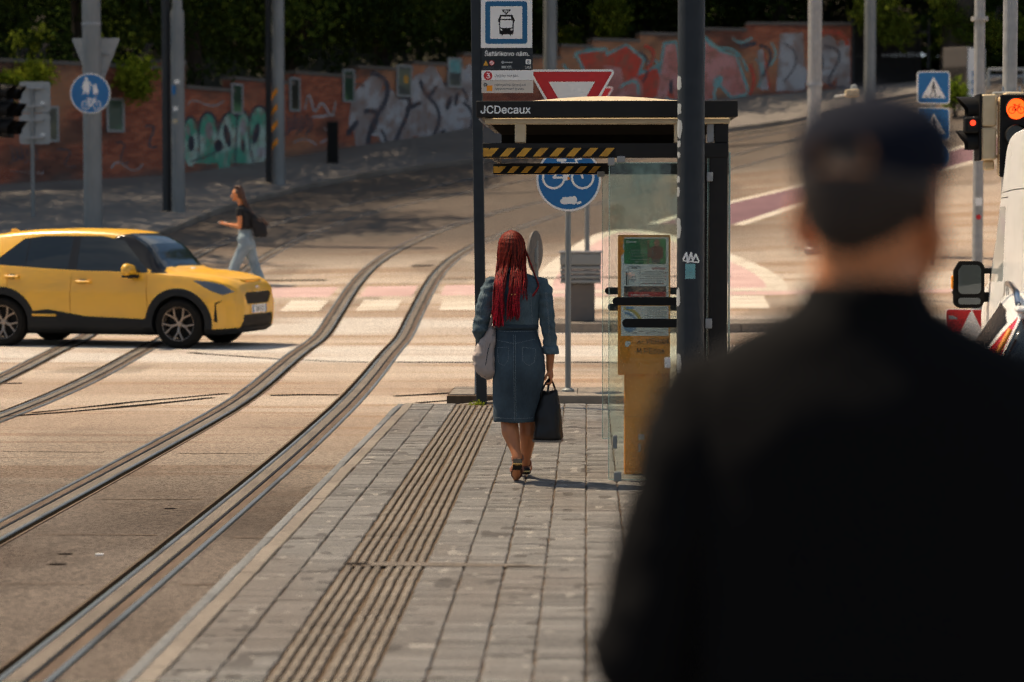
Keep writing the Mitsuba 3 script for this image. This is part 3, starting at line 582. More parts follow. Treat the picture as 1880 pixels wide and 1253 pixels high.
mat('m_bark', P(lambda p, n, uv: MX((0.022, 0.018, 0.014), (0.06, 0.05, 0.04), FB(p.x * 5, p.y * 5, p.z * 0.8, 4))), 0.9)
def leaves(cen, n_per, spread, size, seed):
    r = np.random.default_rng(seed); k = len(cen) * n_per
    c = np.repeat(cen, n_per, 0) + r.normal(0, 1, (k, 3)) * np.array(spread)
    a = r.normal(0, 1, (k, 3)); a /= np.linalg.norm(a, axis=1, keepdims=True)
    b = np.cross(a, r.normal(0, 1, (k, 3))); b /= np.linalg.norm(b, axis=1, keepdims=True)
    s = size * (0.6 + 0.8 * r.random((k, 1)))
    v = np.stack([c - a * s, c - b * s * 0.5, c + a * s, c + b * s * 0.5], 1).reshape(-1, 3)
    i = np.arange(k) * 4
    return M(v, quads(np.stack([i, i + 1, i + 2, i + 3], 1)))
def tree(x, y, label, h=15.0, cr=5.5, low=3.0, trunk=0.28, seed=0, n=260, per=60, leaf='m_leaf', size=0.13, name='tree', lean=0.0, ctr=None, grp='trees behind the wall'):
    t = thing(name, label, 'tree', grp)
    r = np.random.default_rng(seed); zb = tz(x, min(y, 96)) - 0.4 + max(0, y - 92) * 0.5
    mid = np.array([x + lean, y, zb + h * 0.62]) if ctr is None else np.array(ctr)
    pts = [np.array([x, y, zb]), np.array([x + lean * .3 + .1, y, zb + h * .2]), np.array([x + lean * .7 - .05, y, zb + h * .4]), mid + [0, 0, h * .1]]
    parts = [tube(pts, [trunk * 1.25, trunk, trunk * .8, trunk * .3], 10)]
    d = r.normal(0, 1, (n, 3)); d /= np.linalg.norm(d, axis=1, keepdims=True)
    rad = 0.45 + 0.55 * r.random((n, 1)) ** 0.5
    half = np.array([cr, cr, (h - low) / 2])
    cc = np.array([mid[0], mid[1], zb + (h + low) / 2])
    cen = cc + d * rad * half * (0.85 + 0.3 * meshkit.noise(d * 2.2 + seed, 3)[:, None])
    for k in range(9):
        e = cen[r.integers(n)]; s0 = pts[1] + (pts[3] - pts[1]) * r.random()
        parts.append(tube([s0, (s0 + e) / 2 + [0, 0, .5], e], [trunk * .45, trunk * .3, .04], 6))
    add(t + '__trunk', cat(parts), 'm_bark', smooth=60)
    add(t + '__crown', leaves(cen, per, (0.55, 0.55, 0.4), size, seed + 100), leaf)
    return t
TR = [(-24, 63, 17, 7.5, 6.5, 0, 'tall dark tree at the far left, its crown cut by the left edge'), (-18.6, 67, 16, 6.5, 3.6, 0, 'dark tree rising behind the wall above the grey sign backs'), (-15.0, 71.5, 15, 5.5, 3.0, 1, 'dark tree behind the wall by the round pedestrian sign'), (-12.2, 75, 17, 6.2, 4.0, 0, 'dark tree behind the wall between the two pairs of grey poles'),
      (-9.8, 79, 16, 6, 3.2, 1, 'dark tree behind the wall right of the orange striped pole'), (-7.0, 82.5, 17, 6, 3.4, 0, 'dark tree behind the wall over the left of the silver graffiti'), (-3.8, 85.5, 16, 6, 3.0, 1, 'dark tree behind the wall just left of the tram stop sign'), (0.5, 87.5, 17, 6, 3.6, 0, 'dark tree behind the wall right of the tram stop sign'),
      (4.0, 89, 15, 5.4, 3.0, 1, 'dark tree behind the wall over the red graffiti'), (7.0, 89.5, 16, 5.5, 3.2, 0, 'dark tree behind the wall left of the dark gate'), (10.6, 90.5, 17, 6, 3.2, 1, 'dark tree standing behind the dark gate'), (17.5, 90, 16, 6.5, 0.0, 0, 'green tree at the far right behind the graffiti cabinet'), (22.5, 86, 15, 7, 0.3, 0, 'green tree at the right edge beside the traffic lights')]
for k, (x, y, h, cr, low, dk, lb) in enumerate(TR):
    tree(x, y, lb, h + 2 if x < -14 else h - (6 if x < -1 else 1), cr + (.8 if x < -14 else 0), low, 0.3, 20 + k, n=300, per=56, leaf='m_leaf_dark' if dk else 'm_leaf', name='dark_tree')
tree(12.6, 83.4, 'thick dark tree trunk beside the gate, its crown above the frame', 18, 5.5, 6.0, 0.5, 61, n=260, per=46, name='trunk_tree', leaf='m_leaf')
# a second, darker row on the slope closes the view
_ord = ['first', 'second', 'third', 'fourth', 'fifth', 'sixth', 'seventh', 'eighth', 'ninth', 'tenth']
for k, x in enumerate(np.arange(-34, 31, 6.5)):
    tree(x, 97 + 2 * (k % 2), f'dense dark tree in the back row on the slope, {_ord[k]} from the left', 6.5, 5.2, 0.0, 0.28, 200 + k, n=150, per=46, leaf='m_leaf_dark', size=0.24, name='back_tree', grp='trees of the back row on the slope')
def shrub(x, y, z, r, label, seed, leaf='m_leaf_bright', n=26, per=44, name='shrub', sz=0.085, hang=True):
    t = thing(name, label, 'shrub'); q = np.random.default_rng(seed)
    d = q.normal(0, 1, (n, 3)); d /= np.linalg.norm(d, axis=1, keepdims=True)
    c = np.array([x, y, z]) + d * np.array([r, r * .6, r * .8]) * q.random((n, 1)) ** .4
    add(t + '__foliage', leaves(c, per, (.16, .16, .13), sz, seed), leaf)
    e = np.array([x, y + (1.6 if hang else 0), z + 1.0 if hang else tz(x, y) - .2])
    add(t + '__stem', cat([tube([e + [q.normal(0, .1), 0, 0], (e + c[j]) / 2 + [0, 0, .15], c[j]], [.03, .02, .01], 5) for j in range(5)]), 'm_bark', smooth=60)
for (px, py, dy, r, lb, n) in [(254, 140, -0.7, 0.62, 'shrub coloured sunlit yellow green, hanging over the wall right of the round sign', 30), (62, 142, -0.6, 0.42, 'small shrub in sunlit colour over the wall above the grey sign backs', 18), (20, 152, -0.5, 0.3, 'small tuft in sunlit green colour over the wall by the left traffic light', 12)]:
    q = wall_at(px); p = at(px, py, q[1] + dy); shrub(p[0], p[1], p[2], r, lb, int(px), n=n)
p = at(1754, 160, 72.0); shrub(p[0], p[1], p[2] - .2, .32, 'small shrub in sunlit yellow colour at the foot of the graffiti cabinet', 9, n=14, hang=False)
p = at(1120, 45, 86); shrub(p[0], p[1], p[2], .55, 'leaf cluster in brightened sunlit colour above the red graffiti', 10, n=20)
p = at(1045, 66, 86); shrub(p[0], p[1], p[2], .45, 'leaf cluster in brightened sunlit colour just above the wall right of the stop sign pole', 11, n=16)

for k, (x, y, r, lb) in enumerate([(13.6, 87, 2.0, 'dark bush behind the concrete cabinet'), (17.0, 86.5, 2.2, 'dark bush behind the railing, right of the concrete cabinet'), (21.0, 85, 2.4, 'dark bush at the right edge behind the traffic lights')]):
    shrub(x, y, tz(x, y) + 1.4, r, lb, 40 + k, leaf='m_leaf', n=90, per=60, sz=.12, hang=False)

for k, (x, y, h, cr, lb) in enumerate([(-17.0, 59.5, 20, 5.8, 'unseen tree added left of the frame to shade the pavement near the grey sign backs'), (-21, 52.0, 20, 6, 'unseen tree added for shade left of the frame, farthest to the left')]):
    tree(x, y, lb, h, cr, 9.5, 0.3, 500 + k, n=200, per=44, leaf='m_leaf', size=0.17, name='street_tree', grp='added shade trees left of the frame')  # unseen trees, added to throw shade on the far road

leaf_mat('m_leaf_sun_tint', (0.065, 0.10, 0.014), (0.15, 0.19, 0.025))  # leaf copy with sunlight put into the colour
for k, (px, py, r, n, lb) in enumerate([(1602, 22, .8, 26, 'leaves in sunlit colour at the top edge left of the grey pole over the cap'), (1645, 55, .7, 22, 'leaves in sunlit colour above the dark gate'), (1772, 55, .9, 26, 'leaves in sunlit colour behind the slim pole with the ring collar'), (1740, 20, .7, 20, 'leaves in sunlit colour at the top edge right of the thick tree trunk'), (60, 78, .6, 16, 'few leaves in sunlit colour above the wall at the far left'), (372, 40, .6, 14, 'few leaves in sunlit colour right of the stickered grey pole'), (1120, 20, .7, 18, 'leaves in sunlit colour at the top edge above the red graffiti'), (700, 18, .7, 14, 'few leaves in sunlit colour over the silver graffiti'), (1850, 60, .7, 20, 'leaves in sunlit colour at the right edge above the traffic lights')]):
    p = at(px, py, 79.5 if px < 600 else 83.0); shrub(p[0], p[1], p[2], r, lb, 700 + k, leaf='m_leaf_sun_tint', n=n, per=30, name='leaf_cluster', sz=.10)
# ------------------------------------------------------------------ poles, signs, lights
def pole(px, Y, w, key, label, top=14.0, step=None, name='pole', group=None, base=None, parts=True):
    """A round steel pole; w = its diameter at the foot."""
    x = at(px, 400, Y)[0]; z0 = (tz(x, Y) if base is None else base)
    t = thing(name, label, 'pole', group)
    if step:
        add(t + '__shaft', lathe([(0, -.2), (w / 2, -.2), (w / 2, step - .08), (w * .36, step), (w * .33, top), (0, top)], 24).apply_translation((x, Y, z0)), key, smooth=40)
    else:
        add(t + '__shaft', lathe([(0, -.2), (w / 2, -.2), (w * .46, top), (0, top)], 24).apply_translation((x, Y, z0)), key, smooth=40)
    if parts:
        add(t + '__foot_collar', lathe([(w * .5, 0), (w * .62, 0), (w * .62, .10), (w * .5, .13)], 24).apply_translation((x, Y, z0 + .0)), key, smooth=40)
    return t, x, z0
t, x, z0 = pole(171, 52.0, 0.40, 'm_pole', 'thick grey stepped pole carrying the round pedestrian and cycle sign', step=5.35)
for z in (4.6, 5.6): add(t + '__band', lathe([(.2, z), (.215, z + .01), (.215, z + .05), (.2, z + .06)], 24).apply_translation((x, 52, z0)), 'm_metal', smooth=40)
t, x, z0 = pole(328, 58.1, 0.33, 'm_pole', 'grey stepped pole with stickers beside a black pole, left pair', step=5.0)
for k, (a, z, c) in enumerate([(-2.0, 3.05, 'm_blue'), (-1.5, 3.25, 'm_white'), (-1.75, 2.6, 'm_white'), (-1.8, 2.3, 'm_cream')]):
    add(t + '__sticker', xf(plate(rrect(-.06, .06, -.11 if k == 0 else -.05, .11 if k == 0 else .05, .01), .004, 0.168), a + math.pi / 2, (x, 58.1, z0 + z)), c)
pole(307, 58.3, 0.22, 'm_pole_black', 'black pole standing close beside the stickered grey pole')
t, x, z0 = pole(512, 67.5, 0.36, 'm_pole', 'grey pole with orange warning stripes on its left side')
for k, z in enumerate((2.0, 1.55, 1.05, 2.45)):
    b = []
    for a in np.linspace(-2.9, -1.55, 7):
        b.append([(.183 * math.cos(a), .183 * math.sin(a), z + (a + 2.9) * .16), (.183 * math.cos(a), .183 * math.sin(a), z + .17 + (a + 2.9) * .16)])
    b = np.array(b).reshape(-1, 3); i = np.arange(6) * 2
    add(t + '__warning_stripe', M(b + [x, 67.5, z0], quads(np.stack([i, i + 2, i + 3, i + 1], 1))), 'm_orange')
pole(494, 67.8, 0.17, 'm_pole_black', 'thin black pole standing close beside the orange striped pole')
pole(1010, 75.2, 0.42, 'm_pole', 'grey pole rising behind the tram stop sign and the give way sign')
t, x, z0 = pole(1494, 46.0, 0.27, 'm_pole_light', 'light grey pole just left of the man in the cap')
add(t + '__clamp', lathe([(.13, 3.15), (.155, 3.16), (.155, 3.22), (.13, 3.23)], 20).apply_translation((x, 46, z0)), 'm_metal', smooth=40)
pole(1595, 70.0, 0.33, 'm_pole', 'grey pole directly above the cap of the man')
t, x, z0 = pole(1795, 37.0, 0.165, 'm_pole_light', 'slim grey pole with a ring collar, behind the white van mirror', base=0.05)
zc = at(1795, 35, 37)[2] - z0
add(t + '__ring_collar', lathe([(.08, zc - .03), (.13, zc - .03), (.13, zc + .03), (.08, zc + .03)], 20).apply_translation((x, 37, z0)), 'm_pole_light', smooth=40)
add(t + '__sticker', xf(plate(rrect(-.05, .05, -.06, .06, .01), .004, .078), 0, (x, 37, 1.95)), 'm_white'); add(t + '__sticker', xf(plate(el(0, 0, .04, .04), .004, .0785), 0, (x, 37, 1.72)), 'm_red')

def bike(s=1.0):
    """A bicycle pictogram about 1.0 wide, wheels on y = 0."""
    st = lambda p, w=.045: LineString(p).buffer(w / 2, quad_segs=3)
    wh = lambda x: Point(x, .24).buffer(.235, quad_segs=12).difference(Point(x, .24).buffer(.19, quad_segs=12))
    g = unary_union([wh(-.29), wh(.29), st([(-.29, .24), (-.1, .52), (.17, .52), (-.04, .24), (-.29, .24)]), st([(-.13, .58), (-.04, .24)]), st([(-.2, .59), (-.06, .59)], .06), st([(.29, .24), (.15, .6), (.26, .62)]), Point(-.04, .24).buffer(.06)])
    return affinity.scale(g, s, s, origin=(0, 0))
def walker(s=1.0, st=0):
    c = lambda p, w: LineString(p).buffer(w / 2, quad_segs=4)
    g = unary_union([Point(0, .92).buffer(.075), c([(0, .8), (.0, .52)], .15), c([(0, .52), (.13, .27), (.2, .02)], .085), c([(0, .52), (-.1, .28), (-.2, .04)], .085), c([(0, .8), (.16, .62), (.2, .5)], .055), c([(0, .8), (-.15, .63), (-.2, .48)], .055)])
    return affinity.scale(g, s, s, origin=(0, 0))
def adult_child():
    c = lambda p, w: LineString(p).buffer(w / 2, quad_segs=4)
    a = unary_union([Point(0, .9).buffer(.085), Polygon([(-.13, .8), (.12, .8), (.17, .3), (.06, .02), (-.04, .25), (-.2, .02), (-.14, .4)]), c([(.1, .76), (.32, .48)], .06), c([(-.1, .76), (-.2, .42)], .07)])
    k = unary_union([Point(.45, .56).buffer(.075), Polygon([(.36, .49), (.54, .49), (.6, .2), (.52, .02), (.46, .18), (.4, .02), (.33, .2)]), c([(.37, .47), (.3, .46)], .05)])
    return unary_union([a, k])
def sign_post(px, Y, zb, zt, r=.03, key='m_pole'): x = at(px, 400, Y)[0]; return cyl((x, Y, zb), (x, Y, zt), r, 12)

# round pedestrian and cycle sign on the thick pole
c = at(166, 172, 51.75); s_ = 51.75 / F; R = 37 * s_
t = thing('round_sign', 'round blue sign with adult, child and bicycle symbols', 'road sign')
add(t + '__disc', xf(plate(Point(0, 0).buffer(R), .02, 0), .03, c), 'm_greyback'); add(t + '__face', xf(plate(Point(0, 0).buffer(R * .94), .003, .021), .03, c), 'm_blue')
add(t + '__rim', xf(plate(Point(0, 0).buffer(R).difference(Point(0, 0).buffer(R * .945)), .004, .021), .03, c), 'm_white')
add(t + '__symbol', xf(plate(affinity.translate(affinity.scale(adult_child(), .42, .40, origin=(0, 0)), -.08, -.05), .003, .0245), .03, c), 'm_white')
add(t + '__bicycle_symbol', xf(plate(affinity.translate(bike(.40), .02, -.345), .003, .0245), .03, c), 'm_white')
# its back neighbour: triangular sign seen from behind
c = at(176, 73, 52.5); s_ = 52.5 / F
t = thing('triangular_sign', 'grey back of a triangular sign behind the thick pole', 'road sign')
add(t + '__plate', xf(plate(Polygon([(-41 * s_, 0), (41 * s_, 0), (0, -102 * s_)]).buffer(.03), .02, 0), 0, c), 'm_greyback')
add(t + '__bracket', xf(bx(-.3, .3, -.05, -.02, -.35, -.3), 0, c), 'm_metal')
# two square sign backs on a thin post
Y = 56.5; s_ = Y / F; x = at(61, 400, Y)[0]
t = thing('double_sign', 'two grey square sign backs stacked on a thin post', 'road sign')
add(t + '__post', sign_post(61, Y, tz(x, Y) - .1, at(61, 160, Y)[2], .045), 'm_pole', smooth=40)
for ya, yb in ((150, 207), (209, 265)):
    a, b = at(35, yb, Y), at(91, ya, Y); pk_ = add(t + '__plate', xf(plate(rrect(a[0], b[0], a[2], b[2], .07), .02, -.07), 0, (0, Y, 0)), 'm_greyback')
    for z in (a[2] + .15, b[2] - .15): add(pk_ + '__bracket', bx((a[0] + b[0]) / 2 - .22, (a[0] + b[0]) / 2 + .22, Y - .055, Y + .04, z - .02, z + .02), 'm_metal')
    add(pk_ + '__label', xf(plate(rrect(a[0] + .5, a[0] + .6, a[2] + .2, a[2] + .26, .01), .003, -.048), 0, (0, Y, 0)), 'm_white')

def lamp_head(t, c, rz, n=3, pitch=.36, r=.13, lit=None, sym=None, body='m_black', back='m_cream', depth=.26, visor=.30):
    """A signal head facing -y before turning; visors, lenses, housing."""
    H2 = n * pitch / 2
    hs = add(t + '__housing', xf(rbx(-.2 * pitch / .36, .2 * pitch / .36, .02, depth, -H2, H2, .03), rz, c), back, smooth=40)
    add(t + '__front_plate', xf(rbx(-.21 * pitch / .36, .21 * pitch / .36, -.02, .02, -H2 - .01, H2 + .01, .018), rz, c), body, smooth=40)
    for k in range(n):
        z = H2 - pitch * (k + .5)
        a = np.linspace(-.75, math.pi + .75, 22); v = []
        for d, rr in ((0, r * 1.12), (-visor, r * 1.05)):
            for aa in a: v.append((rr * math.cos(aa), -.02 + d * (.55 + .45 * max(0, math.sin(aa))), z + rr * math.sin(aa)))
        m_ = len(a); i = np.arange(m_ - 1)
        add(t + '__visor', xf(M(v, quads(np.stack([i, i + 1, i + 1 + m_, i + m_], 1))), rz, c), body, smooth=True)
        lk = add(t + '__lens', xf(lathe([(0, -.035), (r * .6, -.03), (r, -.018), (r, .0)], 24, 'z').apply_transform(np.array([[1, 0, 0, 0], [0, 0, 1, 0], [0, -1, 0, z], [0, 0, 0, 1.0]])), rz, c) if False else xf(plate(Point(0, z).buffer(r), .012, .022), rz, c), 'm_lens_dark')
        if lit == k:
            scene[lk]['bsdf'] = {'type': 'ref', 'id': 'm_lens_lit'}
            scene[lk]['emitter'] = {'type': 'area', 'radiance': rgb(0.95, 0.055, 0.003)}
            labels[lk] = {'label': 'glowing orange red signal lens with a bicycle'}
            if sym: add(lk + '__symbol', xf(plate(affinity.translate(bike(r * 1.5), 0, z - .05), .003, .036), rz, c), 'm_black')
mat('m_lens_dark', (0.02, 0.02, 0.02), 0.15); mat('m_lens_lit', (0.5, 0.05, 0.01), 0.4)
# left traffic light, seen from the side
c = at(20, 205, 50.0); t = thing('traffic_light', 'traffic light at the left edge with black visors in profile', 'traffic light')
lamp_head(t, c + np.array([.0, -.1, 0]), math.pi / 2 - .12, 3, .36, .15, depth=.3, visor=.34)
lamp_head(t, c + np.array([-.05, -.55, 0]), math.pi / 2 - .3, 3, .36, .15, depth=.3, visor=.3)
add(t + '__post', cyl((c[0] - .55, 50.0, tz(c[0], 50) - .1), (c[0] - .55, 50, c[2] + 2), .07, 16), 'm_pole', smooth=40)
add(t + '__arm', bx(c[0] - .55, c[0], 49.95, 50.05, c[2] + .3, c[2] + .38), 'm_pole')

# right traffic lights on one post
Y = 25.0; s_ = Y / F; x = at(1857, 200, Y)[0]
t = thing('traffic_light', 'traffic light at the right edge with a glowing red bicycle lens', 'traffic light')
add(t + '__post', lathe([(0, -.4), (.078, -.4), (.074, 6), (0, 6)], 20).apply_translation((x, Y + .12, 0)), 'm_pole_light', smooth=40)
zc = at(1857, 255, Y)[2]
lamp_head(t, np.array([at(1857, 200, Y)[0], Y - .25, zc + .02]), 0.0, 3, .272, .104, lit=0, sym=True, body='m_black', depth=.22, visor=.12)
add(t + '__top_bracket', rbx(x - .19, x + .08, Y - .05, Y + .06, at(0, 172, Y)[2] - .03, at(0, 172, Y)[2], .012), 'm_greyback', smooth=40)
add(t + '__top_cap', rbx(x - .1, x + .1, Y - .2, Y - .02, at(0, 182, Y)[2], at(0, 174, Y)[2], .02), 'm_cream', smooth=40)
add(t + '__lower_bracket', rbx(x - .3, x - .02, Y - .03, Y + .05, at(0, 292, Y)[2], at(0, 286, Y)[2], .01), 'm_greyback', smooth=40)
for s1 in (-1, 1): add(t + '__bolt', cyl((x + s1 * .085, Y + .02, at(0, 165, Y)[2] - .1), (x + s1 * .085, Y + .02, at(0, 162, Y)[2]), .012, 8), 'm_metal')
c = np.array([at(1802, 235, Y)[0], Y - .05, at(1802, 235, Y)[2]])
t2 = thing('traffic_light', 'cream backed traffic light facing left with a small red lamp', 'traffic light')
H2 = .335
add(t2 + '__housing', rbx(c[0] - .03, c[0] + .125, Y - .19, Y + .12, c[2] - H2, c[2] - .005, .025), 'm_cream', smooth=40)
add(t2 + '__housing', rbx(c[0] - .03, c[0] + .125, Y - .19, Y + .12, c[2] + .005, c[2] + H2, .025), 'm_cream', smooth=40)
add(t2 + '__front_plate', rbx(c[0] - .055, c[0] - .03, Y - .2, Y + .13, c[2] - H2 - .005, c[2] + H2 + .005, .01), 'm_black', smooth=40)
add(t2 + '__foot', rbx(c[0] + .02, c[0] + .12, Y - .1, Y + .05, c[2] - H2 - .1, c[2] - H2, .02), 'm_cream', smooth=40)
for z in (c[2] + .19, c[2] - .155):
    a = np.linspace(-.6, math.pi + .6, 22); v = []
    for d in (0, -.22):
        for aa in a: v.append((c[0] - .05 + d * (.5 + .5 * max(0, math.sin(aa))), Y - .035 + .125 * math.cos(aa), z + .125 * math.sin(aa)))
    i = np.arange(21); add(t2 + '__visor', M(v, quads(np.stack([i, i + 1, i + 23, i + 22], 1))), 'm_black', smooth=True)
lk = add(t2 + '__lamp', lathe([(0, -.012), (.024, -.008), (.03, 0), (0, .002)], 16).apply_transform(UP).apply_translation((at(1786, 228, Y - .2)[0], Y - .21, at(1786, 226, Y - .2)[2])), 'm_lens_lit')
scene[lk]['emitter'] = {'type': 'area', 'radiance': rgb(0.65, 0.022, 0.006)}
add(t2 + '__lamp_box', rbx(c[0] - .2, c[0] - .05, Y - .195, Y - .05, c[2] - .06, c[2] + .1, .02), 'm_black', smooth=40)

# crossing signs
Y = 44.0; s_ = Y / F
def crossing_sign(t, x0, x1, y0, y1, flip):
    a, b = at(x0, y1, Y), at(x1, y0, Y); w = (b[0] - a[0]) / 2; c = (a + b) / 2
    q = add(t + '__plate', xf(plate(rrect(-w, w, -w, w, .06), .02, 0), 0, c), 'm_white')
    add(q + '__field', xf(plate(rrect(-w + .02, w - .02, -w + .02, w - .02, .05), .003, .021), 0, c), 'm_blue')
    add(q + '__triangle', xf(plate(Polygon([(-.74 * w, -.64 * w), (.74 * w, -.64 * w), (0, .66 * w)]), .003, .0245), 0, c), 'm_white')
    add(q + '__walker', xf(plate(affinity.translate(affinity.scale(walker(), (-1 if flip else 1) * .78 * w, .88 * w, origin=(0, 0)), 0, -.52 * w), .003, .028), 0, c), 'm_black')
    add(q + '__stripes', xf(plate(unary_union([sbox(-.5 * w + k * .26 * w, -.6 * w, -.36 * w + k * .26 * w, -.5 * w) for k in range(4)]), .003, .0282), 0, c), 'm_black')
t = thing('crossing_sign', 'two blue square pedestrian crossing signs stacked on one thin post', 'road sign')
x = at(1711, 400, Y)[0]
add(t + '__post', cyl((x, Y + .06, tz(x, Y) - .1), (x, Y + .06, at(0, 132, Y)[2]), .04, 12), 'm_pole', smooth=40)
crossing_sign(t, 1683, 1744, 130, 193, False); crossing_sign(t, 1683, 1743, 197, 260, True)
c = at(1716, 287, Y - .01)
add(t + '__round_plate', xf(plate(Point(0, 0).buffer(.25), .02, 0), 0, c), 'm_white'); add(t + '__round_field', xf(plate(Point(0, 0).buffer(.232), .003, .021), 0, c), 'm_blue')
add(t + '__round_symbol', xf(plate(affinity.translate(bike(.26), 0, -.02), .003, .0245), 0, c), 'm_white')
# small camera head above the cap
c = at(1562, 172, 40.0)
t = thing('signal_camera', 'small cream camera on a white arm above the man in the cap', 'camera')
add(t + '__body', rbx(c[0] - .09, c[0] + .13, 39.85, 40.1, c[2] - .08, c[2] + .06, .03), 'm_cream', smooth=40); add(t + '__cap', lathe([(0, .06), (.06, .06), (.05, .13), (0, .15)], 16).apply_translation((c[0] + .05, 40, c[2])), 'm_greyback', smooth=40)
add(t + '__arm', cyl((c[0] - .26, 40, c[2] - .06), (c[0] + .02, 40, c[2] - .02), .022, 10), 'm_white', smooth=40); add(t + '__post', cyl((c[0] + .05, 40.05, .3), (c[0] + .05, 40.05, c[2] - .05), .045, 12), 'm_pole', smooth=40)

# bicycle sign and give way sign on one post
Y = 22.85; s_ = Y / F; x = at(1043, 500, Y)[0]
t = thing('sign_post', 'grey post carrying the blue bicycle sign and the red give way triangle', 'sign post')
add(t + '__post', cyl((x, Y, 0.0), (x, Y, 2.95), .028, 14), 'm_pole', smooth=40)
add(t + '__foot', lathe([(0, .07), (.06, .07), (.06, .09), (.03, .11), (0, .11)], 16).apply_translation((x, Y, 0)), 'm_pole', smooth=40)
c = at(1044, 329, Y - .05); R = 59 * s_
t = thing('round_sign', 'round blue bicycle sign with peeling white sticker under the shelter beam', 'road sign')
add(t + '__disc', xf(plate(Point(0, 0).buffer(R), .02, 0), 0, c), 'm_white'); add(t + '__field', xf(plate(Point(0, 0).buffer(R * .935), .003, .021), 0, c), 'm_blue')
add(t + '__bicycle_symbol', xf(plate(affinity.translate(affinity.scale(bike(.47), 1.0, 1.0, origin=(0, 0)), -.005, -.10), .003, .0245), 0, c), 'm_white')
stk = unary_union([el(-.03, -.21, .05, .03), el(.02, -.2, .04, .035), el(.05, -.2, .03, .04), sbox(-.06, -.2, .0, -.17), affinity.rotate(sbox(.075, -.235, .12, -.212), 20)])
add(t + '__torn_sticker', xf(plate(stk, .003, .0285), 0, c), 'm_white'); add(t + '__orange_dot', xf(plate(el(0, .005, .012, .014), .003, .0285), 0, c), 'm_orange')
c = at(1050, 128, Y - .05); w = .365
tri_ = Polygon([(-w, -.03), (w, -.03), (0, -.03 - 2 * w * .866)])
t = thing('give_way_sign', 'red and white give way triangle rising behind the shelter roof', 'road sign')
add(t + '__plate', xf(plate(tri_.buffer(.03), .02, 0), 0, c), 'm_white'); add(t + '__red_border', xf(plate(tri_.buffer(.008).difference(tri_.buffer(-.085)), .003, .021), 0, c), 'm_red')
Y = 38.4; c = at(1082, 160, Y); x = at(1078, 400, Y)[0]; w = .34
tri_ = Polygon([(-w, -.03), (w, -.03), (0, -.03 - 2 * w * .866)])
t = thing('give_way_sign', 'second give way triangle farther back, only its red corner showing', 'road sign')
add(t + '__plate', xf(plate(tri_.buffer(.03), .02, 0), 0, c), 'm_white'); add(t + '__red_border', xf(plate(tri_.buffer(.012).difference(tri_.buffer(-.08)), .003, .021), 0, c), 'm_red')
add(t + '__post', cyl((x, Y + .05, .1), (x, Y + .05, c[2]), .04, 12), 'm_pole', smooth=40)
# grey round sign seen almost edge on
Y = 23.0; c = at(981, 462, Y)
t = thing('edge_on_sign', 'grey oval sign seen nearly edge on behind the walking woman', 'road sign')
add(t + '__disc', xf(loft([ell((0, 0, -.01), .19, .19, 28), ell((0, 0, .015), .20, .20, 28), ell((0, 0, .03), .17, .17, 28)]).apply_transform(UP), 1.27, c), 'm_bank', smooth=50)
add(t + '__bracket', rbx(c[0] - .025, c[0] + .03, Y - .08, Y, c[2] - .12, c[2] + .03, .01), 'm_pole', smooth=40)
add(t + '__post', cyl((c[0] + .01, Y, .05), (c[0] + .01, Y, c[2] + .1), .03, 12), 'm_pole', smooth=40)
# grey service cabinet on the island
Y = 36.5; a, b = at(1046, 605, Y), at(1092, 540, Y)
t = thing('service_cabinet', 'grey service pillar with a wider louvred head on the island', 'cabinet')
zb = .14; z1, z2, z3 = at(0, 520, Y)[2], at(0, 487, Y)[2], at(0, 461, Y)[2]
add(t + '__body', rbx(a[0], b[0], Y, Y + .4, zb, z1, .02), 'm_bank', smooth=40)
a, b = at(1028, 605, Y), at(1104, 540, Y)
add(t + '__head', rbx(a[0], b[0], Y - .08, Y + .48, z2, z3 - .03, .02), 'm_pole', smooth=40); add(t + '__lid', rbx(a[0] - .02, b[0] + .02, Y - .1, Y + .5, z3 - .03, z3, .012), 'm_metal', smooth=40)
for k in range(4): add(t + '__louvre', rbx(a[0] + .005, b[0] - .005, Y - .075, Y + .47, z1 + .004 + k * (z2 - z1) / 4, z1 - .01 + (k + 1) * (z2 - z1) / 4, .01), 'm_pole', smooth=40)
# red and white hazard board
Y = 27.5; a, b = at(1735, 640, Y), at(1831, 568, Y); w = (b[0] - a[0]) / 2; c = np.array([(a[0] + b[0]) / 2, Y, b[2]])
t = thing('hazard_board', 'red and white hazard board with a white triangle under the van mirror', 'hazard board')
bd = rrect(-w, w, -.75, 0, .04)
add(t + '__board', xf(plate(bd, .02, 0), 0, c), 'm_white'); add(t + '__red_field', xf(plate(bd.buffer(-.008).difference(Polygon([(0, 0), (-w * 1.1, -.66), (-w, -.75), (w, -.75), (w * 1.1, -.66)])), .003, .021), 0, c), 'm_red')
add(t + '__sticker', xf(plate(Polygon([(-w + .03, -.12), (-w + .03, -.075), (-w + .08, -.075), (-w + .13, -.1), (-w + .13, -.12)]), .003, .0245), 0, c), 'm_greyback')
for s1 in (-1, 1): add(t + '__leg', bx(c[0] + s1 * w * .7 - .02, c[0] + s1 * w * .7 + .02, Y + .02, Y + .06, -.2, c[2] - .3), 'm_pole')
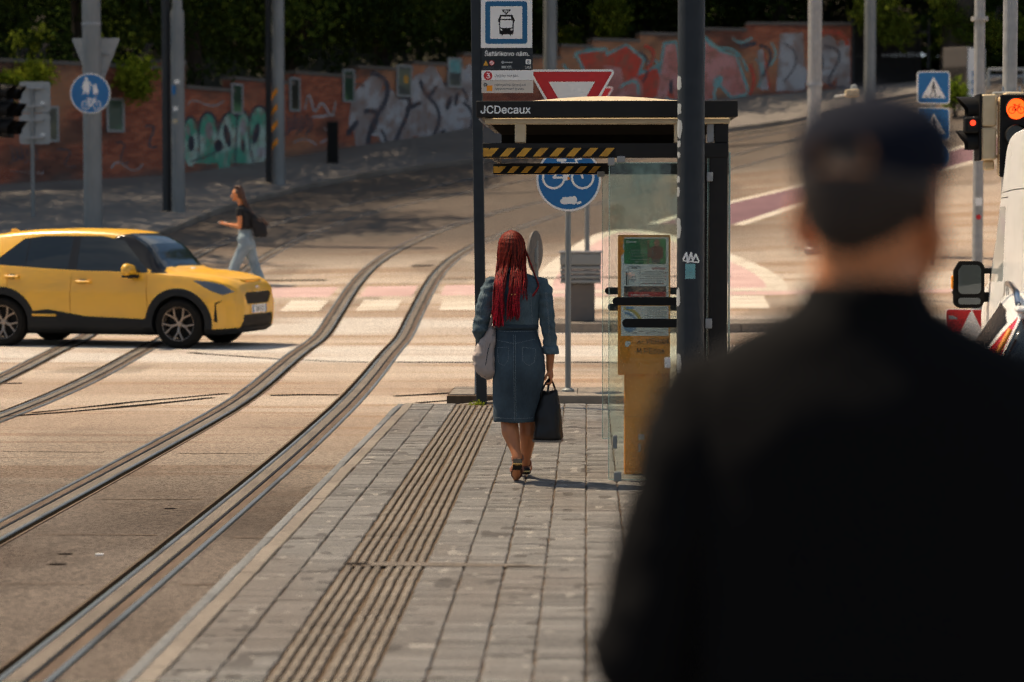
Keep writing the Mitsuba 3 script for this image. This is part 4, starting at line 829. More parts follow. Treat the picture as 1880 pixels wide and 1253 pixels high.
# graffiti covered concrete cabinet and railing at far right
Y = 74.0; a, b = at(1736, 168, Y), at(1815, 86, Y); zb = tz((a[0] + b[0]) / 2, Y)
t = thing('concrete_cabinet', 'pale concrete cabinet with scribbles and coloured tags at the far right', 'cabinet')
w = (b[0] - a[0]) / 2 / 1.414; m = rbx(-w, w, -w, w, zb - .3, b[2], .02)
C0 = ((a[0] + b[0]) / 2, Y + .6, 0)
add(t + '__body', xf(m, math.pi / 4, C0), 'm_bank', smooth=40)
sc = unary_union([stroke([(-.4 + .11 * k, zb + .3 + .12 * (k % 3)), (-.36 + .1 * k, zb + .9), (-.42 + .12 * k, zb + 1.2)], .075) for k in range(8)]).intersection(sbox(-w + .03, zb, w - .03, b[2] - .05))
add(t + '__scribble', xf(plate(sc, .003, w), -math.pi / 4, C0), 'm_black')
add(t + '__white_paint', xf(plate(sbox(-w + .02, zb + .1, w - .02, b[2] - .03), .003, w), math.pi / 4, C0), 'm_white')
add(t + '__tag', xf(plate(unary_union([el(.1, zb + .4 + .2 * k, .08, .07) for k in range(5)]), .003, w + .004), math.pi / 4, C0), 'm_red'); add(t + '__tag', xf(plate(unary_union([el(-.15, zb + .5 + .25 * k, .07, .09) for k in range(3)]), .003, w + .004), math.pi / 4, C0), 'm_blue')
t = thing('railing', 'grey pipe railing at the far right behind the cabinet', 'railing')
x0, x1 = at(1815, 140, 78)[0], at(1960, 140, 78)[0]
for y in (128, 141): z = at(1850, y, 78)[2]; add(t + '__rail', cyl((x0, 78, z), (x1, 78, z), .05, 8), 'm_greyback', smooth=40)
for k in range(3): xx = x0 + k * (x1 - x0) / 2.2; add(t + '__post', cyl((xx, 78, 5.0), (xx, 78, at(1850, 126, 78)[2]), .05, 8), 'm_greyback', smooth=40)

# ------------------------------------------------------------------ tram stop sign
Y = 22.1; s_ = Y / F
t = thing('tram_stop_sign', 'tall tram stop sign with a blue framed tram symbol and route panels', 'stop sign')
p0, p1 = at(884, 746, Y), at(873, -30, Y)
m = rbx(-.048, .048, -.05, .05, 0, 3.95, .012); m.vertices[:, 0] += (p1[0] - p0[0]) * m.vertices[:, 2] / 3.95; m.apply_translation((p0[0], Y + .05, 0))
add(t + '__post', m, 'm_anthracite', smooth=40)
add(t + '__weathered_sleeve', bx(p0[0] - .064, p0[0] - .05, Y + .02, Y + .09, .1, .45), 'm_greyback')
def SX(px): return at(px, 100, Y - .01)[0]
def SZ(py): return at(930, py, Y - .01)[2]
def pan(name, x0, x1, y0, y1, key, f, r=.0, d=.003): return add(t + '__' + name, xf(plate(rrect(SX(x0), SX(x1), SZ(y1), SZ(y0), r) if r else sbox(SX(x0), SZ(y1), SX(x1), SZ(y0)), d, f), 0, (0, Y, 0)), key)
pan('white_panel', 883, 977, -8, 88.5, 'm_white', 0, d=.02); pan('name_panel', 884, 978, 89, 129, 'm_anthracite', 0, d=.02); pan('route_panel', 884, 979, 129.5, 147.5, 'm_white', 0, d=.02); pan('route_panel', 884, 979, 148, 171, 'm_cream2', 0, d=.02)
mat('m_cream2', (0.60, 0.54, 0.46), 0.5); mat('m_tramblue', (0.006, 0.105, 0.235), 0.45)
fr = rrect(SX(891), SX(968), SZ(81), SZ(3), .025).difference(sbox(SX(900), SZ(72), SX(959), SZ(12)))
add(t + '__blue_frame', xf(plate(fr, .003, .021), 0, (0, Y, 0)), 'm_tramblue')
def pxp(*p): return Polygon([(SX(a), SZ(b)) for a, b in p])
body = pxp((918, 28), (941, 28), (943.5, 34), (943, 62), (941, 63.5), (918.5, 63.5), (917, 62), (916.5, 34))
body = body.difference(pxp((920, 31), (938, 31), (938.5, 35.5), (919.5, 35.5))).difference(pxp((918.5, 37.5), (941, 37.5), (941, 51), (936, 52), (923, 52), (918.5, 51)))
body = body.difference(pxp((918.5, 52.5), (923, 55), (922, 57), (918.8, 56))).difference(pxp((941, 52.5), (936.5, 55), (937.5, 57), (941, 56)))
sy = unary_union([body, pxp((914.5, 35), (917, 34), (917, 41), (915, 41)), pxp((942.5, 34), (945, 35), (944.5, 41), (942.5, 41)), pxp((921, 63.5), (923.5, 63.5), (923, 66), (921.5, 66)), pxp((936.5, 63.5), (939, 63.5), (938.5, 66), (937, 66)),
    LineString([(SX(922), SZ(19)), (SX(937), SZ(19))]).buffer(.004), LineString([(SX(922), SZ(19)), (SX(929.5), SZ(27)), (SX(936.5), SZ(19))]).buffer(.0035), LineString([(SX(926), SZ(19)), (SX(929.5), SZ(27)), (SX(933), SZ(19))]).buffer(.0025)])
add(t + '__tram_symbol', xf(plate(sy, .003, .021), 0, (0, Y, 0)), 'm_black')
def wr(name, s, h, px, py, key, bold=False, anchor='l', f=.021): return add(t + '__' + name, xf(plate(text(s, h, 0, 0, bold, anchor), 0, f), 0, (SX(px), Y, SZ(py))), key)
wr('stop_name', 'Šafárikovo nám.', .039, 930.5, 103, 'm_white', True, 'c')
add(t + '__warning_icon', xf(plate(pxp((887, 121), (897, 121), (892, 111)), .003, .021), 0, (0, Y, 0)), 'm_yellow')
ic = Point(SX(903), SZ(116)).buffer(.024); add(t + '__smoking_icon', xf(plate(ic, .003, .021), 0, (0, Y, 0)), 'm_white'); add(t + '__smoking_icon', xf(plate(unary_union([ic.difference(ic.buffer(-.006)), LineString([(SX(900), SZ(119)), (SX(906), SZ(113))]).buffer(.003)]), .003, .0245), 0, (0, Y, 0)), 'm_red')
add(t + '__logo', xf(plate(unary_union([Point(SX(923), SZ(115)).buffer(.014), sbox(SX(926), SZ(116.3), SX(941), SZ(114)), rrect(SX(920.5), SX(929.5), SZ(126), SZ(121.5), .006), sbox(SX(931), SZ(124), SX(939), SZ(121.5)), sbox(SX(931), SZ(126), SX(941), SZ(125))]), .003, .021), 0, (0, Y, 0)), 'm_greyback')
add(t + '__small_print', xf(plate(unary_union([sbox(SX(887), SZ(124), SX(907), SZ(123)), sbox(SX(887), SZ(126.5), SX(906), SZ(125.5))]), .003, .021), 0, (0, Y, 0)), 'm_textgrey')
add(t + '__zone_badge', xf(plate(rrect(SX(965), SX(975), SZ(118.5), SZ(109.5), .008), .003, .021), 0, (0, Y, 0)), 'm_white'); wr('zone_letter', 'B', .026, 970, 117, 'm_anthracite', True, 'c', .0245); wr('zone_code', '100', .022, 975, 126.5, 'm_white', False, 'r')
add(t + '__route_badge', xf(plate(Point(SX(896), SZ(139.5)).buffer(.039), .003, .021), 0, (0, Y, 0)), 'm_red'); wr('route_number', '3', .046, 896, 144.3, 'm_white', True, 'c', .0245)
wr('destination', 'Južné mesto', .026, 908, 142, 'm_textgrey'); wr('destination', 'náhradná doprava', .024, 908, 158.5, 'm_textgrey'); wr('destination', 'replacement buses', .022, 908, 165.5, 'm_textgrey')
add(t + '__detour_icon', xf(plate(rrect(SX(893.5), SX(904), SZ(167.5), SZ(157.5), .004), .003, .021), 0, (0, Y, 0)), 'm_orange'); add(t + '__detour_icon', xf(plate(Point(SX(891.5), SZ(156)).buffer(.017).difference(Point(SX(891.5), SZ(156)).buffer(.008)), .003, .0245), 0, (0, Y, 0)), 'm_textgrey')
# weeds at its foot
q = np.random.default_rng(3); solo('weeds', leaves(np.array([[p0[0] - .08 + .02 * k, Y - .05, .02] for k in range(5)]), 16, (.02, .02, .012), .012, 5), 'm_leaf_bright', 'small green weeds at the foot of the tram stop sign', 'weeds', kind='stuff')

# ------------------------------------------------------------------ dark lamp post beside the shelter
Y = 15.2
t = thing('dark_pole', 'tall anthracite pole with torn stickers in front of the shelter', 'pole')
xc = at(1268, 400, Y)[0]
add(t + '__shaft', lathe([(0, -.05), (.086, -.05), (.084, 7), (0, 7)], 28).apply_translation((xc, Y, 0)), 'm_anthracite', smooth=40)
add(t + '__foot', lathe([(.08, 0), (.13, 0), (.13, .03), (.09, .05)], 28).apply_translation((xc, Y, 0)), 'm_anthracite', smooth=40)
q = np.random.default_rng(12)
def on_pole(shape, z, ang, r=.0875):
    out = []
    for x0 in np.arange(-.06, .06, .006):
        g = shape.intersection(sbox(x0, -1, x0 + .006, 1))
        for h in getattr(g, 'geoms', [g]):
            if h.geom_type == 'Polygon' and h.area > 1e-7:
                v, f = trimesh.creation.triangulate_polygon(h, engine='earcut'); a = ang + v[:, 0] / r
                out.append(M(np.column_stack([xc + r * np.cos(a), Y + r * np.sin(a), z + v[:, 1]]), f))
    return cat(out)
for y, h, w in [(152, 26, .07), (200, 22, .05), (238, 36, .06), (285, 12, .04), (265, 14, .05), (330, 14, .05), (352, 18, .05), (420, 36, .06), (545, 34, .06), (668, 36, .05)]:
    z = at(1246, y, Y)[2]; hh = h * Y / F / 2; n_ = 14; a = np.arange(n_) * 2 * np.pi / n_
    sh = Polygon([(w / 2 * np.sign(math.cos(b)) * abs(math.cos(b)) ** .5 * (.7 + .4 * q.random()), hh * np.sign(math.sin(b)) * abs(math.sin(b)) ** .5 * (.75 + .35 * q.random())) for b in a]).buffer(0)
    add(t + '__torn_sticker', on_pole(sh, z, -math.pi + .32 + .25 * q.random()), 'm_greyback')
add(t + '__teal_sticker', on_pole(sbox(-.032, -.047, .032, .047), at(1264, 498, Y)[2], -math.pi / 2 - .06), 'm_spray_teal')
add(t + '__scrawl', on_pole(unary_union([LineString([(-.05, -.01), (-.03, .03), (-.02, -.03), (0, .03), (.01, -.02), (.03, .02), (.05, -.02)]).buffer(.006), LineString([(-.05, -.02), (.05, -.03)]).buffer(.004)]), at(1271, 473, Y)[2], -math.pi / 2), 'm_white')

# ------------------------------------------------------------------ the shelter
scene['m_glass_green_tint'] = {'type': 'thindielectric', 'int_ior': 1.5, 'specular_transmittance': rgb(0.86, 0.93, 0.89)}  # green tint imitates trees reflected in the panes
scene['m_dirt'] = {'type': 'twosided', 'bsdf': {'type': 'diffuse', 'reflectance': P(lambda p, n, uv: MX((0.50, 0.62, 0.56), (0.24, 0.40, 0.33), FB(p.x * 5, p.z * 4, 0, 3)))}}
def dirt_w(p, n, uv):
    s = SS(0.35, 0.8, FB(p.x * 9 + p.z * 2.5, p.z * 5 - p.x * 3, p.y, 4))
    return 0.03 + 0.50 * s * (0.03 + 0.97 * SS(1.55, 1.75, p.z)) + 0.5 * SS(0.80, 0.86, N(p.x * 260, p.z * 260, p.y))*0.3
scene['m_glass'] = {'type': 'blendbsdf', 'weight': P(dirt_w), 'a': {'type': 'ref', 'id': 'm_glass_green_tint'}, 'b': {'type': 'ref', 'id': 'm_dirt'}}
mat('m_glass_edge', (0.42, 0.58, 0.50), 0.2)
YN, YF = 15.75, 18.5
mat('m_dull_black', (0.012, 0.011, 0.010), 1.0, specular=0.0)
t = thing('tram_shelter', 'tram shelter with black frame, glass end panes and hazard striped beams', 'shelter')
K = YN / F
def NX(px, Y=YN): return at(px, 400, Y)[0]
def NZ(py, Y=YN): return at(1077, py, Y)[2]
XL, XR = NX(875), NX(1353)
add(t + '__fascia', rbx(XL, XR, YN - .05, YN, NZ(216), NZ(186), .006), 'm_frame', smooth=40)
for x0 in (XL, XR - .05): add(t + '__side_fascia', rbx(x0, x0 + .05, YN + .001, YF + .35, NZ(215), NZ(187), .006), 'm_frame', smooth=40)
add(t + '__fascia_lettering', xf(plate(text('JCDecaux', .049, 0, 0, True), 0, .052), 0, (NX(882), YN, NZ(209))), 'm_white')
# arched roof
xs = np.linspace(XL + .06, XR - .06, 13); ys = np.linspace(YN + .06, YF + .3, 9); r_ = []
for y in ys:
    w_ = np.sin((y - ys[0]) / (ys[-1] - ys[0]) * np.pi) ** .6
    r_.append([(x, y, NZ(190) + .105 * w_ * np.sin((x - xs[0]) / (xs[-1] - xs[0]) * np.pi) ** .8) for x in xs])
r_ = np.array(r_).reshape(-1, 3); i, j = np.meshgrid(np.arange(8), np.arange(12), indexing='ij')
add(t + '__roof_shell', M(r_, quads(np.stack([i * 13 + j, i * 13 + j + 1, (i + 1) * 13 + j + 1, (i + 1) * 13 + j], -1).reshape(-1, 4))), 'm_cream', smooth=True)
add(t + '__ceiling', bx(XL + .055, XR - .055, YN + .16, YF + .3, NZ(219), NZ(216)), 'm_dull_black')
add(t + '__end_fascia', bx(XL + .055, XR - .055, YF + .301, YF + .35, 2.255, NZ(187)), 'm_dull_black')
add(t + '__cream_rail', rbx(NX(890), NX(1340), YN + .005, YN + .1, NZ(228), NZ(217), .008), 'm_cream', smooth=40)
for a, b in ((945, 965), (1238, 1250)): add(t + '__hanger', rbx(NX(a), NX(b), YN + .01, YN + .13, NZ(262), NZ(227.5), .006), 'm_cream', smooth=40)
add(t + '__corner_bracket', tube([(NX(880), YN + .02, NZ(218)), (NX(896), YN + .05, NZ(232))], .008, 6), 'm_metal')
add(t + '__beam', rbx(NX(886), NX(1337), YN, YN + .09, NZ(290), NZ(263), .006), 'm_frame', smooth=40)
add(t + '__beam', rbx(NX(905, YF), NX(1300, YF), YF, YF + .09, NZ(320, YF), NZ(300, YF), .006), 'm_frame', smooth=40)
for a, b in ((886.5, 894), (1329, 1337)): add(t + '__side_beam', rbx(NX(a), NX(b), YN + .1, YF - .01, NZ(285), NZ(266), .006), 'm_frame', smooth=40)
def hazard(x0, x1, z0, z1, y, n):
    """Yellow slanted bars on the beam's front and underside."""
    w = (x1 - x0) / n; hgt = z1 - z0; g = []
    for k in range(n):
        a = x0 + k * w; g.append(Polygon([(a - .0, z0), (a + w * .5, z0), (a + w * .5 + hgt * .9, z1), (a + hgt * .9, z1)]))
    g = unary_union(g + [sbox(x0, z0, x0 + w * .35, z1)]).intersection(sbox(x0, z0, x1, z1))
    add(t + '__hazard_tape', xf(plate(g, .002, .001), 0, (0, y, 0)), 'm_yellow')
    add(t + '__hazard_base', xf(plate(sbox(x0, z0, x1, z1).difference(g), .0015, .001), 0, (0, y, 0)), 'm_black')
hazard(NX(887), NX(1130), NZ(287.5), NZ(272), YN, 8)
hazard(NX(906, YF), NX(1104, YF), NZ(318, YF), NZ(305.5, YF), YF, 8)
for y_, a, b, zz in ((YN, 890, 1128, 290), (YF, 908, 1100, 320)):
    x0, x1 = NX(a, y_), NX(b, y_); n_ = 8; w = (x1 - x0) / n_
    g = unary_union([Polygon([(x0 + k * w, 0), (x0 + (k + .5) * w, 0), (x0 + (k + .8) * w, .085), (x0 + (k + .3) * w, .085)]) for k in range(n_)])
    m = ext(g, .001); m.apply_translation((0, y_ + .002, NZ(zz, y_) - .0022)); add(t + '__hazard_tape', m, 'm_yellow')
# posts
for a, b in ((1303, 1336),): add(t + '__post', rbx(NX(a), NX(b), YN + .005, YN + .1, 0, NZ(263.5), .008), 'm_frame', smooth=40)
add(t + '__post', rbx(NX(1248), NX(1296), YN + .02, YN + .1, 0, NZ(264), .008), 'm_frame', smooth=40)
add(t + '__post', rbx(NX(1290, YF), NX(1320, YF), YF + .005, YF + .1, 0, NZ(263.5), .008), 'm_frame', smooth=40)
add(t + '__post_head', rbx(NX(1312), NX(1337), YN + .02, YN + .1, NZ(263) , NZ(217), .006), 'm_frame', smooth=40)
add(t + '__fitting', rbx(NX(1298), NX(1311), YN + .03, YN + .08, NZ(262), NZ(222), .006), 'm_pole_light', smooth=40)
def pane(x0, x1, y, z0, z1):
    q = add(t + '__glass_pane', xf(plate(sbox(x0, z0, x1, z1), .0001, 0), 0, (0, y, 0)) if False else M([(x0, y, z0), (x1, y, z0), (x1, y, z1), (x0, y, z1)], [(0, 1, 2), (0, 2, 3)]), 'm_glass')
    add(q + '__edge', cat([bx(x0 - .004, x0, y - .004, y + .004, z0, z1), bx(x0, x1, y - .004, y + .004, z0 - .005, z0), bx(x0, x1, y - .004, y + .004, z1, z1 + .005)]), 'm_glass_edge')
pane(NX(1119), NX(1246), YN + .03, NZ(881), NZ(300)); pane(NX(1107, YF), NX(1268, YF), YF + .03, NZ(806, YF), NZ(322, YF))
pane(NX(1300), NX(1303), YN + .05, .05, NZ(290))
xb = NX(1341)
q = add(t + '__glass_pane', M([(xb, YN + .12, .1), (xb, YF, .1), (xb, YF, 2.15), (xb, YN + .12, 2.15)], [(0, 1, 2), (0, 2, 3)]), 'm_glass')
add(q + '__edge', bx(xb - .005, xb + .005, YN + .105, YN + .12, .1, 2.15), 'm_glass_edge')
for px, py, w, h in ((1140, 293, 15, 12), (1103, 320, 14, 10), (1122, 297, 12, 14), (1303, 325, 11, 17), (1302, 594, 12, 18)):
    y_ = YF if px == 1103 else YN
    add(t + '__clamp', rbx(NX(px - w / 2, y_), NX(px + w / 2, y_), y_ - .02, y_ + .04, NZ(py + h / 2, y_), NZ(py - h / 2, y_), .004), 'm_pole_light', smooth=40)
for px, py, w, h in ((1130, 812, 8, 24), (1135, 876, 14, 18)):
    add(t + '__foot_fitting', rbx(NX(px - w / 2), NX(px + w / 2), YN + .0, YN + .06, NZ(py + h / 2), NZ(py - h / 2), .006), 'm_pole', smooth=40)
def bar(x0, x1, y0, y1, Y, f): r = (y1 - y0) / 2; return add(t + '__marker_stripe', xf(plate(unary_union([sbox(NX(x0 + r, Y), NZ(y1, Y), NX(x1, Y), NZ(y0, Y)), Point(NX(x0 + r, Y), NZ((y0 + y1) / 2, Y)).buffer(r * Y / F)]), .002, f), 0, (0, Y, 0)), 'm_black')
bar(1143, 1245, 586, 602, YN, -.025); bar(1125, 1245, 546, 561, YN, -.025); bar(1111, 1262, 528, 541, YF, -.025); bar(1116, 1262, 558, 571, YF, -.025)
add(t + '__white_sticker', xf(plate(rrect(NX(1221), NX(1232), NZ(676), NZ(656), .006), .002, -.025), 0, (0, YN, 0)), 'm_white')
# orange notice board inside
Y = 16.15
t = thing('notice_board', 'orange notice board with timetables and handwriting behind the shelter glass', 'notice board')
BX = lambda p: at(p, 400, Y)[0]
BZ = lambda p: at(1180, p, Y)[2]
add(t + '__cabinet', rbx(BX(1135), BX(1231), Y, Y + .12, BZ(689), BZ(432), .008), 'm_orange', smooth=40)
add(t + '__base', rbx(BX(1147), BX(1231), Y + .01, Y + .11, 0, BZ(689) - .001, .006), 'm_orange', smooth=40)
add(t + '__seam', bx(BX(1147), BX(1231), Y + .008, Y + .0095, BZ(766), BZ(765)), 'm_textgrey')
def bp(name, shape, f, key): return add(t + '__' + name, xf(plate(shape, .002, f), 0, (0, Y, 0)), key)
def bq(x0, x1, y0, y1, r=0): return rrect(BX(x0), BX(x1), BZ(y1), BZ(y0), r) if r else sbox(BX(x0), BZ(y1), BX(x1), BZ(y0))
mat('m_paper', P(lambda p, n, uv: MX((0.84, 0.85, 0.82), (0.72, 0.74, 0.71), FB(p.x * 14, p.z * 14, 0, 3))), 0.6); mat('m_postergreen', P(lambda p, n, uv: MX((0.02, 0.16, 0.05), (0.07, 0.38, 0.13), SS(.3, .7, FB(p.x * 9, p.z * 9, 0, 3)))), 0.4)
mat('m_skin_print', (0.46, 0.20, 0.13), 0.5); mat('m_redbrown', (0.17, 0.045, 0.025), 0.5); mat('m_paleblue', (0.25, 0.38, 0.55), 0.5); mat('m_paleyellow', (0.62, 0.48, 0.12), 0.5); mat('m_crowd', P(lambda p, n, uv: MX((0.03, 0.02, 0.02), (0.30, 0.18, 0.12), SS(.45, .6, N(p.x * 90, p.z * 90)))), 0.5)
bp('paper', bq(1140.5, 1228, 436, 549), .002, 'm_paper'); bp('paper', bq(1140.5, 1228, 562, 617), .002, 'm_paper')
bp('green_poster', bq(1146, 1222.5, 438.5, 485, .008), .005, 'm_postergreen')
bp('poster_figure', unary_union([el(BX(1206), BZ(446), .018, .024)]), .010, 'm_skin_print'); bp('poster_figure', Polygon([(BX(1193), BZ(456)), (BX(1203), BZ(451)), (BX(1210), BZ(451)), (BX(1217), BZ(456)), (BX(1217.5), BZ(474)), (BX(1212), BZ(476)), (BX(1198), BZ(476)), (BX(1192), BZ(472))]), .0085, 'm_redbrown')
bp('poster_figure', bq(1197, 1212, 474, 484.5), .0082, 'm_textgrey'); bp('poster_figure', bq(1189, 1192, 441, 484.5), .008, 'm_redbrown'); bp('poster_figure', bq(1196, 1200.5, 457, 472), .012, 'm_textgrey')
bp('poster_lines', unary_union([bq(1158, 1186, 459, 460), bq(1158, 1190, 464.5, 465.5), bq(1158, 1183, 470, 471), bq(1158, 1190, 476, 477), bq(1166, 1173, 480, 482)]), .008, 'm_greyback')
def bt(name, s, h, px, py, key, bold=False, anchor='l', f=.005): return add(t + '__' + name, xf(plate(text(s, h, 0, 0, bold, anchor), 0, f), 0, (BX(px), Y, BZ(py))), key)
bt('poster_title', '(Somua', .014, 1149, 446, 'm_white', True, f=.008); bt('ticket_heading', 'SMS lístok', .0135, 1222, 495, 'm_red', True, 'r')
ph = rrect(BX(1154), BX(1176), BZ(530), BZ(489), .01); bp('phone_drawing', unary_union([ph.difference(ph.buffer(-.0022)).intersection(bq(1150, 1178, 489, 524)), bq(1160, 1170, 491, 493.5), bq(1149.5, 1152, 500, 524)]), .005, 'm_textgrey')
bp('text_lines', unary_union([bq(1184 - (k % 2) * 6, 1219, 499 + k * 4.1, 499.9 + k * 4.1) for k in range(5)] + [bq(1154, 1168, 507 + 3 * k, 507.7 + 3 * k) for k in range(4)]), .005, 'm_textgrey')
bp('red_dots', unary_union([el(BX(1222), BZ(y), .004, .005) for y in (501, 508, 514)] + [el(BX(x), BZ(521), .006, .004) for x in (1186, 1202, 1217)]), .005, 'm_red'); bp('dark_marks', unary_union([bq(x, x + 5, 520.3, 521.7) for x in (1178, 1189, 1194, 1205, 1210)]), .0045, 'm_textgrey')
bp('crowd_picture', bq(1146, 1223, 526, 545), .005, 'm_crowd'); bp('red_banner', bq(1154, 1223, 536, 545), .008, 'm_red'); bt('banner_text', 'Bratislava v pohybe', .0098, 1158, 543, 'm_white', True, f=.0105)
bp('map_arc', Point(BX(1146), BZ(598)).buffer(.125).difference(Point(BX(1146), BZ(598)).buffer(.105)).intersection(bq(1146, 1180, 562, 598)), .005, 'm_paleyellow'); bp('map_arc', unary_union([bq(1149, 1164, 564, 568), Point(BX(1146), BZ(600)).buffer(.098).difference(Point(BX(1146), BZ(600)).buffer(.083)).intersection(bq(1147, 1180, 566, 600)), Point(BX(1157), BZ(598)).buffer(.045)]), .0052, 'm_paleblue')
bp('timetable_grid', unary_union([bq(1189, 1222, 565 + 4 * k, 565.6 + 4 * k) for k in range(10)] + [bq(1189 + 5.5 * k, 1189.5 + 5.5 * k, 564, 602) for k in range(7)]), .005, 'm_greyback'); bp('text_lines', unary_union([bq(1150 + 12 * k, 1158 + 12 * k, 608 + (k % 2) * 3, 609 + (k % 2) * 3) for k in range(6)]), .005, 'm_textgrey')
hw = lambda pts: LineString([(BX(a), BZ(b)) for a, b in pts]).buffer(.0021)
hand = [[(1170, 632), (1174, 625), (1176, 631)], [(1178, 629), (1182, 627)], [(1188, 623), (1189, 632), (1194, 622)], [(1201, 622), (1196, 623), (1197, 631), (1202, 630)], [(1196.5, 627), (1200, 626)], [(1204, 632), (1205, 622)], [(1210, 632), (1210, 622)], [(1204, 627), (1210, 627)], [(1213, 627), (1216, 624), (1217, 630), (1213, 631), (1213, 627)], [(1219, 622), (1219, 632), (1223, 630), (1222, 625)], [(1225, 621), (1226, 632)], [(1225, 627), (1229, 622)], [(1227, 627), (1230, 632)],
        [(1170, 650), (1171, 640), (1174, 647), (1177, 640), (1178, 649)], [(1184, 650), (1184, 640), (1189, 641), (1189, 645), (1184, 646)], [(1198, 640), (1193, 640), (1193, 650), (1198, 649)], [(1193, 645), (1197, 645)], [(1206, 641), (1201, 643), (1202, 650), (1206, 648), (1206, 645)], [(1211, 641), (1208, 645), (1210, 650), (1214, 647), (1211, 641)], [(1216, 649), (1217, 641), (1220, 649)], [(1216, 646), (1220, 646)]]
bp('handwriting', unary_union([hw(h) for h in hand]), .002, 'm_black')
bp('pale_peeled_mark', unary_union([el(BX(1152), BZ(632), .016, .02), el(BX(1156), BZ(630), .01, .012)]), .002, 'm_paper'); bp('torn_corner', Polygon([(BX(1140), BZ(436)), (BX(1146), BZ(436)), (BX(1143), BZ(455)), (BX(1147), BZ(462)), (BX(1140), BZ(470))]), .0085, 'm_orange')
bp('torn_label', bq(1173, 1184, 798, 808), -.008, 'm_paper'); bp('torn_label', bq(1173, 1177, 815, 830), -.008, 'm_paper')
# ------------------------------------------------------------------ vehicles
def paint(name, c, **k): mat(name, c, 0.3, clearcoat=1.0, clearcoat_gloss=0.92, **k)
def dusty(a, b): return P(lambda p, n, uv: MX(a, b, 0.5 * SS(0.45, 0.8, FB(p.x * 2, p.y * 2, p.z * 3, 4))))
paint('m_paint_yellow', dusty((0.70, 0.375, 0.022), (0.60, 0.33, 0.04)))
paint('m_paint_white', dusty((0.66, 0.66, 0.64), (0.56, 0.56, 0.54)))
mat('m_car_glass', (0.012, 0.017, 0.021), 0.04, specular=0.7)
mat('m_dark_glass', (0.006, 0.007, 0.008), 0.25, specular=0.15)
mat('m_gloss_black', (0.008, 0.008, 0.009), 0.2)
mat('m_cladding', (0.010, 0.012, 0.014), 0.65, specular=0.25)
mat('m_lamp', (0.16, 0.17, 0.18), 0.08, metallic=0.5)
mat('m_rim', (0.30, 0.25, 0.21), 0.35, metallic=0.8)
mat('m_chrome', (0.62, 0.62, 0.62), 0.15, metallic=1.0)
mat('m_taillight', (0.48, 0.012, 0.012), 0.12); mat('m_mirror', (0.10, 0.115, 0.125), 0.02, metallic=1.0)  # mirror base kept dark to stand for a dark reflection
def body_of(S, n=72):
    """Closed car skin from stations (x from the nose back): top, belt, floor heights and half widths."""
    k = np.array(S['x']); xs = np.unique(np.concatenate([np.linspace(k[0], k[-1], n), k]))
    g = {q: PchipInterpolator(k, S[q])(xs) for q in ('top', 'belt', 'low', 'w', 'wb', 'wt')}
    R = []
    for i, x in enumerate(xs):
        t, b, l, w, wb, wt = (g[q][i] for q in ('top', 'belt', 'low', 'w', 'wb', 'wt')); h = b - l
        e = min(0.07, max(0.012, (t - b) * .35))
        half = [(0, l), (.75 * w, l), (.92 * w, l + .03), (.965 * w, l + .12 * h), (.972 * w, l + .34 * h), (.998 * w, l + .60 * h), (w * .998, l + .74 * h), (wb + .2 * (w - wb), l + .93 * h), (wb, b)]
        for f in (.25, .5, .75): half.append((wb + (wt - wb) * f + .012 * math.sin(f * 3.14), b + (t - e - b) * f))
        half += [(wt, t - e), (wt - .03, t - e * .55), (wt - .09, t - e * .22), (wt * .6, t - e * .06), (0, t)]
        ring = [(x, y, z) for y, z in half] + [(x, -y, z) for y, z in half[-2:0:-1]]
        R.append(ring)
    return man(loft(R))
def prism_xz(poly, y0=-3, y1=3):
    """Side view outline (x, z) pushed through from y0 to y1."""
    c = m3.CrossSection([np.asarray(poly, float)]); c = c if c.area() > 0 else m3.CrossSection([np.asarray(poly, float)[::-1]])
    return c.extrude(y1 - y0).rotate((90, 0, 0)).translate((0, y1, 0))
def prism_yz(poly, x0, x1):
    p = np.asarray(poly, float); c = m3.CrossSection([p]); c = c if c.area() > 0 else m3.CrossSection([p[::-1]])
    return c.extrude(x1 - x0).transform(np.array([[0, 0, 1, x0], [1, 0, 0, 0], [0, 1, 0, 0]], float))
def prism_xy(poly, z0, z1):
    p = np.asarray(poly, float); c = m3.CrossSection([p]); c = c if c.area() > 0 else m3.CrossSection([p[::-1]])
    return c.extrude(z1 - z0).translate((0, 0, z0))
def ycyl(x, z, r, y0, y1): return m3.Manifold.cylinder(y1 - y0, r, r, 40).rotate((-90, 0, 0)).translate((x, y0, z))
def smoothpoly(p, r=.03): return np.array(Polygon(p).buffer(-r).buffer(2 * r).buffer(-r).exterior.coords)[:-1]
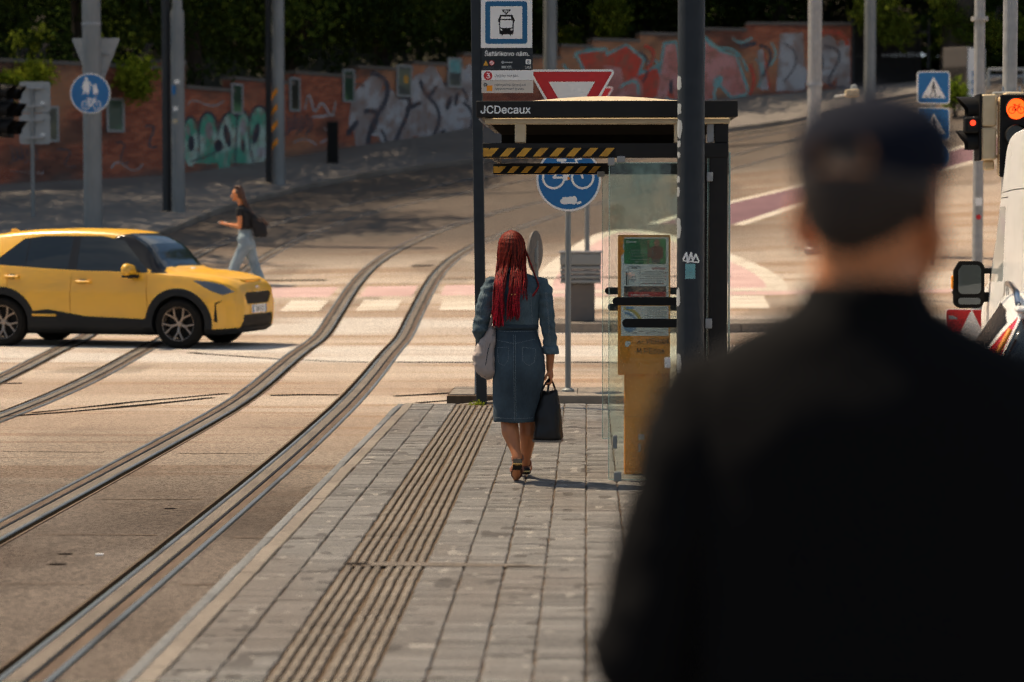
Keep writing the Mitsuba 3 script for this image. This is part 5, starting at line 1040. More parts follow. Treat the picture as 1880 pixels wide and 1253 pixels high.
def wheel(t, c, side, r, rz, pos, w=.215, rim=.24, spokes=5, name='wheel'):
    """side +1: the outer face looks to +y."""
    h = w / 2; y = 1.0 * side
    tyre = lathe([(rim - .01, -h + .01), (rim + .02, -h), (r - .035, -h), (r - .008, -h + .025), (r, -h + .05), (r, h - .05), (r - .008, h - .025), (r - .035, h), (rim + .02, h), (rim - .01, h - .01), (rim - .02, 0), (rim - .01, -h + .01)], 44)
    R = trimesh.transformations.rotation_matrix(-math.pi / 2, [1, 0, 0])
    def put(m): m = m.copy(); m.apply_transform(R); m.apply_translation(c); return xf(m, rz, pos)
    wk = add(t + '__' + name, put(tyre), 'm_rubber', smooth=35)
    o = h - .03
    s = side
    parts = [lathe([(rim - .035, s * (o - .06)), (rim - .015, s * (o + .015)), (rim - .002, s * (o + .02)), (rim - .002, s * (o - .1))], 44), lathe([(0, s * (o - .01)), (.035, s * (o - .012)), (.05, s * (o - .03)), (.05, s * (o - .08))], 20)]
    for k in range(spokes):
        a = 2 * math.pi * k / spokes + .3
        for d in (-.19, .19):
            p0 = np.array([.03 * math.cos(a), .03 * math.sin(a), s * (o - .03)]); p1 = np.array([.115 * math.cos(a + d * .5), .115 * math.sin(a + d * .5), s * (o - .018)]); p2 = np.array([(rim - .015) * math.cos(a + d * 1.6), (rim - .015) * math.sin(a + d * 1.6), s * (o - .004)])
            parts.append(tube([p0, p1, p2], [.018, .016, .015], 6))
    add(wk + '__rim', put(cat(parts)), 'm_rim', smooth=35)
    add(wk + '__brake_disc', put(lathe([(0, s * (o - .11)), (rim - .03, s * (o - .11)), (rim - .03, s * (o - .125)), (0, s * (o - .125))], 32)), 'm_black')
def put_all(t, rz, pos, items):
    for name, m, key, sm in items: add(t + '__' + name, xf(tri(m) if not isinstance(m, trimesh.Trimesh) else m, rz, pos), key, smooth=sm)

# the yellow small crossover
S = dict(x=[0, .05, .16, .40, .70, .93, 1.06, 1.35, 1.72, 2.1, 2.5, 3.0, 3.4, 3.78, 3.96, 4.08, 4.15, 4.18],
         top=[.80, .88, .945, 1.005, 1.045, 1.065, 1.115, 1.43, 1.585, 1.62, 1.63, 1.62, 1.59, 1.53, 1.31, 1.10, .93, .82],
         belt=[.72, .80, .87, .935, .975, .995, 1.0, 1.01, 1.02, 1.03, 1.045, 1.065, 1.09, 1.11, 1.08, 1.0, .86, .74],
         low=[.34, .24, .20, .19, .19, .19, .19, .19, .19, .19, .19, .19, .20, .24, .28, .33, .38, .44],
         w=[.62, .72, .81, .872, .885, .882, .875, .868, .864, .862, .866, .882, .892, .888, .87, .84, .79, .74],
         wb=[.55, .66, .76, .82, .835, .838, .835, .832, .83, .828, .826, .824, .815, .79, .77, .74, .69, .62],
         wt=[.40, .52, .63, .70, .72, .72, .72, .665, .615, .60, .595, .585, .575, .56, .60, .62, .60, .52])
XF, XR_, WR = .83, 3.43, .338
B = body_of(S)
wells = m3.Manifold()
for x in (XF, XR_): wells = wells + ycyl(x, WR, .385, .60, 1.5) + ycyl(x, WR, .385, -1.5, -.60)
B = B - wells
ws = prism_xy([(1.06, -.76), (1.06, .76), (1.56, .60), (1.56, -.60)], 1.05, 3) ; wsm = (B ^ ws); B = B - ws
wpoly = Polygon(smoothpoly([(1.26, 1.035), (1.70, 1.47), (2.05, 1.525), (2.9, 1.525), (3.2, 1.485), (3.54, 1.21), (3.50, 1.125), (2.9, 1.085), (2.2, 1.05)], .02))
side = prism_xz(np.array(wpoly.exterior.coords)[:-1]); sg_ = B ^ side; B = B - side
bp_ = sg_ ^ prism_xz([(2.33, .9), (2.47, .9), (2.45, 1.7), (2.35, 1.7)]); qp_ = sg_ ^ prism_xz([(3.10, .9), (3.115, .9), (3.115, 1.7), (3.10, 1.7)]); fw_ = (sg_ - bp_) ^ prism_xz([(0, 0), (2.4, 0), (2.4, 3), (0, 3)]); rr_ = (sg_ - bp_ - qp_) ^ prism_xz([(2.4, 0), (5, 0), (5, 3), (2.4, 3)])
ap_ = B ^ prism_xz([(1.0, 1.02), (1.48, 1.03), (1.86, 1.47), (1.82, 1.522), (1.56, 1.575)]); B = B - ap_
half = lambda m, s: m ^ m3.Manifold.cube((20, 4, 9), True).translate((0, 2 * s, 0))
rw = prism_yz([(-.5, 1.14), (.5, 1.14), (.46, 1.42), (-.46, 1.42)], 3.7, 4.3); rg = B ^ rw; B = B - rw
clad = prism_xz([(1.2, .0), (3.1, .0), (3.1, .48), (2.75, .52), (2.2, .43), (1.35, .40), (1.2, .44)])
for x in (XF, XR_): clad = clad + ycyl(x, WR, .485, -2, 2)
clad = clad + prism_xz([(-.1, 0), (.42, 0), (.42, .26), (-.1, .30)]) + prism_xz([(3.8, 0), (4.3, 0), (4.3, .5), (3.8, .42)])
cl = B ^ clad; B = B - clad
cl = cl.transform(np.array([[1, 0, 0, 0], [0, 1.012, 0, 0], [0, 0, 1, 0]], float))
hl = prism_xz([(.07, .775), (.20, .735), (.38, .80), (.62, .93), (.40, .915), (.2, .87)], .3, 2) + prism_xz([(.07, .775), (.20, .735), (.38, .80), (.62, .93), (.40, .915), (.2, .87)], -2, -.3)
hls = B ^ hl; B = B - hl
gr = prism_yz([(-.40, .60), (.40, .60), (.50, .72), (.44, .765), (-.44, .765), (-.50, .72)], -.2, .32); grs = B ^ gr; B = B - gr
lo_ = prism_yz([(-.62, .22), (.62, .22), (.54, .46), (-.54, .46)], -.2, .34); los = B ^ lo_; B = B - lo_
vent = prism_xz([(.20, .66), (.30, .63), (.325, .38), (.27, .36), (.285, .6)], .5, 2) + prism_xz([(.20, .66), (.30, .63), (.325, .38), (.27, .36), (.285, .6)], -2, -.5); vs = B ^ vent; B = B - vent
for xa, za, xb, zb in ((1.27, .36, 1.29, .99), (2.42, .39, 2.40, 1.04), (3.32, .60, 3.36, 1.06)):
    gp = prism_xz([(xa - .004, za), (xa + .004, za), (xb + .004, zb), (xb - .004, zb)]); gp = gp - m3.Manifold.cube((9, 1.66, 9), True); B = B - gp
YAW1 = math.pi - math.radians(13.0)
def place_front(wx, wy, lx, ly, rz, z):
    c, s = math.cos(rz), math.sin(rz); return (wx - (c * lx - s * ly), wy - (s * lx + c * ly), z)
pos = place_front(-5.50, 32.6, XF, .76, YAW1, tz(-5.5, 32.6) - .004)
car = thing('car', 'yellow small crossover car with black cladding crossing the tram tracks', 'car')
dn = lambda m, d: m.translate((0, 0, -d)); sq = lambda m, f: m.transform(np.array([[1, 0, 0, 0], [0, f, 0, 0], [0, 0, 1, 0]], float))
put_all(car, YAW1, pos, [('body', B, 'm_paint_yellow', 28), ('windscreen', dn(wsm, .006), 'm_car_glass', 28), ('rear_window', rg, 'm_car_glass', 28), ('cladding', cl, 'm_cladding', 28), *[(n, half(sq(m, f), s1), k_, 28) for s1 in (1, -1) for n, m, f, k_ in (('front_window', fw_, .99, 'm_car_glass'), ('rear_side_window', rr_, .99, 'm_car_glass'), ('window_pillar', bp_, .995, 'm_gloss_black'), ('window_divider', qp_, .995, 'm_gloss_black'), ('front_pillar', ap_, .998, 'm_gloss_black'), ('headlight', hls, 1.0, 'm_lamp'), ('side_vent', vs, .99, 'm_black'))],
    ('grille', grs.translate((.012, 0, 0)), 'm_black', 28), ('lower_intake', los.translate((.012, 0, 0)), 'm_black', 28)])
it = []
for s1 in (1, -1):
    mm = bone_body([((1.48, s1 * .93, 1.06), .085, (1.50, s1 * 1.02, 1.07), .09)], .03, 4); mm.vertices[:, 0] = 1.49 + (mm.vertices[:, 0] - 1.49) * .85; it.append(('mirror', mm, 'm_paint_yellow', True))
    it.append(('mirror_base', cat([bx(1.40, 1.52, min(s1 * .8, s1 * .96), max(s1 * .8, s1 * .96), .955, 1.0), rbx(1.41, 1.57, min(s1 * .88, s1 * 1.06), max(s1 * .88, s1 * 1.06), .965, 1.0, .02)]), 'm_cladding', False))
    for xh, zh in ((2.22, .90), (3.28, .965)):
        it.append(('door_handle', rbx(xh - .12, xh + .1, min(s1 * .845, s1 * .905), max(s1 * .845, s1 * .905), zh - .018, zh + .018, .016), 'm_paint_yellow', True)); it.append(('handle_recess', rbx(xh - .05, xh + .06, min(s1 * .8, s1 * .884), max(s1 * .8, s1 * .884), zh - .028, zh + .034, .02), 'm_cladding', True))
    it.append(('sill_badge', rbx(2.62, 2.98, min(s1 * .8, s1 * .884), max(s1 * .8, s1 * .884), .425, .46, .012), 'm_paint_yellow', True))
it.append(('roof_fin', loft([ell((3.60, 0, 1.52), .13, .035, 16), ell((3.63, 0, 1.575), .09, .022, 16), ell((3.66, 0, 1.625), .03, .006, 16)]), 'm_paint_yellow', True))
it.append(('spoiler', rbx(3.7, 4.0, -.56, .56, 1.455, 1.49, .016), 'm_paint_yellow', 40)); it.append(('wiper', tube([(1.04, -.5, 1.095), (1.10, .05, 1.13), (1.04, .5, 1.10)], .012, 6), 'm_black', True))
it.append(('washer_cap', rbx(.93, 1.0, -.05, .02, 1.06, 1.09, .015), 'm_white', True))
it.append(('bonnet_edge', tube([(.22, -.6, .945), (.09, -.3, .925), (.075, 0, .925), (.09, .3, .925), (.22, .6, .945)], .012, 8), 'm_paint_yellow', True))
it.append(('number_plate', bx(-.022, .0, -.26, .26, .475, .588), 'm_white', False)); it.append(('plate_band', bx(-.0245, -.0225, .215, .26, .475, .588), 'm_blue', False)); it.append(('plate_band', bx(-.0245, -.0225, -.26, -.215, .475, .588), 'm_blue', False))
it.append(('plate_mount', bx(-.004, .14, -.3, .3, .462, .60), 'm_paint_yellow', False))
it.append(('emblem', cat([lathe([(.035, -.006), (.047, -.006), (.047, .006), (.035, .006)], 24).apply_transform(np.array([[0, 0, 1, .012], [1.35, 0, 0, 0], [0, 1, 0, .80], [0, 0, 0, 1.0]])), bx(.006, .016, -.006, .006, .77, .83)]), 'm_chrome', False))
it.append(('underbody', rbx(.35, 3.95, -.62, .62, .17, .5, .05), 'm_black', 40))
put_all(car, YAW1, pos, it)
tx_ = text('BA·5S', .075, 0, 0, True, 'c'); tx_.apply_transform(UP); tx_.apply_transform(trimesh.transformations.rotation_matrix(-math.pi / 2, [0, 0, 1])); tx_.apply_translation((-.0235, 0, .492)); add(car + '__plate_marks', xf(tx_, YAW1, pos), 'm_textgrey')
for x in (XF, XR_):
    for s1 in (1, -1): wheel(car, (x, s1 * .765, WR), s1, WR, YAW1, pos)

# the white estate car in the lane to the right
S2 = dict(x=[0, .06, .2, .5, .9, 1.15, 1.3, 1.7, 2.1, 2.6, 3.2, 3.8, 4.2, 4.45, 4.6, 4.72, 4.78, 4.8],
          top=[.72, .80, .87, .93, .985, 1.02, 1.07, 1.25, 1.395, 1.445, 1.455, 1.445, 1.42, 1.38, 1.20, 1.02, .92, .82],
          belt=[.64, .72, .79, .86, .91, .93, .935, .95, .96, .97, .985, 1.0, 1.01, 1.0, .98, .92, .84, .74],
          low=[.32, .24, .20] + [.19] * 11 + [.24, .30, .36, .42], w=[.62, .74, .84, .9, .92, .92, .92, .92, .92, .92, .92, .925, .92, .91, .90, .88, .85, .80],
          wb=[.56, .68, .78, .85, .87, .875, .875, .875, .875, .875, .875, .87, .86, .85, .84, .82, .78, .72], wt=[.42, .55, .66, .72, .75, .75, .75, .69, .64, .63, .62, .61, .60, .60, .66, .70, .70, .62])
B2 = body_of(S2); w2 = m3.Manifold()
for x in (.95, 3.72): w2 = w2 + ycyl(x, .34, .39, .62, 1.5) + ycyl(x, .34, .39, -1.5, -.62)
B2 = B2 - w2
q_ = prism_xy([(1.3, -.64), (1.3, .64), (2.05, .55), (2.05, -.55)], 1.0, 3); ws2 = B2 ^ q_; B2 = B2 - q_
q_ = prism_xz(smoothpoly([(1.5, 1.0), (2.15, 1.325), (2.6, 1.365), (3.6, 1.36), (4.18, 1.31), (4.26, 1.06), (3.4, 1.03), (2.4, 1.0)], .02)); sd2 = B2 ^ q_; B2 = B2 - q_
q_ = prism_yz([(-.72, 1.02), (.72, 1.02), (.645, 1.2), (.573, 1.345), (-.573, 1.345), (-.645, 1.2)], 4.36, 4.9); rw2 = B2 ^ q_; B2 = B2 - q_
tl = m3.Manifold()
for s1 in (1, -1): tl = tl + prism_yz([(s1 * .80, .82), (s1 * .97, .82), (s1 * .97, 1.02), (s1 * .72, 1.36), (s1 * .585, 1.345), (s1 * .655, 1.2), (s1 * .735, 1.02)], 4.34, 4.9)
tls = B2 ^ tl; B2 = B2 - tl
q_ = prism_xz([(-.2, 0), (5, 0), (5, .30), (-.2, .28)]); cl2 = B2 ^ q_; B2 = B2 - q_
c2 = thing('car', 'white estate car with roof rails and a red tail light beside the van', 'car')
RZ2 = -math.pi / 2 - math.radians(8.5); pos2 = place_front(2.30, 13.0, 4.3, -.59, RZ2, -.155)
put_all(c2, RZ2, pos2, [('body', B2, 'm_paint_white', 28), ('windscreen', ws2, 'm_car_glass', 28), *[('side_window', half(sq(sd2, .99), s1), 'm_dark_glass', 28) for s1 in (1, -1)], ('rear_window', rw2.translate((-.006, 0, 0)), 'm_car_glass', 28), ('cladding', cl2, 'm_cladding', 28), ('tail_light', tls ^ m3.Manifold.cube((12, 4, 9), True).translate((0, 2, 0)), 'm_taillight', 28), ('tail_light', tls ^ m3.Manifold.cube((12, 4, 9), True).translate((0, -2, 0)), 'm_taillight', 28)])
it = []
for s1 in (1, -1):
    it.append(('roof_rail', tube([(2.2, s1 * .60, 1.40), (2.4, s1 * .60, 1.475), (3.2, s1 * .595, 1.49), (4.0, s1 * .585, 1.47), (4.2, s1 * .58, 1.41)], .017, 8), 'm_chrome', True)); it.append(('window_trim', tube([(1.62, s1 * .868, 1.012), (2.4, s1 * .872, 1.0), (3.4, s1 * .868, 1.028), (4.24, s1 * .855, 1.058)], .010, 6), 'm_chrome', True))
    mm = bone_body([((1.75, s1 * .96, .98), .075, (1.78, s1 * 1.05, .99), .08)], .03, 3); it.append(('mirror', mm, 'm_paint_white', True))
    it.append(('lamp_core', tube([(4.67, s1 * .77, 1.04), (4.615, s1 * .70, 1.16), (4.545, s1 * .63, 1.29)], .014, 6), 'm_orange', True))
it.append(('rear_spoiler', rbx(4.22, 4.50, -.6, .6, 1.375, 1.405, .014), 'm_paint_white', 40)); it.append(('underbody', rbx(.4, 4.5, -.62, .62, .17, .45, .05), 'm_black', 40)); it.append(('number_plate', bx(4.79, 4.81, -.26, .26, .62, .73), 'm_white', False))
put_all(c2, RZ2, pos2, it)
for x in (.95, 3.72):
    for s1 in (1, -1): wheel(c2, (x, s1 * .78, .34), s1, .34, RZ2, pos2)

# the white high van farther ahead
S3 = dict(x=[0, .05, .2, .55, .95, 1.15, 1.5, 1.9, 2.25, 2.7, 4.5, 5.8, 5.95, 6.0],
          top=[.86, 1.0, 1.12, 1.24, 1.34, 1.42, 1.86, 2.30, 2.58, 2.68, 2.70, 2.68, 2.64, 2.5], belt=[.78, .92, 1.02, 1.12, 1.18, 1.2, 1.25, 1.28, 1.3, 1.32, 1.32, 1.32, 1.3, 1.25],
          low=[.32, .26, .24] + [.24] * 9 + [.3, .34], w=[.72, .86, .94, .99, 1.02, 1.025, 1.025, 1.025, 1.025, 1.025, 1.025, 1.02, 1.0, .97],
          wb=[.68, .82, .91, .96, .99, 1.0, 1.0, 1.0, 1.0, 1.0, 1.0, 1.0, .98, .95], wt=[.55, .68, .78, .84, .88, .90, .92, .93, .935, .94, .945, .945, .93, .9])
B3 = body_of(S3); w3 = m3.Manifold()
for x in (.98, 4.9): w3 = w3 + ycyl(x, .35, .41, .7, 1.5) + ycyl(x, .35, .41, -1.5, -.7)
B3 = B3 - w3
q_ = prism_xy([(1.15, -.86), (1.15, .86), (2.18, .82), (2.18, -.82)], 1.36, 3); ws3 = B3 ^ q_; B3 = B3 - q_
q_ = prism_xz(smoothpoly([(1.28, 1.24), (1.66, 1.80), (1.95, 1.97), (2.62, 1.97), (2.62, 1.28)], .05)); sd3 = B3 ^ q_; B3 = B3 - q_
q_ = prism_xz([(-.2, 0), (6.2, 0), (6.2, .42), (-.2, .42)]); cl3 = B3 ^ q_; B3 = B3 - q_
for xa, za, xb, zb in ((1.18, .5, 1.22, 1.22), (2.75, .5, 2.75, 2.5), (4.1, .5, 4.1, 2.5)):
    gp = prism_xz([(xa - .006, za), (xa + .006, za), (xb + .006, zb), (xb - .006, zb)]) - m3.Manifold.cube((20, 1.78, 9), True); B3 = B3 - gp
for pts in ([(1.72, 2.02), (2.1, 2.10), (3.2, 2.12), (5.8, 2.12)], [(1.64, 1.92), (1.95, 2.05), (2.75, 2.055)]):
    for a, b in zip(pts[:-1], pts[1:]):
        gp = prism_xz([(a[0], a[1] - .005), (b[0], b[1] - .005), (b[0], b[1] + .005), (a[0], a[1] + .005)]) - m3.Manifold.cube((20, 1.84, 9), True); B3 = B3 - gp
RZ3 = -math.pi / 2 - math.radians(3.5)
c3 = thing('van', 'white high roof van with a large black wing mirror at the right edge', 'van')
pos3 = (5.0, 25.0, -.15)
mat('m_van_glass', (0.30, 0.33, 0.33), 0.05, specular=0.8)
put_all(c3, RZ3, pos3, [('body', B3, 'm_paint_white', 28), ('windscreen', ws3, 'm_car_glass', 28), *[('side_window', half(sq(sd3, .995), s1), 'm_van_glass', 28) for s1 in (1, -1)], ('cladding', cl3, 'm_cladding', 28)])
for x in (.98, 4.9):
    for s1 in (1, -1): wheel(c3, (x, s1 * .90, .35), s1, .35, RZ3, pos3, rim=.21)
mir = np.array([at(1780, 523, 23.55)[0], 23.55, at(1780, 523, 23.55)[2]]); k = 23.55 / F
def mirror(t, c, sx):
    hsg = rrect(-29 * k, 27 * k, -43 * k, 43 * k, 14 * k).union(Polygon([(-31 * k, -14 * k), (-20 * k, -40 * k), (10 * k, -43 * k), (20 * k, -20 * k)]))
    hsg = hsg.difference(Polygon([(-30 * k, 44 * k), (-30 * k, 24 * k), (-18 * k, 44 * k)])).buffer(4 * k).buffer(-4 * k)
    ts = lambda s: affinity.scale(s, sx, 1, origin=(0, 0))
    q = np.array(ts(hsg).simplify(.002).exterior.coords)[:-1]
    m = loft([np.column_stack([q[:, 0] * f, np.full(len(q), y), q[:, 1] * f]) for f, y in ((1.0, 0), (1.0, .05), (.93, .11), (.7, .16))])
    h = add(t + '__wing_mirror', xf(m, 0, c), 'm_black', smooth=40)
    up_ = rrect(-22 * k, 20 * k, -17 * k, 36 * k, 9 * k).difference(Polygon([(-30 * k, 44 * k), (-30 * k, 14 * k), (-9 * k, 44 * k)])); lw = rrect(-22 * k, 19 * k, -36 * k, -24 * k, 5 * k)
    for g in (up_, lw): pg = plate(ts(g), .004, .003); pg.apply_transform(trimesh.transformations.rotation_matrix(-.055, [1, 0, 0])); pg.apply_translation((0, -.022, 0)); add(h + '__glass', xf(pg, .06 * sx, c), 'm_mirror')
    for z0, z1 in ((20 * k, 30 * k), (-32 * k, -14 * k)): add(h + '__arm', xf(rbx(*sorted((sx * 22 * k, sx * 50 * k)), .03, .09, z0, z1, .012), 0, c), 'm_black', smooth=40)
    add(h + '__base', xf(rbx(*sorted((sx * 40 * k, sx * 54 * k)), .02, .12, -34 * k, 26 * k, .015), 0, c), 'm_black', smooth=40)
    add(h + '__indicator', xf(rbx(*sorted((sx * -32 * k, sx * -27 * k)), .01, .06, -8 * k, 16 * k, .006), 0, c), 'm_orange', smooth=40)
mirror(c3, mir, 1); mirror(c3, mir + [2 * (pos3[0] - mir[0]), 0, 0], -1)
# ------------------------------------------------------------------ people
mat('m_dark_hair', P(lambda p, n, uv: MX((0.012, 0.008, 0.006), (0.03, 0.018, 0.012), N(p.x * 300, p.y * 300, p.z * 90))), 0.6)
mat('m_skin', P(lambda p, n, uv: MX((0.38, 0.135, 0.050), (0.45, 0.175, 0.07), FB(p.x * 30, p.y * 30, p.z * 30, 3))), 0.5)
mat('m_skin_light', P(lambda p, n, uv: MX((0.60, 0.225, 0.090), (0.66, 0.265, 0.112), FB(p.x * 20, p.y * 20, p.z * 20, 3))), 0.5)
def denim(a, b, k):
    def f(p, n, uv):
        w = N(p.x * 420, p.y * 420, p.z * 900) * .35 + N(p.x * 150, p.y * 150, p.z * 60) * .3
        c = MX(a, b, SS(0.25, 0.8, FB(p.x * 9, p.y * 9, p.z * 5 + k, 4)))
        return c * (0.75 + w)
    return P(f)
def folds(sc):
    return lambda p, n, uv: FB(p.x * sc + 4 * p.z, p.y * sc, p.z * sc * .8 - 5 * p.x, 3)
bmat('m_jacket_denim', denim((0.028, 0.052, 0.068), (0.075, 0.115, 0.138), 0.0), folds(14), 0.022, 0.85, eps=4e-3)
bmat('m_skirt_denim', denim((0.017, 0.033, 0.048), (0.042, 0.070, 0.092), 7.0), folds(6), 0.012, 0.85, eps=4e-3)
mat('m_stitch', (0.13, 0.165, 0.185), 0.8); mat('m_seam', (0.022, 0.04, 0.055), 0.85)
for _k, _f in ((0, .38), (1, .85), (2, 1.35)):  # one braid colour scaled darker and brighter, painting shade between strands
    mat(f'm_braid_{_k}', P(lambda p, n, uv, f=_f: MX((0.34, 0.003, 0.018), (0.15, 0.012, 0.004), SS(1.0, 1.50, p.z + .12 * (N(p.x * 60, p.y * 60) - .5))) * (0.55 + 0.9 * N(p.x * 90, p.y * 90, p.z * 160)) * f), 0.6, specular=0.2)
mat('m_skin_sun_paint', (0.62, 0.235, 0.085), 0.5)  # sunlight on the arm is put into this brighter, oranger skin
mat('m_gold', (0.7, 0.45, 0.15), 0.25, metallic=1.0)
bmat('m_tote', P(lambda p, n, uv: MX((0.30, 0.255, 0.235), (0.37, 0.32, 0.30), FB(p.x * 14, p.y * 14, p.z * 14, 3))), folds(11), 0.02, 0.85, eps=4e-3)
bmat('m_leather', (0.007, 0.007, 0.008), folds(8), 0.01, 0.42, eps=4e-3, specular=0.35)
mat('m_leather_grey', (0.16, 0.15, 0.135), 0.4); mat('m_sole', (0.10, 0.032, 0.018), 0.5); mat('m_strap', (0.25, 0.09, 0.045), 0.45)
def finger(p0, dirs, lens, r0, r1):
    """A chain of joints from p0."""
    out, p = [], np.array(p0, float); n = len(lens)
    for k, (d, l) in enumerate(zip(dirs, lens)):
        d = np.array(d, float); d /= np.linalg.norm(d); q = p + d * l
        out.append((p, r0 + (r1 - r0) * k / n, q, r0 + (r1 - r0) * (k + 1) / n)); p = q
    return out

# --- the woman walking away
WY = 15.7; K = WY / F; W0 = np.array([at(953, 885, WY)[0], WY, 0.0])
def wp(px, py, y=0.0): return np.array([(px - 953) * K, y, (885 - py) * K])
wm = thing('person', 'woman with long red braids in a denim jacket and skirt, walking away', 'person')
def wadd(name, m, key, sm=True, parent=None):
    m = m.copy(); m.apply_translation(W0); return add((parent or wm) + '__' + name, m, key, smooth=sm)
hp = wp(939, 458, .03)
body = [ (hp + [0, 0, .02], .082, hp + [0, .03, .025], .080), (hp + [0, .045, -.02], .062, hp + [0, .075, -.075], .035), (hp + [0, .0, -.06], .05, wp(945, 512, .015), .055),
  (wp(937, 740, .03), .066, wp(934, 770, .04), .056), (wp(934, 770, .04), .056, wp(937, 792, .005), .058), (wp(937, 792, .005), .058, wp(946, 822, -.045), .036), (wp(946, 822, -.045), .036, wp(951, 838, -.075), .030),
  (wp(951, 838, -.075), .030, wp(948, 868, .0), .032), (wp(948, 868, .0), .032, wp(947, 879, .06), .022),
  (wp(968, 740, .08), .066, wp(968, 772, .12), .055), (wp(968, 772, .12), .055, wp(969, 797, .12), .057), (wp(969, 797, .12), .057, wp(965, 835, .19), .036), (wp(965, 835, .19), .036, wp(963, 856, .22), .030),
  (wp(963, 856, .22), .032, wp(962, 868, .30), .032), (wp(962, 868, .30), .03, wp(961, 876, .42), .022),
  (wp(1011, 632), .034, wp(1010, 660, .02), .026), (wp(1010, 660, .02), .026, wp(1009, 676, .025), .022)]
wr_ = wp(1009, 677, .025)
palm = [(wr_, .02, wr_ + [.008, .0, -.045], .018), (wr_ + [0, -.01, -.02], .016, wr_ + [.006, -.025, -.05], .014), (wr_ + [0, .012, -.02], .016, wr_ + [.008, .025, -.05], .014)]
for k, (yy, l) in enumerate(((-.030, .9), (-.010, 1.0), (.010, .97), (.028, .82))):
    palm += finger(wr_ + [.010, yy, -.050], [(.05, 0, -1), (-.55, 0, -.8), (-1, 0, .15)], [.030 * l, .024 * l, .018 * l], .0085, .0068)
palm += finger(wr_ + [-.004, -.026, -.018], [(-.5, -.6, -.7), (-.35, -.1, -.9)], [.032, .026], .0095, .0075)
body += [(wp(945, 512, .015), .055, wp(946, 560), .09), (wp(946, 560), .09, wp(948, 600), .085), (wp(948, 600), .085, wp(952, 670), .10), (wp(948, 670), .09, wp(937, 740, .03), .064), (wp(958, 670), .09, wp(968, 740, .08), .064), (wp(946, 530), .05, wp(991, 526), .045), (wp(991, 526), .042, wp(1006, 600, -.02), .034), (wp(1006, 600, -.02), .034, wp(1011, 632), .030), (wp(946, 530), .05, wp(905, 526), .045), (wp(905, 526), .042, wp(882, 602, -.035), .034), (wp(882, 602, -.035), .034, wp(888, 622, .14), .028)]
BODY = man(bone_body(body, .015, 6))
BODY = BODY + man(bone_body(palm, .004, 5, 14))
lh = wp(893, 636, .24)
lp = [(wp(888, 622, .14), .028, lh, .022), (lh, .02, lh + [.02, .05, -.01], .018)]
for k in range(4): lp += finger(lh + [.02, .05 + .0, .015 - .014 * k], [(.6, .8, 0), (1, -.2, 0), (.4, -1, 0)], [.03, .024, .017], .008, .0065)
lp += finger(lh + [.01, .02, .02], [(.5, .5, .7), (.8, .4, .2)], [.03, .025], .009, .007)
BODY = BODY + man(bone_body(lp, .005, 5, 14)); wadd('body', tri(BODY), 'm_skin', 40)
# face on the far side
for s in (-1, 1):
    wadd('eye', trimesh.creation.icosphere(2, .011).apply_translation(hp + [s * .031, .098, -.002]), 'm_white'); wadd('ear', bone_body([(hp + [s * .08, .01, .0], .012, hp + [s * .083, .008, -.035], .009)], .006, 3), 'm_skin')
wadd('nose', bone_body([(hp + [0, .105, -.005], .008, hp + [0, .124, -.042], .012)], .006, 3), 'm_skin'); wadd('mouth', bone_body([(hp + [-.02, .100, -.072], .006, hp + [.02, .100, -.072], .006)], .006, 3), 'm_strap')
# jacket
def wring(y, l, r, ry, yc=0.0, n=48, p=2.25): c = wp((l + r) / 2, y, yc); return ell((c[0], c[1], c[2]), (r - l) / 2 * K, ry, n, p)
jk = loft([wring(606, 914, 984, .088), wring(601, 910, 987, .098), wring(597, 909, 988, .10), wring(585, 907, 989, .104), wring(565, 903, 991, .112), wring(545, 901, 994, .116), wring(530, 899, 997, .114), wring(519, 899, 999, .10), wring(511, 906, 994, .085), wring(505, 918, 980, .07), wring(500, 926, 968, .06), wring(492, 929, 964, .055), wring(490, 931, 961, .048)])
sl = bone_body([(wp(905, 523), .062, wp(899, 534, -.005), .060), (wp(899, 534, -.005), .058, wp(887, 575, -.035), .054), (wp(887, 575, -.035), .054, wp(881, 602, -.04), .052), (wp(881, 602, -.04), .052, wp(886, 620, .06), .048), (wp(886, 620, .06), .048, wp(889, 626, .15), .042)], .014, 8)
sr = bone_body([(wp(991, 524), .062, wp(998, 536, -.005), .058), (wp(998, 536, -.005), .057, wp(1004, 580, -.02), .052), (wp(1004, 580, -.02), .052, wp(1007, 600, -.02), .049), (wp(1007, 600, -.02), .049, wp(1010, 632, 0), .044)], .014, 8)
for m, s in ((jk, 1), (sl, 2), (sr, 3)):
    d = meshkit.fbm(m.vertices * [16, 16, 34], 3, s) - .5; m.vertices += m.vertex_normals * (d * (.018 if s == 1 else .030))[:, None]
J = wadd('jacket', jk, 'm_jacket_denim'); wadd('sleeve', sl, 'm_jacket_denim', parent=J); wadd('sleeve', sr, 'm_jacket_denim', parent=J)
wadd('cuff', loft([ell(wp(1010, 634, 0), .050, .050, 28), ell(wp(1010.5, 640, 0), .054, .054, 28), ell(wp(1012, 648, .004), .053, .053, 28), ell(wp(1012, 649, .004), .045, .045, 28), ell(wp(1011, 640, .004), .042, .042, 28)]), 'm_jacket_denim', parent=J)
col = loft([np.array(ell(wp(947, 503, .01), .068, .074, 36)), ell(wp(947, 494, .0), .070, .078, 36), ell(wp(947, 489, -.004), .066, .072, 36), ell(wp(947, 492, 0), .058, .062, 36)]); wadd('collar', col, 'm_jacket_denim', parent=J)
wadd('belt', loft([wring(604, 910, 987, .100), wring(598, 908, 989, .106), wring(594, 909, 988, .104), wring(593, 911, 986, .098)]), 'm_skirt_denim', parent=J)
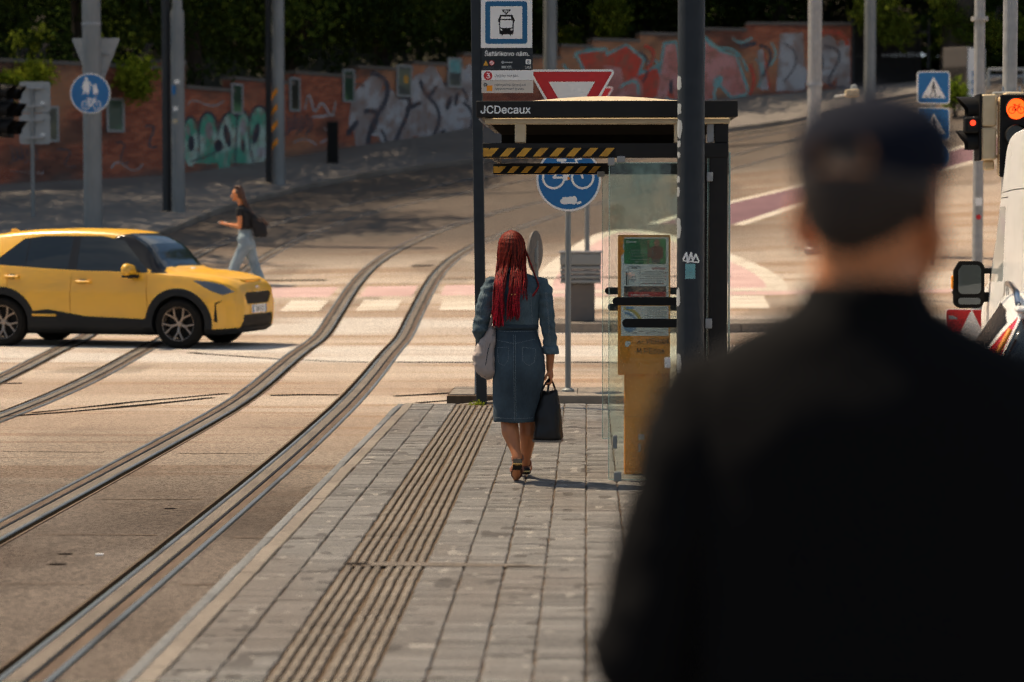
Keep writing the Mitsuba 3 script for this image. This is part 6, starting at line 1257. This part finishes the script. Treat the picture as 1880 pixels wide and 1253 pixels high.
# skirt
SKR = [(599, 912, 985, .094, .0), (610, 910, 988, .103, .0), (630, 907, 994, .122, .0), (655, 905, 999, .135, .0), (680, 904, 1001, .137, .005), (700, 904, 999, .133, .012), (725, 904, 994, .126, .025), (750, 905, 988, .122, .04), (770, 905.5, 984, .120, .05), (774, 906, 983.5, .119, .05)]
sk = loft([wring(*q[:4], q[4], 64, 2.3) for q in SKR] + [wring(773, 908, 981, .113, .05, 64, 2.3), wring(755, 909, 983, .114, .04, 64, 2.3)])
d = meshkit.fbm(sk.vertices * [9, 9, 5], 3, 5) - .5; sk.vertices += sk.vertex_normals * (d * .016)[:, None]
SKK = wadd('skirt', sk, 'm_skirt_denim')
_ra = trimesh.ray.ray_triangle.RayMeshIntersector
def on_back(mesh, pts, lift):
    """Carry points (px, py) on to the back of a garment."""
    o = np.array([wp(a, b, -1.0) for a, b in pts]); hit, ri, _ = _ra(mesh).intersects_location(o, np.tile([0, 1.0, 0], (len(o), 1)), multiple_hits=True)
    out = []
    for k in range(len(o)):
        h = hit[ri == k]
        if len(h): out.append(h[np.argmin(h[:, 1])] - [0, lift, 0])
    return np.array(out)
def dense(pts, s=3.0):
    p = np.array(pts, float); t = np.concatenate([[0], np.cumsum(np.linalg.norm(np.diff(p, axis=0), axis=1))]); q = np.arange(0, t[-1], s); return np.stack([np.interp(q, t, p[:, 0]), np.interp(q, t, p[:, 1])], 1)
def stitched(parent, mesh, lines, r=.0014, key='m_stitch', lift=.0008):
    o = [tube(q, r, 5) for q in (on_back(mesh, dense(l), lift) for l in lines) if len(q) > 2]
    if o: wadd('stitching', cat(o), key, True, parent)
stitched(SKK, sk, [[(944.2, 612), (945, 772)], [(947.2, 612), (948, 772)], [(912, 622), (945, 628), (984, 620)], [(914, 636), (935, 634)], [(914, 636), (916, 664), (926, 668), (934, 660), (935, 634)], [(960, 635), (984, 637)], [(960, 635), (961, 660), (972, 668), (982, 662), (984, 637)], [(907, 766), (982, 766)], [(913, 606), (984, 606)], [(913, 601), (984, 601)]])
stitched(SKK, sk, [[(945.7, 610), (946.5, 773)]], .0025, 'm_seam', .0)
stitched(J, jk, [[(903, 538), (948, 537), (996, 538)], [(948, 505), (948, 592)], [(925, 540), (921, 592)], [(975, 540), (978, 592)], [(904, 522), (903, 545)], [(993, 522), (994, 545)]])
stitched(J, sl, [[(893, 530), (884, 560), (880, 600)], [(890, 530), (881, 560), (877, 598)]]); stitched(J, sr, [[(1002, 535), (1006, 580), (1009, 628)], [(1004, 535), (1008, 580), (1011, 628)]])
# braids
q = np.random.default_rng(31); braids = []
def back_y(x, z):
    s = np.interp(z, [.95, 1.02, 1.1, 1.2, 1.28, 1.33, 1.37, 1.42], [-.11, -.112, -.125, -.132, -.125, -.10, -.085, -.06]); w = np.interp(z, [.95, 1.1, 1.3, 1.4], [.15, .17, .17, .09])
    return s * math.sqrt(max(.12, 1 - min(1, abs(x + .03) / w) ** 2.2))
nb = 150
for k in range(nb):
    u = (k + .5) / nb; az = (u - .5) * 2 * 2.05 + q.normal(0, .04)           # around the back, left ear to right ear
    th = q.uniform(.08, 1.35)                                              # from the parting down to the nape
    grp = q.random()
    if u < .52: xe, ye = q.uniform(904, 926), q.uniform(572, 600)
    elif u < .88: xe, ye = q.uniform(931, 953), q.uniform(560, 588)
    else: xe, ye = q.uniform(953, 968), q.uniform(518, 552)
    if k >= nb - 4: xe, ye = 990 + q.uniform(-4, 3), q.uniform(540, 562)
    e = wp(xe, ye); pts = []
    for f in np.linspace(0, 1, 9):                                          # over the scalp
        t_ = .03 + (th + (1.62 - th) * f * .9) * f if f else .03
        t_ = .05 + 1.5 * f; a_ = az * min(1.0, .35 + f * .8)
        pts.append(hp + [.086 * math.sin(t_) * math.sin(a_), .01 - .108 * math.sin(t_) * math.cos(a_), .018 + .108 * math.cos(t_)])
    p1 = pts[-1]; 
    for f in np.linspace(.07, 1, 20):
        z = p1[2] + (e[2] - p1[2]) * f; x = p1[0] + (e[0] - p1[0]) * (f ** .8) + .006 * math.sin(f * 9 + k)
        if k >= nb - 4: x = p1[0] + (wp(992, 0)[0] - p1[0]) * min(1, f * 1.15) ** .9 - (.05 * max(0, f - .8) / .2)
        yb = back_y(x, z) - .012 - .022 * (k % 3) / 2
        pts.append(np.array([x, p1[1] + (min(yb, p1[1] + .4 * f) - p1[1]) * min(1, f * 2.6), z]))
    pts = np.array(pts); n_ = 64; s_ = np.linspace(0, len(pts) - 1, n_); pp = np.stack([np.interp(s_, np.arange(len(pts)), pts[:, c]) for c in range(3)], 1)
    pp[1:-1] = (pp[:-2] + pp[1:-1] + pp[2:]) / 3
    rr = (.0047 + .0014 * q.random()) * (1 + .22 * np.cos(np.arange(n_) * 2.1)) * np.linspace(1.05, .62, n_); rr[-1] = .001
    braids.append(tube(pp, rr, 5))
for _k in range(3):
    hb = wadd('braids', cat([b for i_, b in enumerate(braids) if (i_ * 7) % 10 in ((0, 3, 6), (1, 4, 7, 9), (2, 5, 8))[_k]]), f'm_braid_{_k}'); labels[hb] = {'label': ('braids with a darkened colour for the shaded gaps between strands', 'dark red braids falling down her back', 'bright crimson braids among the darkened ones')[_k], 'kind': 'stuff'}
wadd('scalp_hair', bone_body([(hp + [0, .01, .02], .082, hp + [0, .0, .0], .082)], .02, 3), 'm_dark_hair')
wadd('hair_clip', cat([rbx(*(wp(x, 0)[0] + W0[0] * 0 + np.array([-.004, .004])), -.172, -.16, wp(0, 538)[2] - .004, wp(0, 538)[2] + .004, .002) for x in (941, 947)]), 'm_gold')
# sandals
fr0, fr1 = wp(951, 838, -.075), wp(947.5, 882, .06)
dd = (fr1 - fr0) / np.linalg.norm(fr1 - fr0); up_ = np.cross([1, 0, 0], dd); up_ = up_ if up_[1] > 0 else -up_
def shoe(f0, f1, nm, w=.036, heel=.055):
    d = np.array(f1) - f0; L_ = np.linalg.norm(d); d /= L_; s = np.array([1.0, 0, 0]); u = np.cross(s, d); u /= np.linalg.norm(u)
    if u[2] < 0 and abs(u[2]) > .3: u = -u
    if abs(u[2]) <= .8 and nm == 'trail': u = u if u[1] > 0 else -u
    out = []
    for t_, ww in ((-.12, .6), (.0, .8), (.3, .72), (.62, 1.08), (.85, 1.0), (1.02, .55)):
        c = np.array(f0) + d * L_ * t_
        out.append([c - s * w * ww - u * .034, c + s * w * ww - u * .034, c + s * w * ww - u * .026, c - s * w * ww - u * .026])
    sh = wadd('sandal', loft(out), 'm_sole', 40)
    c = np.array(f0) + d * L_ * .0; hh = []
    for t_ in (0, 1):
        cc = c - u * (.035 + heel * t_); hh.append([cc - s * .029 - d * .028, cc + s * .029 - d * .028, cc + s * .029 + d * .03, cc - s * .029 + d * .03])
    wadd('heel', loft(hh), 'm_black', False, sh); c2_ = c - u * (.035 + heel)
    wadd('heel_rim', loft([[c2_ - s * .030 - d * .0295, c2_ + s * .030 - d * .0295, c2_ + s * .030 - d * .018, c2_ - s * .030 - d * .018], [c2_ - s * .030 - d * .0295 + u * .008, c2_ + s * .030 - d * .0295 + u * .008, c2_ + s * .030 - d * .018 + u * .008, c2_ - s * .030 - d * .018 + u * .008]]), 'm_gold', False, sh)
    a = np.linspace(0, 2 * np.pi, 20, endpoint=False)
    for t_, rx_, ru in ((.02, .036, .036), (.7, .042, .034)):
        c = np.array(f0) + d * L_ * t_; pts = [c + s * rx_ * math.cos(b) + u * (ru * math.sin(b)) for b in np.linspace(-.6, math.pi + .6, 18)]
        wadd('strap', tube(pts, .0065, 6), 'm_strap', True, sh)
shoe(wp(951, 838, -.075), wp(948, 873, .045), 'trail', heel=.045)
shoe(wp(963, 857, .22), wp(961, 874, .40), 'lead', heel=.03)

# tote and handbag
tb = np.array([(903, 597), (909, 603), (911, 630), (911, 688), (905, 692), (893, 697), (883, 691), (875, 683), (869, 668), (868, 652), (873, 638), (882, 620), (893, 604)])
tb = np.array(Polygon(tb).buffer(-2).buffer(4).buffer(-2).segmentize(3).exterior.coords)[:-1]; c0 = tb.mean(0)
rg_ = [np.array([wp(*(c0 + (v - c0) * f), y) for v in tb]) for f, y in ((.55, -.085), (.85, -.072), (.97, -.045), (1, 0), (1, .05), (.95, .09), (.7, .11))]
m = loft(rg_); m = m.subdivide(); d = meshkit.fbm(m.vertices * [22, 22, 15], 3, 9) - .5; m.vertices += m.vertex_normals * (d * .03)[:, None]
tt = thing('tote_bag', 'pale grey canvas tote bag hanging from the shoulder of the woman with braids', 'bag')
add(tt + '__bag', m.apply_translation(W0), 'm_tote', smooth=True)
for y in (-.03, .07):
    pts = np.array([wp(897, 606, y), wp(906, 575, y - .03), wp(907, 545, y - .04), wp(908, 520, y * .7), wp(909, 508, .02)]); add(tt + '__strap', tube(pts + W0, .011, 6), 'm_tote', smooth=True)
add(tt + '__seam', tube(np.array([wp(906, 612, -.078), wp(897, 640, -.088), wp(892, 670, -.086), wp(891, 690, -.062)]) + W0, .0022, 5), 'm_seam', smooth=True)
hbk = thing('handbag', 'black leather handbag carried in the right hand of the woman', 'bag')
rg_ = []
for t_ in np.concatenate([[0, .015, .05], np.linspace(.1, 1, 16)]):
    cx, cy = 1006.5 + 0.5 * t_, 807 - 89 * t_; e_ = min(1, .86 + t_ * 4) if t_ < .05 else 1.0
    q_ = ell((0, 0, 0), (27.5 - 11.5 * t_ ** 1.25) * K * e_, (.082 - .045 * t_ ** 1.4) * e_, 40, 2.9 - .6 * t_, -.30)
    q_[:, 2] += .012 * t_ * np.cos(np.arange(40) / 40 * 4 * np.pi); rg_.append(q_ + wp(cx, cy, .01))
m = loft(rg_); d = meshkit.fbm(m.vertices * [13, 13, 9], 3, 21) - .5; m.vertices += m.vertex_normals * (d * .030 * np.clip((m.vertices[:, 2] - wp(0, 800)[2]) * 14, 0, 1))[:, None]
add(hbk + '__bag', m.apply_translation(W0), 'm_leather', smooth=True)
m = loft([ell(wp(1006.5, 810.5, .01), 26.5 * K, .080, 40, 3.4, -.30), ell(wp(1006.5, 806.5, .01), 27.8 * K, .0835, 40, 3.4, -.30)]); add(hbk + '__base', m.apply_translation(W0), 'm_leather_grey', smooth=40)
for (a, b, y) in ((994, 1011, -.012), (1002, 1021, .05)):
    pts = CubicSpline([0, 1, 2, 3, 4], [wp(a, 728, y), wp(a + 5, 708, y), wp(1009.5, 694, .022), wp(b - 4, 708, y), wp(b, 728, y)])(np.linspace(0, 4, 24)); add(hbk + '__handle', tube(pts + W0, .0065, 8), 'm_leather', smooth=True)

# --- the man in the foreground
bmat('m_coat', (0.0045, 0.0045, 0.005), folds(9), 0.012, 0.9, eps=5e-3, specular=0.12); mat('m_cap', (0.006, 0.008, 0.016), 0.9, specular=0.15)
mat('m_trousers', (0.006, 0.006, 0.007), 0.9, specular=0.2); mat('m_cap_trim', (0.10, 0.055, 0.034), 0.8, specular=0.1)
MY = 2.95; mk = MY / F
def mp(px, py, y=0.0): return np.array([(px - 1077) * mk, MY + y, 1.73 - (py - 397) * mk])
mn = thing('person', 'man in a black jacket and dark cap seen from behind, close and blurred', 'person')
c = mp(1600, 364, .01); TW = -math.radians(27)                       # head turned to his right side's view, ear and cheek showing
def turn(v): v = np.array(v, float); return c + [v[0] * math.cos(TW) - v[1] * math.sin(TW), v[0] * math.sin(TW) + v[1] * math.cos(TW), v[2]]
hd = [(turn((0, -.012, .02)), .083, turn((0, .025, .022)), .081), (turn((0, .03, -.03)), .068, turn((0, .06, -.095)), .042), (turn((0, -.01, -.02)), .078, turn((0, -.025, -.055)), .062), (mp(1588, 455, .0), .062, mp(1590, 560, .005), .068), (turn((0, -.005, -.05)), .060, mp(1592, 500, .0), .064)]
for s in (-1, 1): hd.append((turn((s * .045, .03, -.05)), .04, turn((s * .02, .06, -.10)), .03))
hd.append((turn((0, .10, -.012)), .01, turn((0, .118, -.05)), .014))
MB = man(bone_body(hd + [(mp(1590, 560, .005), .068, mp(1593, 800), .09), (mp(1593, 800), .09, mp(1593, 1500), .11)] + [(mp(1593, 780), .07, mp(1593 + s * 270, 770), .05) for s in (-1, 1)], .012, 8))
for s in (-1, 1):
    e = []
    for b in np.linspace(-1.9, 2.0, 9): e.append(turn((s * (.083 + .008 * math.cos(b)), -.005 - .02 * math.cos(b), -.025 + .033 * math.sin(b))))
    add(mn + '__ear', bone_body([(e[k], .0062, e[k + 1], .0062) for k in range(8)] + [(turn((s * .079, -.004, -.03)), .012, turn((s * .08, .0, -.045)), .01)], .006, 3), 'm_skin_light', smooth=True)
    add(mn + '__eye', trimesh.creation.icosphere(2, .012).apply_translation(turn((s * .032, .095, -.008))), 'm_white', smooth=True)
add(mn + '__mouth', bone_body([(turn((-.022, .098, -.082)), .006, turn((.022, .098, -.082)), .006)], .006, 3), 'm_strap', smooth=True)
hr = bone_body([(turn((0, -.024, .02)), .087, turn((0, -.034, -.010)), .072), (turn((0, -.036, -.015)), .068, turn((0, -.046, -.038)), .050), (turn((-.048, .0, .0)), .040, turn((-.05, -.02, -.015)), .034), (turn((.048, .0, .0)), .040, turn((.046, -.025, -.015)), .034)], .012, 5)
add(mn + '__hair', hr, 'm_dark_hair', smooth=True)
dome = man(loft([ell((0, .004, -.012), .0965, .112, 40), ell((0, .004, .03), .0955, .110, 40), ell((0, .004, .052), .085, .099, 40), ell((0, .004, .074), .062, .074, 40), ell((0, .004, .086), .03, .036, 40), ell((0, .004, .089), .004, .005, 40)]))
dome = dome - m3.Manifold.cylinder(.1, .034, .030, 32).rotate((90, 0, 0)).translate((0, -.05, .0))
cp = tri(dome.refine_to_length(.012)); cp.vertices = np.array([turn(v + np.array([0, 0, .040])) for v in cp.vertices]); ck = add(mn + '__cap', cp, 'm_cap', smooth=40)
vs_ = []
for f, z0 in ((0, -.002), (1, -.012)):
    vs_.append([turn((.085 * math.sin(b) * (1 - .1 * f), .105 * math.cos(b) * (1) + .058 * f * math.cos(b) ** .5, .030 + z0 - .02 * f * (1 - math.cos(b)))) for b in np.linspace(-1.2, 1.2, 20)])
v = np.array(vs_).reshape(-1, 3); i = np.arange(19); add(ck + '__peak', cat([M(v, quads(np.stack([i, i + 1, i + 21, i + 20], 1))), M(v - [0, 0, .004], quads(np.stack([i, i + 20, i + 21, i + 1], 1)))]), 'm_cap', smooth=True)
add(ck + '__button', trimesh.creation.icosphere(2, .008).apply_translation(turn((0, .004, .130))), 'm_cap', smooth=True)
add(ck + '__strap', tube([turn((.040 * math.cos(b) if False else .036 * math.sin(b), -.105 + .004 * abs(math.sin(b)), .030)) for b in np.linspace(-1.5, 1.5, 12)], .006, 6), 'm_cap_trim', smooth=True)
add(ck + '__arch_trim', tube([turn((.037 * math.cos(b), -.107 + .012 * math.sin(b),   .040 + .036 * math.sin(b))) for b in np.linspace(0, math.pi, 16)], .0045, 6), 'm_cap_trim', smooth=True)
def mring(y, l, r, ry, yc=0.0, n=48): a = mp((l + r) / 2, y, yc); return ell(a, (r - l) / 2 * mk, ry, n, 2.3)
ct = loft([mring(1900, 1270, 1920, .16, .02), mring(1500, 1265, 1930, .155, .02), mring(1250, 1255, 1935, .155, .02), mring(1000, 1240, 1945, .155, .02), mring(850, 1225, 1955, .15, .015), mring(760, 1220, 1960, .135, .01), mring(700, 1245, 1935, .118, .005), mring(655, 1290, 1885, .105, 0), mring(620, 1350, 1825, .096, 0), mring(590, 1410, 1765, .09, 0), mring(565, 1455, 1722, .088, 0), mring(540, 1474, 1706, .088, 0), mring(522, 1478, 1702, .086, 0), mring(518, 1484, 1696, .080, 0), mring(540, 1490, 1690, .074, 0)])
d = meshkit.fbm(ct.vertices * 9, 3, 4) - .5; ct.vertices += ct.vertex_normals * (d * .02)[:, None]
jm = add(mn + '__jacket', ct, 'm_coat', smooth=True)
for s, (a, b, h) in ((-1, ((1312, 757, 0), (1184, 1205, .0), (1280, 1400, .24))), (1, ((1868, 757, 0), (1986, 1205, .0), (1890, 1400, .24)))):
    ar = bone_body([(mp(*a), .078, mp(a[0] + s * 35, a[1] + 120, -.005), .076), (mp(a[0] + s * 35, a[1] + 120, -.005), .076, mp(*b), .068), (mp(*b), .068, mp(*h), .05)], .025, 8); d = meshkit.fbm(ar.vertices * [14, 14, 24], 3, 8) - .5; ar.vertices += ar.vertex_normals * (d * .02)[:, None]; add(jm + '__sleeve', ar, 'm_coat', smooth=True)
    w_ = mp(*h); hb_ = [(w_, .03, w_ + [-s * .02, .07, -.01], .028)]
    for k in range(4): hb_ += finger(w_ + [-s * .02 + (k - 1.5) * .02, .085, -.01], [(0, 1, -.2), (0, .7, -.8), (0, .1, -1)], [.042, .028, .02], .0105, .008)
    hb_ += finger(w_ + [-s * .04, .03, .0], [(-s * .7, .7, -.2), (-s * .2, 1, -.4)], [.04, .03], .012, .0095); MB = MB + man(bone_body([(mp(1593 + s * 270, 770), .05, mp(*b), .045), (mp(*b), .045, w_, .032)], .02, 4)) + man(bone_body(hb_, .006, 4, 14))
    x_ = mp(1595, 400)[0] + s * .10
    add(mn + '__trouser_leg', bone_body([((x_, MY + .02, .95), .125, (x_ + s * .01, MY, .52), .085), ((x_ + s * .01, MY, .52), .085, (x_ + s * .015, MY - .02, .08), .062)], .03, 6), 'm_trousers', smooth=True)
    add(mn + '__shoe', bone_body([((x_ + s * .015, MY - .05, .045), .044, (x_ + s * .03, MY + .16, .036), .036)], .02, 4), 'm_black', smooth=True)

add(mn + '__body', tri(MB), 'm_skin_light', smooth=40)

# --- the woman crossing with a phone
PY = 42.9; pk_ = PY / F; P0 = np.array([at(450, 500, PY)[0], PY, 0]); PZ = tz(P0[0], PY)
PB = 397 - (PZ - 1.73) / pk_
def pp_(px, py, y=0.0): return np.array([(px - 450) * pk_, y, 0]) + [P0[0], PY, 1.73 - (py - 397) * pk_]
mat('m_jeans', denim((0.17, 0.235, 0.275), (0.27, 0.345, 0.385), 3.0), 0.85); mat('m_top', (0.012, 0.013, 0.015), 0.85); mat('m_brown_hair', P(lambda p, n, uv: MX((0.045, 0.018, 0.010), (0.11, 0.045, 0.022), N(p.x * 80, p.y * 80, p.z * 12))), 0.5)
w2 = thing('person', 'young woman in black top and pale jeans looking at a phone behind the car', 'person')
hc = pp_(437, 357)
fz = 1.73 - (PZ - 0) * 0
gy = PB - 4                                                          # pixel row of her ankles on the ground
bd2 = [(hc + [-.01, 0, .02], .088, hc + [.02, 0, .02], .088), (hc + [-.035, 0, -.02], .055, hc + [-.06, 0, -.085], .035), (hc + [.02, 0, -.04], .055, pp_(444, 378), .055), (hc + [-.1, 0, -.012], .01, hc + [-.115, 0, -.035], .014),
       (pp_(441, 390, -.17), .048, pp_(444, 404, -.19), .043), (pp_(444, 404, -.19), .043, pp_(443, 417, -.19), .038), (pp_(443, 417, -.19), .038, pp_(427, 413, -.17), .030), (pp_(427, 413, -.17), .030, pp_(415, 410.5, -.13), .024), (pp_(415, 410.5, -.13), .026, pp_(410, 410, -.10), .022),
       (pp_(443, 390, .17), .048, pp_(446, 414, .17), .038), (pp_(446, 414, .17), .038, pp_(416, 412, .02), .024)]
bd2 += [(pp_(444, 378), .055, pp_(450, 400), .09), (pp_(450, 400), .09, pp_(451, 436), .09), (pp_(447, 386), .06, pp_(441, 390, -.17), .048), (pp_(447, 386), .06, pp_(443, 390, .17), .048), (pp_(451, 440, -.07), .08, pp_(435, 482, -.08), .06), (pp_(451, 440, .07), .08, pp_(465, 482, .08), .06), (pp_(435, 482, -.08), .06, pp_(424, gy - 2, -.08), .045), (pp_(465, 482, .08), .06, pp_(475, gy - 3, .08), .045)]
for k in range(4): bd2 += finger(pp_(410, 410, -.11 + .022 * k), [(-1, 0, .1), (-.8, .3, .5)], [.045, .03], .011, .008)
bd2 += finger(pp_(412, 410, -.12), [(-.6, .2, .8), (-.9, .2, .4)], [.035, .03], .012, .009)
add(w2 + '__body', bone_body(bd2, .02, 5), 'm_skin_sun_paint', smooth=True)
for s in (-1, 1): add(w2 + '__eye', trimesh.creation.icosphere(1, .011).apply_translation(hc + [-.088, s * .03, -.0]), 'm_white', smooth=True)
add(w2 + '__mouth', bone_body([(hc + [-.092, -.02, -.075], .006, hc + [-.092, .02, -.075], .006)], .008, 2), 'm_strap', smooth=True)
tp2 = loft([ell(pp_(451, 421), .115, .15, 28), ell(pp_(452, 412), .112, .145, 28), ell(pp_(452, 400), .13, .165, 28), ell(pp_(450, 390), .135, .175, 28), ell(pp_(448, 383), .115, .165, 28), ell(pp_(446, 379), .08, .11, 28), ell(pp_(445, 376), .055, .06, 28)])
add(w2 + '__top', tp2, 'm_top', smooth=True); add(w2 + '__sleeve', bone_body([(pp_(442, 386, -.17), .06, pp_(442, 393, -.185), .055)], .02, 4), 'm_top', smooth=True); add(w2 + '__sleeve', bone_body([(pp_(444, 386, .17), .06, pp_(445, 393, .185), .055)], .02, 4), 'm_top', smooth=True)
jn = [(pp_(450, 420, 0), .115, pp_(452, 440, 0), .135), (pp_(450, 440, -.07), .125, pp_(454, 450, -.07), .12), (pp_(452, 450, -.08), .115, pp_(435, 482, -.08), .092), (pp_(435, 482, -.08), .092, pp_(424, gy - 6, -.08), .10), (pp_(455, 446, .08), .12, pp_(465, 482, .08), .088), (pp_(465, 482, .08), .088, pp_(475, gy - 8, .08), .095)]
add(w2 + '__jeans', bone_body(jn, .03, 6), 'm_jeans', smooth=True)
for a, y in ((422, -.08), (474, .08)): add(w2 + '__shoe', bone_body([(pp_(a + 2, gy, y), .045, pp_(a - 14, gy + 1.5, y), .036)], .02, 3), 'm_white', smooth=True)
q = np.random.default_rng(5); hh = []
for k in range(90):
    b = q.uniform(-1.3, 1.3); u = q.random(); e = pp_(474 + 20 * u + q.normal(0, 1.5), 394 + 16 * u + 6 * q.random(), q.normal(0, .07))
    s0 = hc + [-.045 + .03 * q.random(), .09 * math.sin(b) * .4, .118]; s1 = hc + [.06 + .03 * q.random(), .095 * math.sin(b), .05]; s2 = pp_(452 + 6 * u, 382, .09 * math.sin(b))
    hh.append(tube(CubicSpline([0, 1, 2, 3], [s0, s1, s2, e])(np.linspace(0, 3, 14)), np.linspace(.022, .006, 14), 5))
add(w2 + '__hair', cat(hh + [bone_body([(hc + [.015, 0, .032], .094, hc + [.045, 0, .0], .088)], .03, 3)]), 'm_brown_hair', smooth=True, kind='stuff')
ph = thing('phone', 'small pale phone held in the hand of the woman in jeans', 'phone')
mph = rbx(-.075, .075, -.037, .037, -.005, .005, .004); scene[ph] = mikit.ply(xf(mph, .15, pp_(409, 407.8, -.07)), 'm_white', smooth=40)
bgk = thing('shoulder_bag', 'black shoulder bag behind the woman in jeans', 'bag')
mb = loft([ell(pp_(479, 435, -.05), .10, .06, 24), ell(pp_(480, 430, -.05), .125, .09, 24), ell(pp_(477, 415, -.05), .135, .10, 24), ell(pp_(472, 402, -.05), .11, .085, 24), ell(pp_(466, 393, -.05), .06, .05, 24)]); add(bgk + '__bag', mb, 'm_top', smooth=True)
add(bgk + '__strap', tube([pp_(470, 400, -.1), pp_(458, 388, -.15), pp_(447, 381, -.12), pp_(444, 384, -.06)], .012, 6), 'm_top', smooth=True)
# small litter on the slab
for k, (x, y, lb) in enumerate([(-2.72, 13.25, 'small white cigarette end lying between the rails'), (-3.02, 11.45, 'brown cigarette end lying on the slab near the left edge')]):
    solo('cigarette_end', cyl((x, y, -.143), (x + .045, y + .004, -.143), .007, 8), 'm_white' if k == 0 else 'm_strap', lb, 'litter')
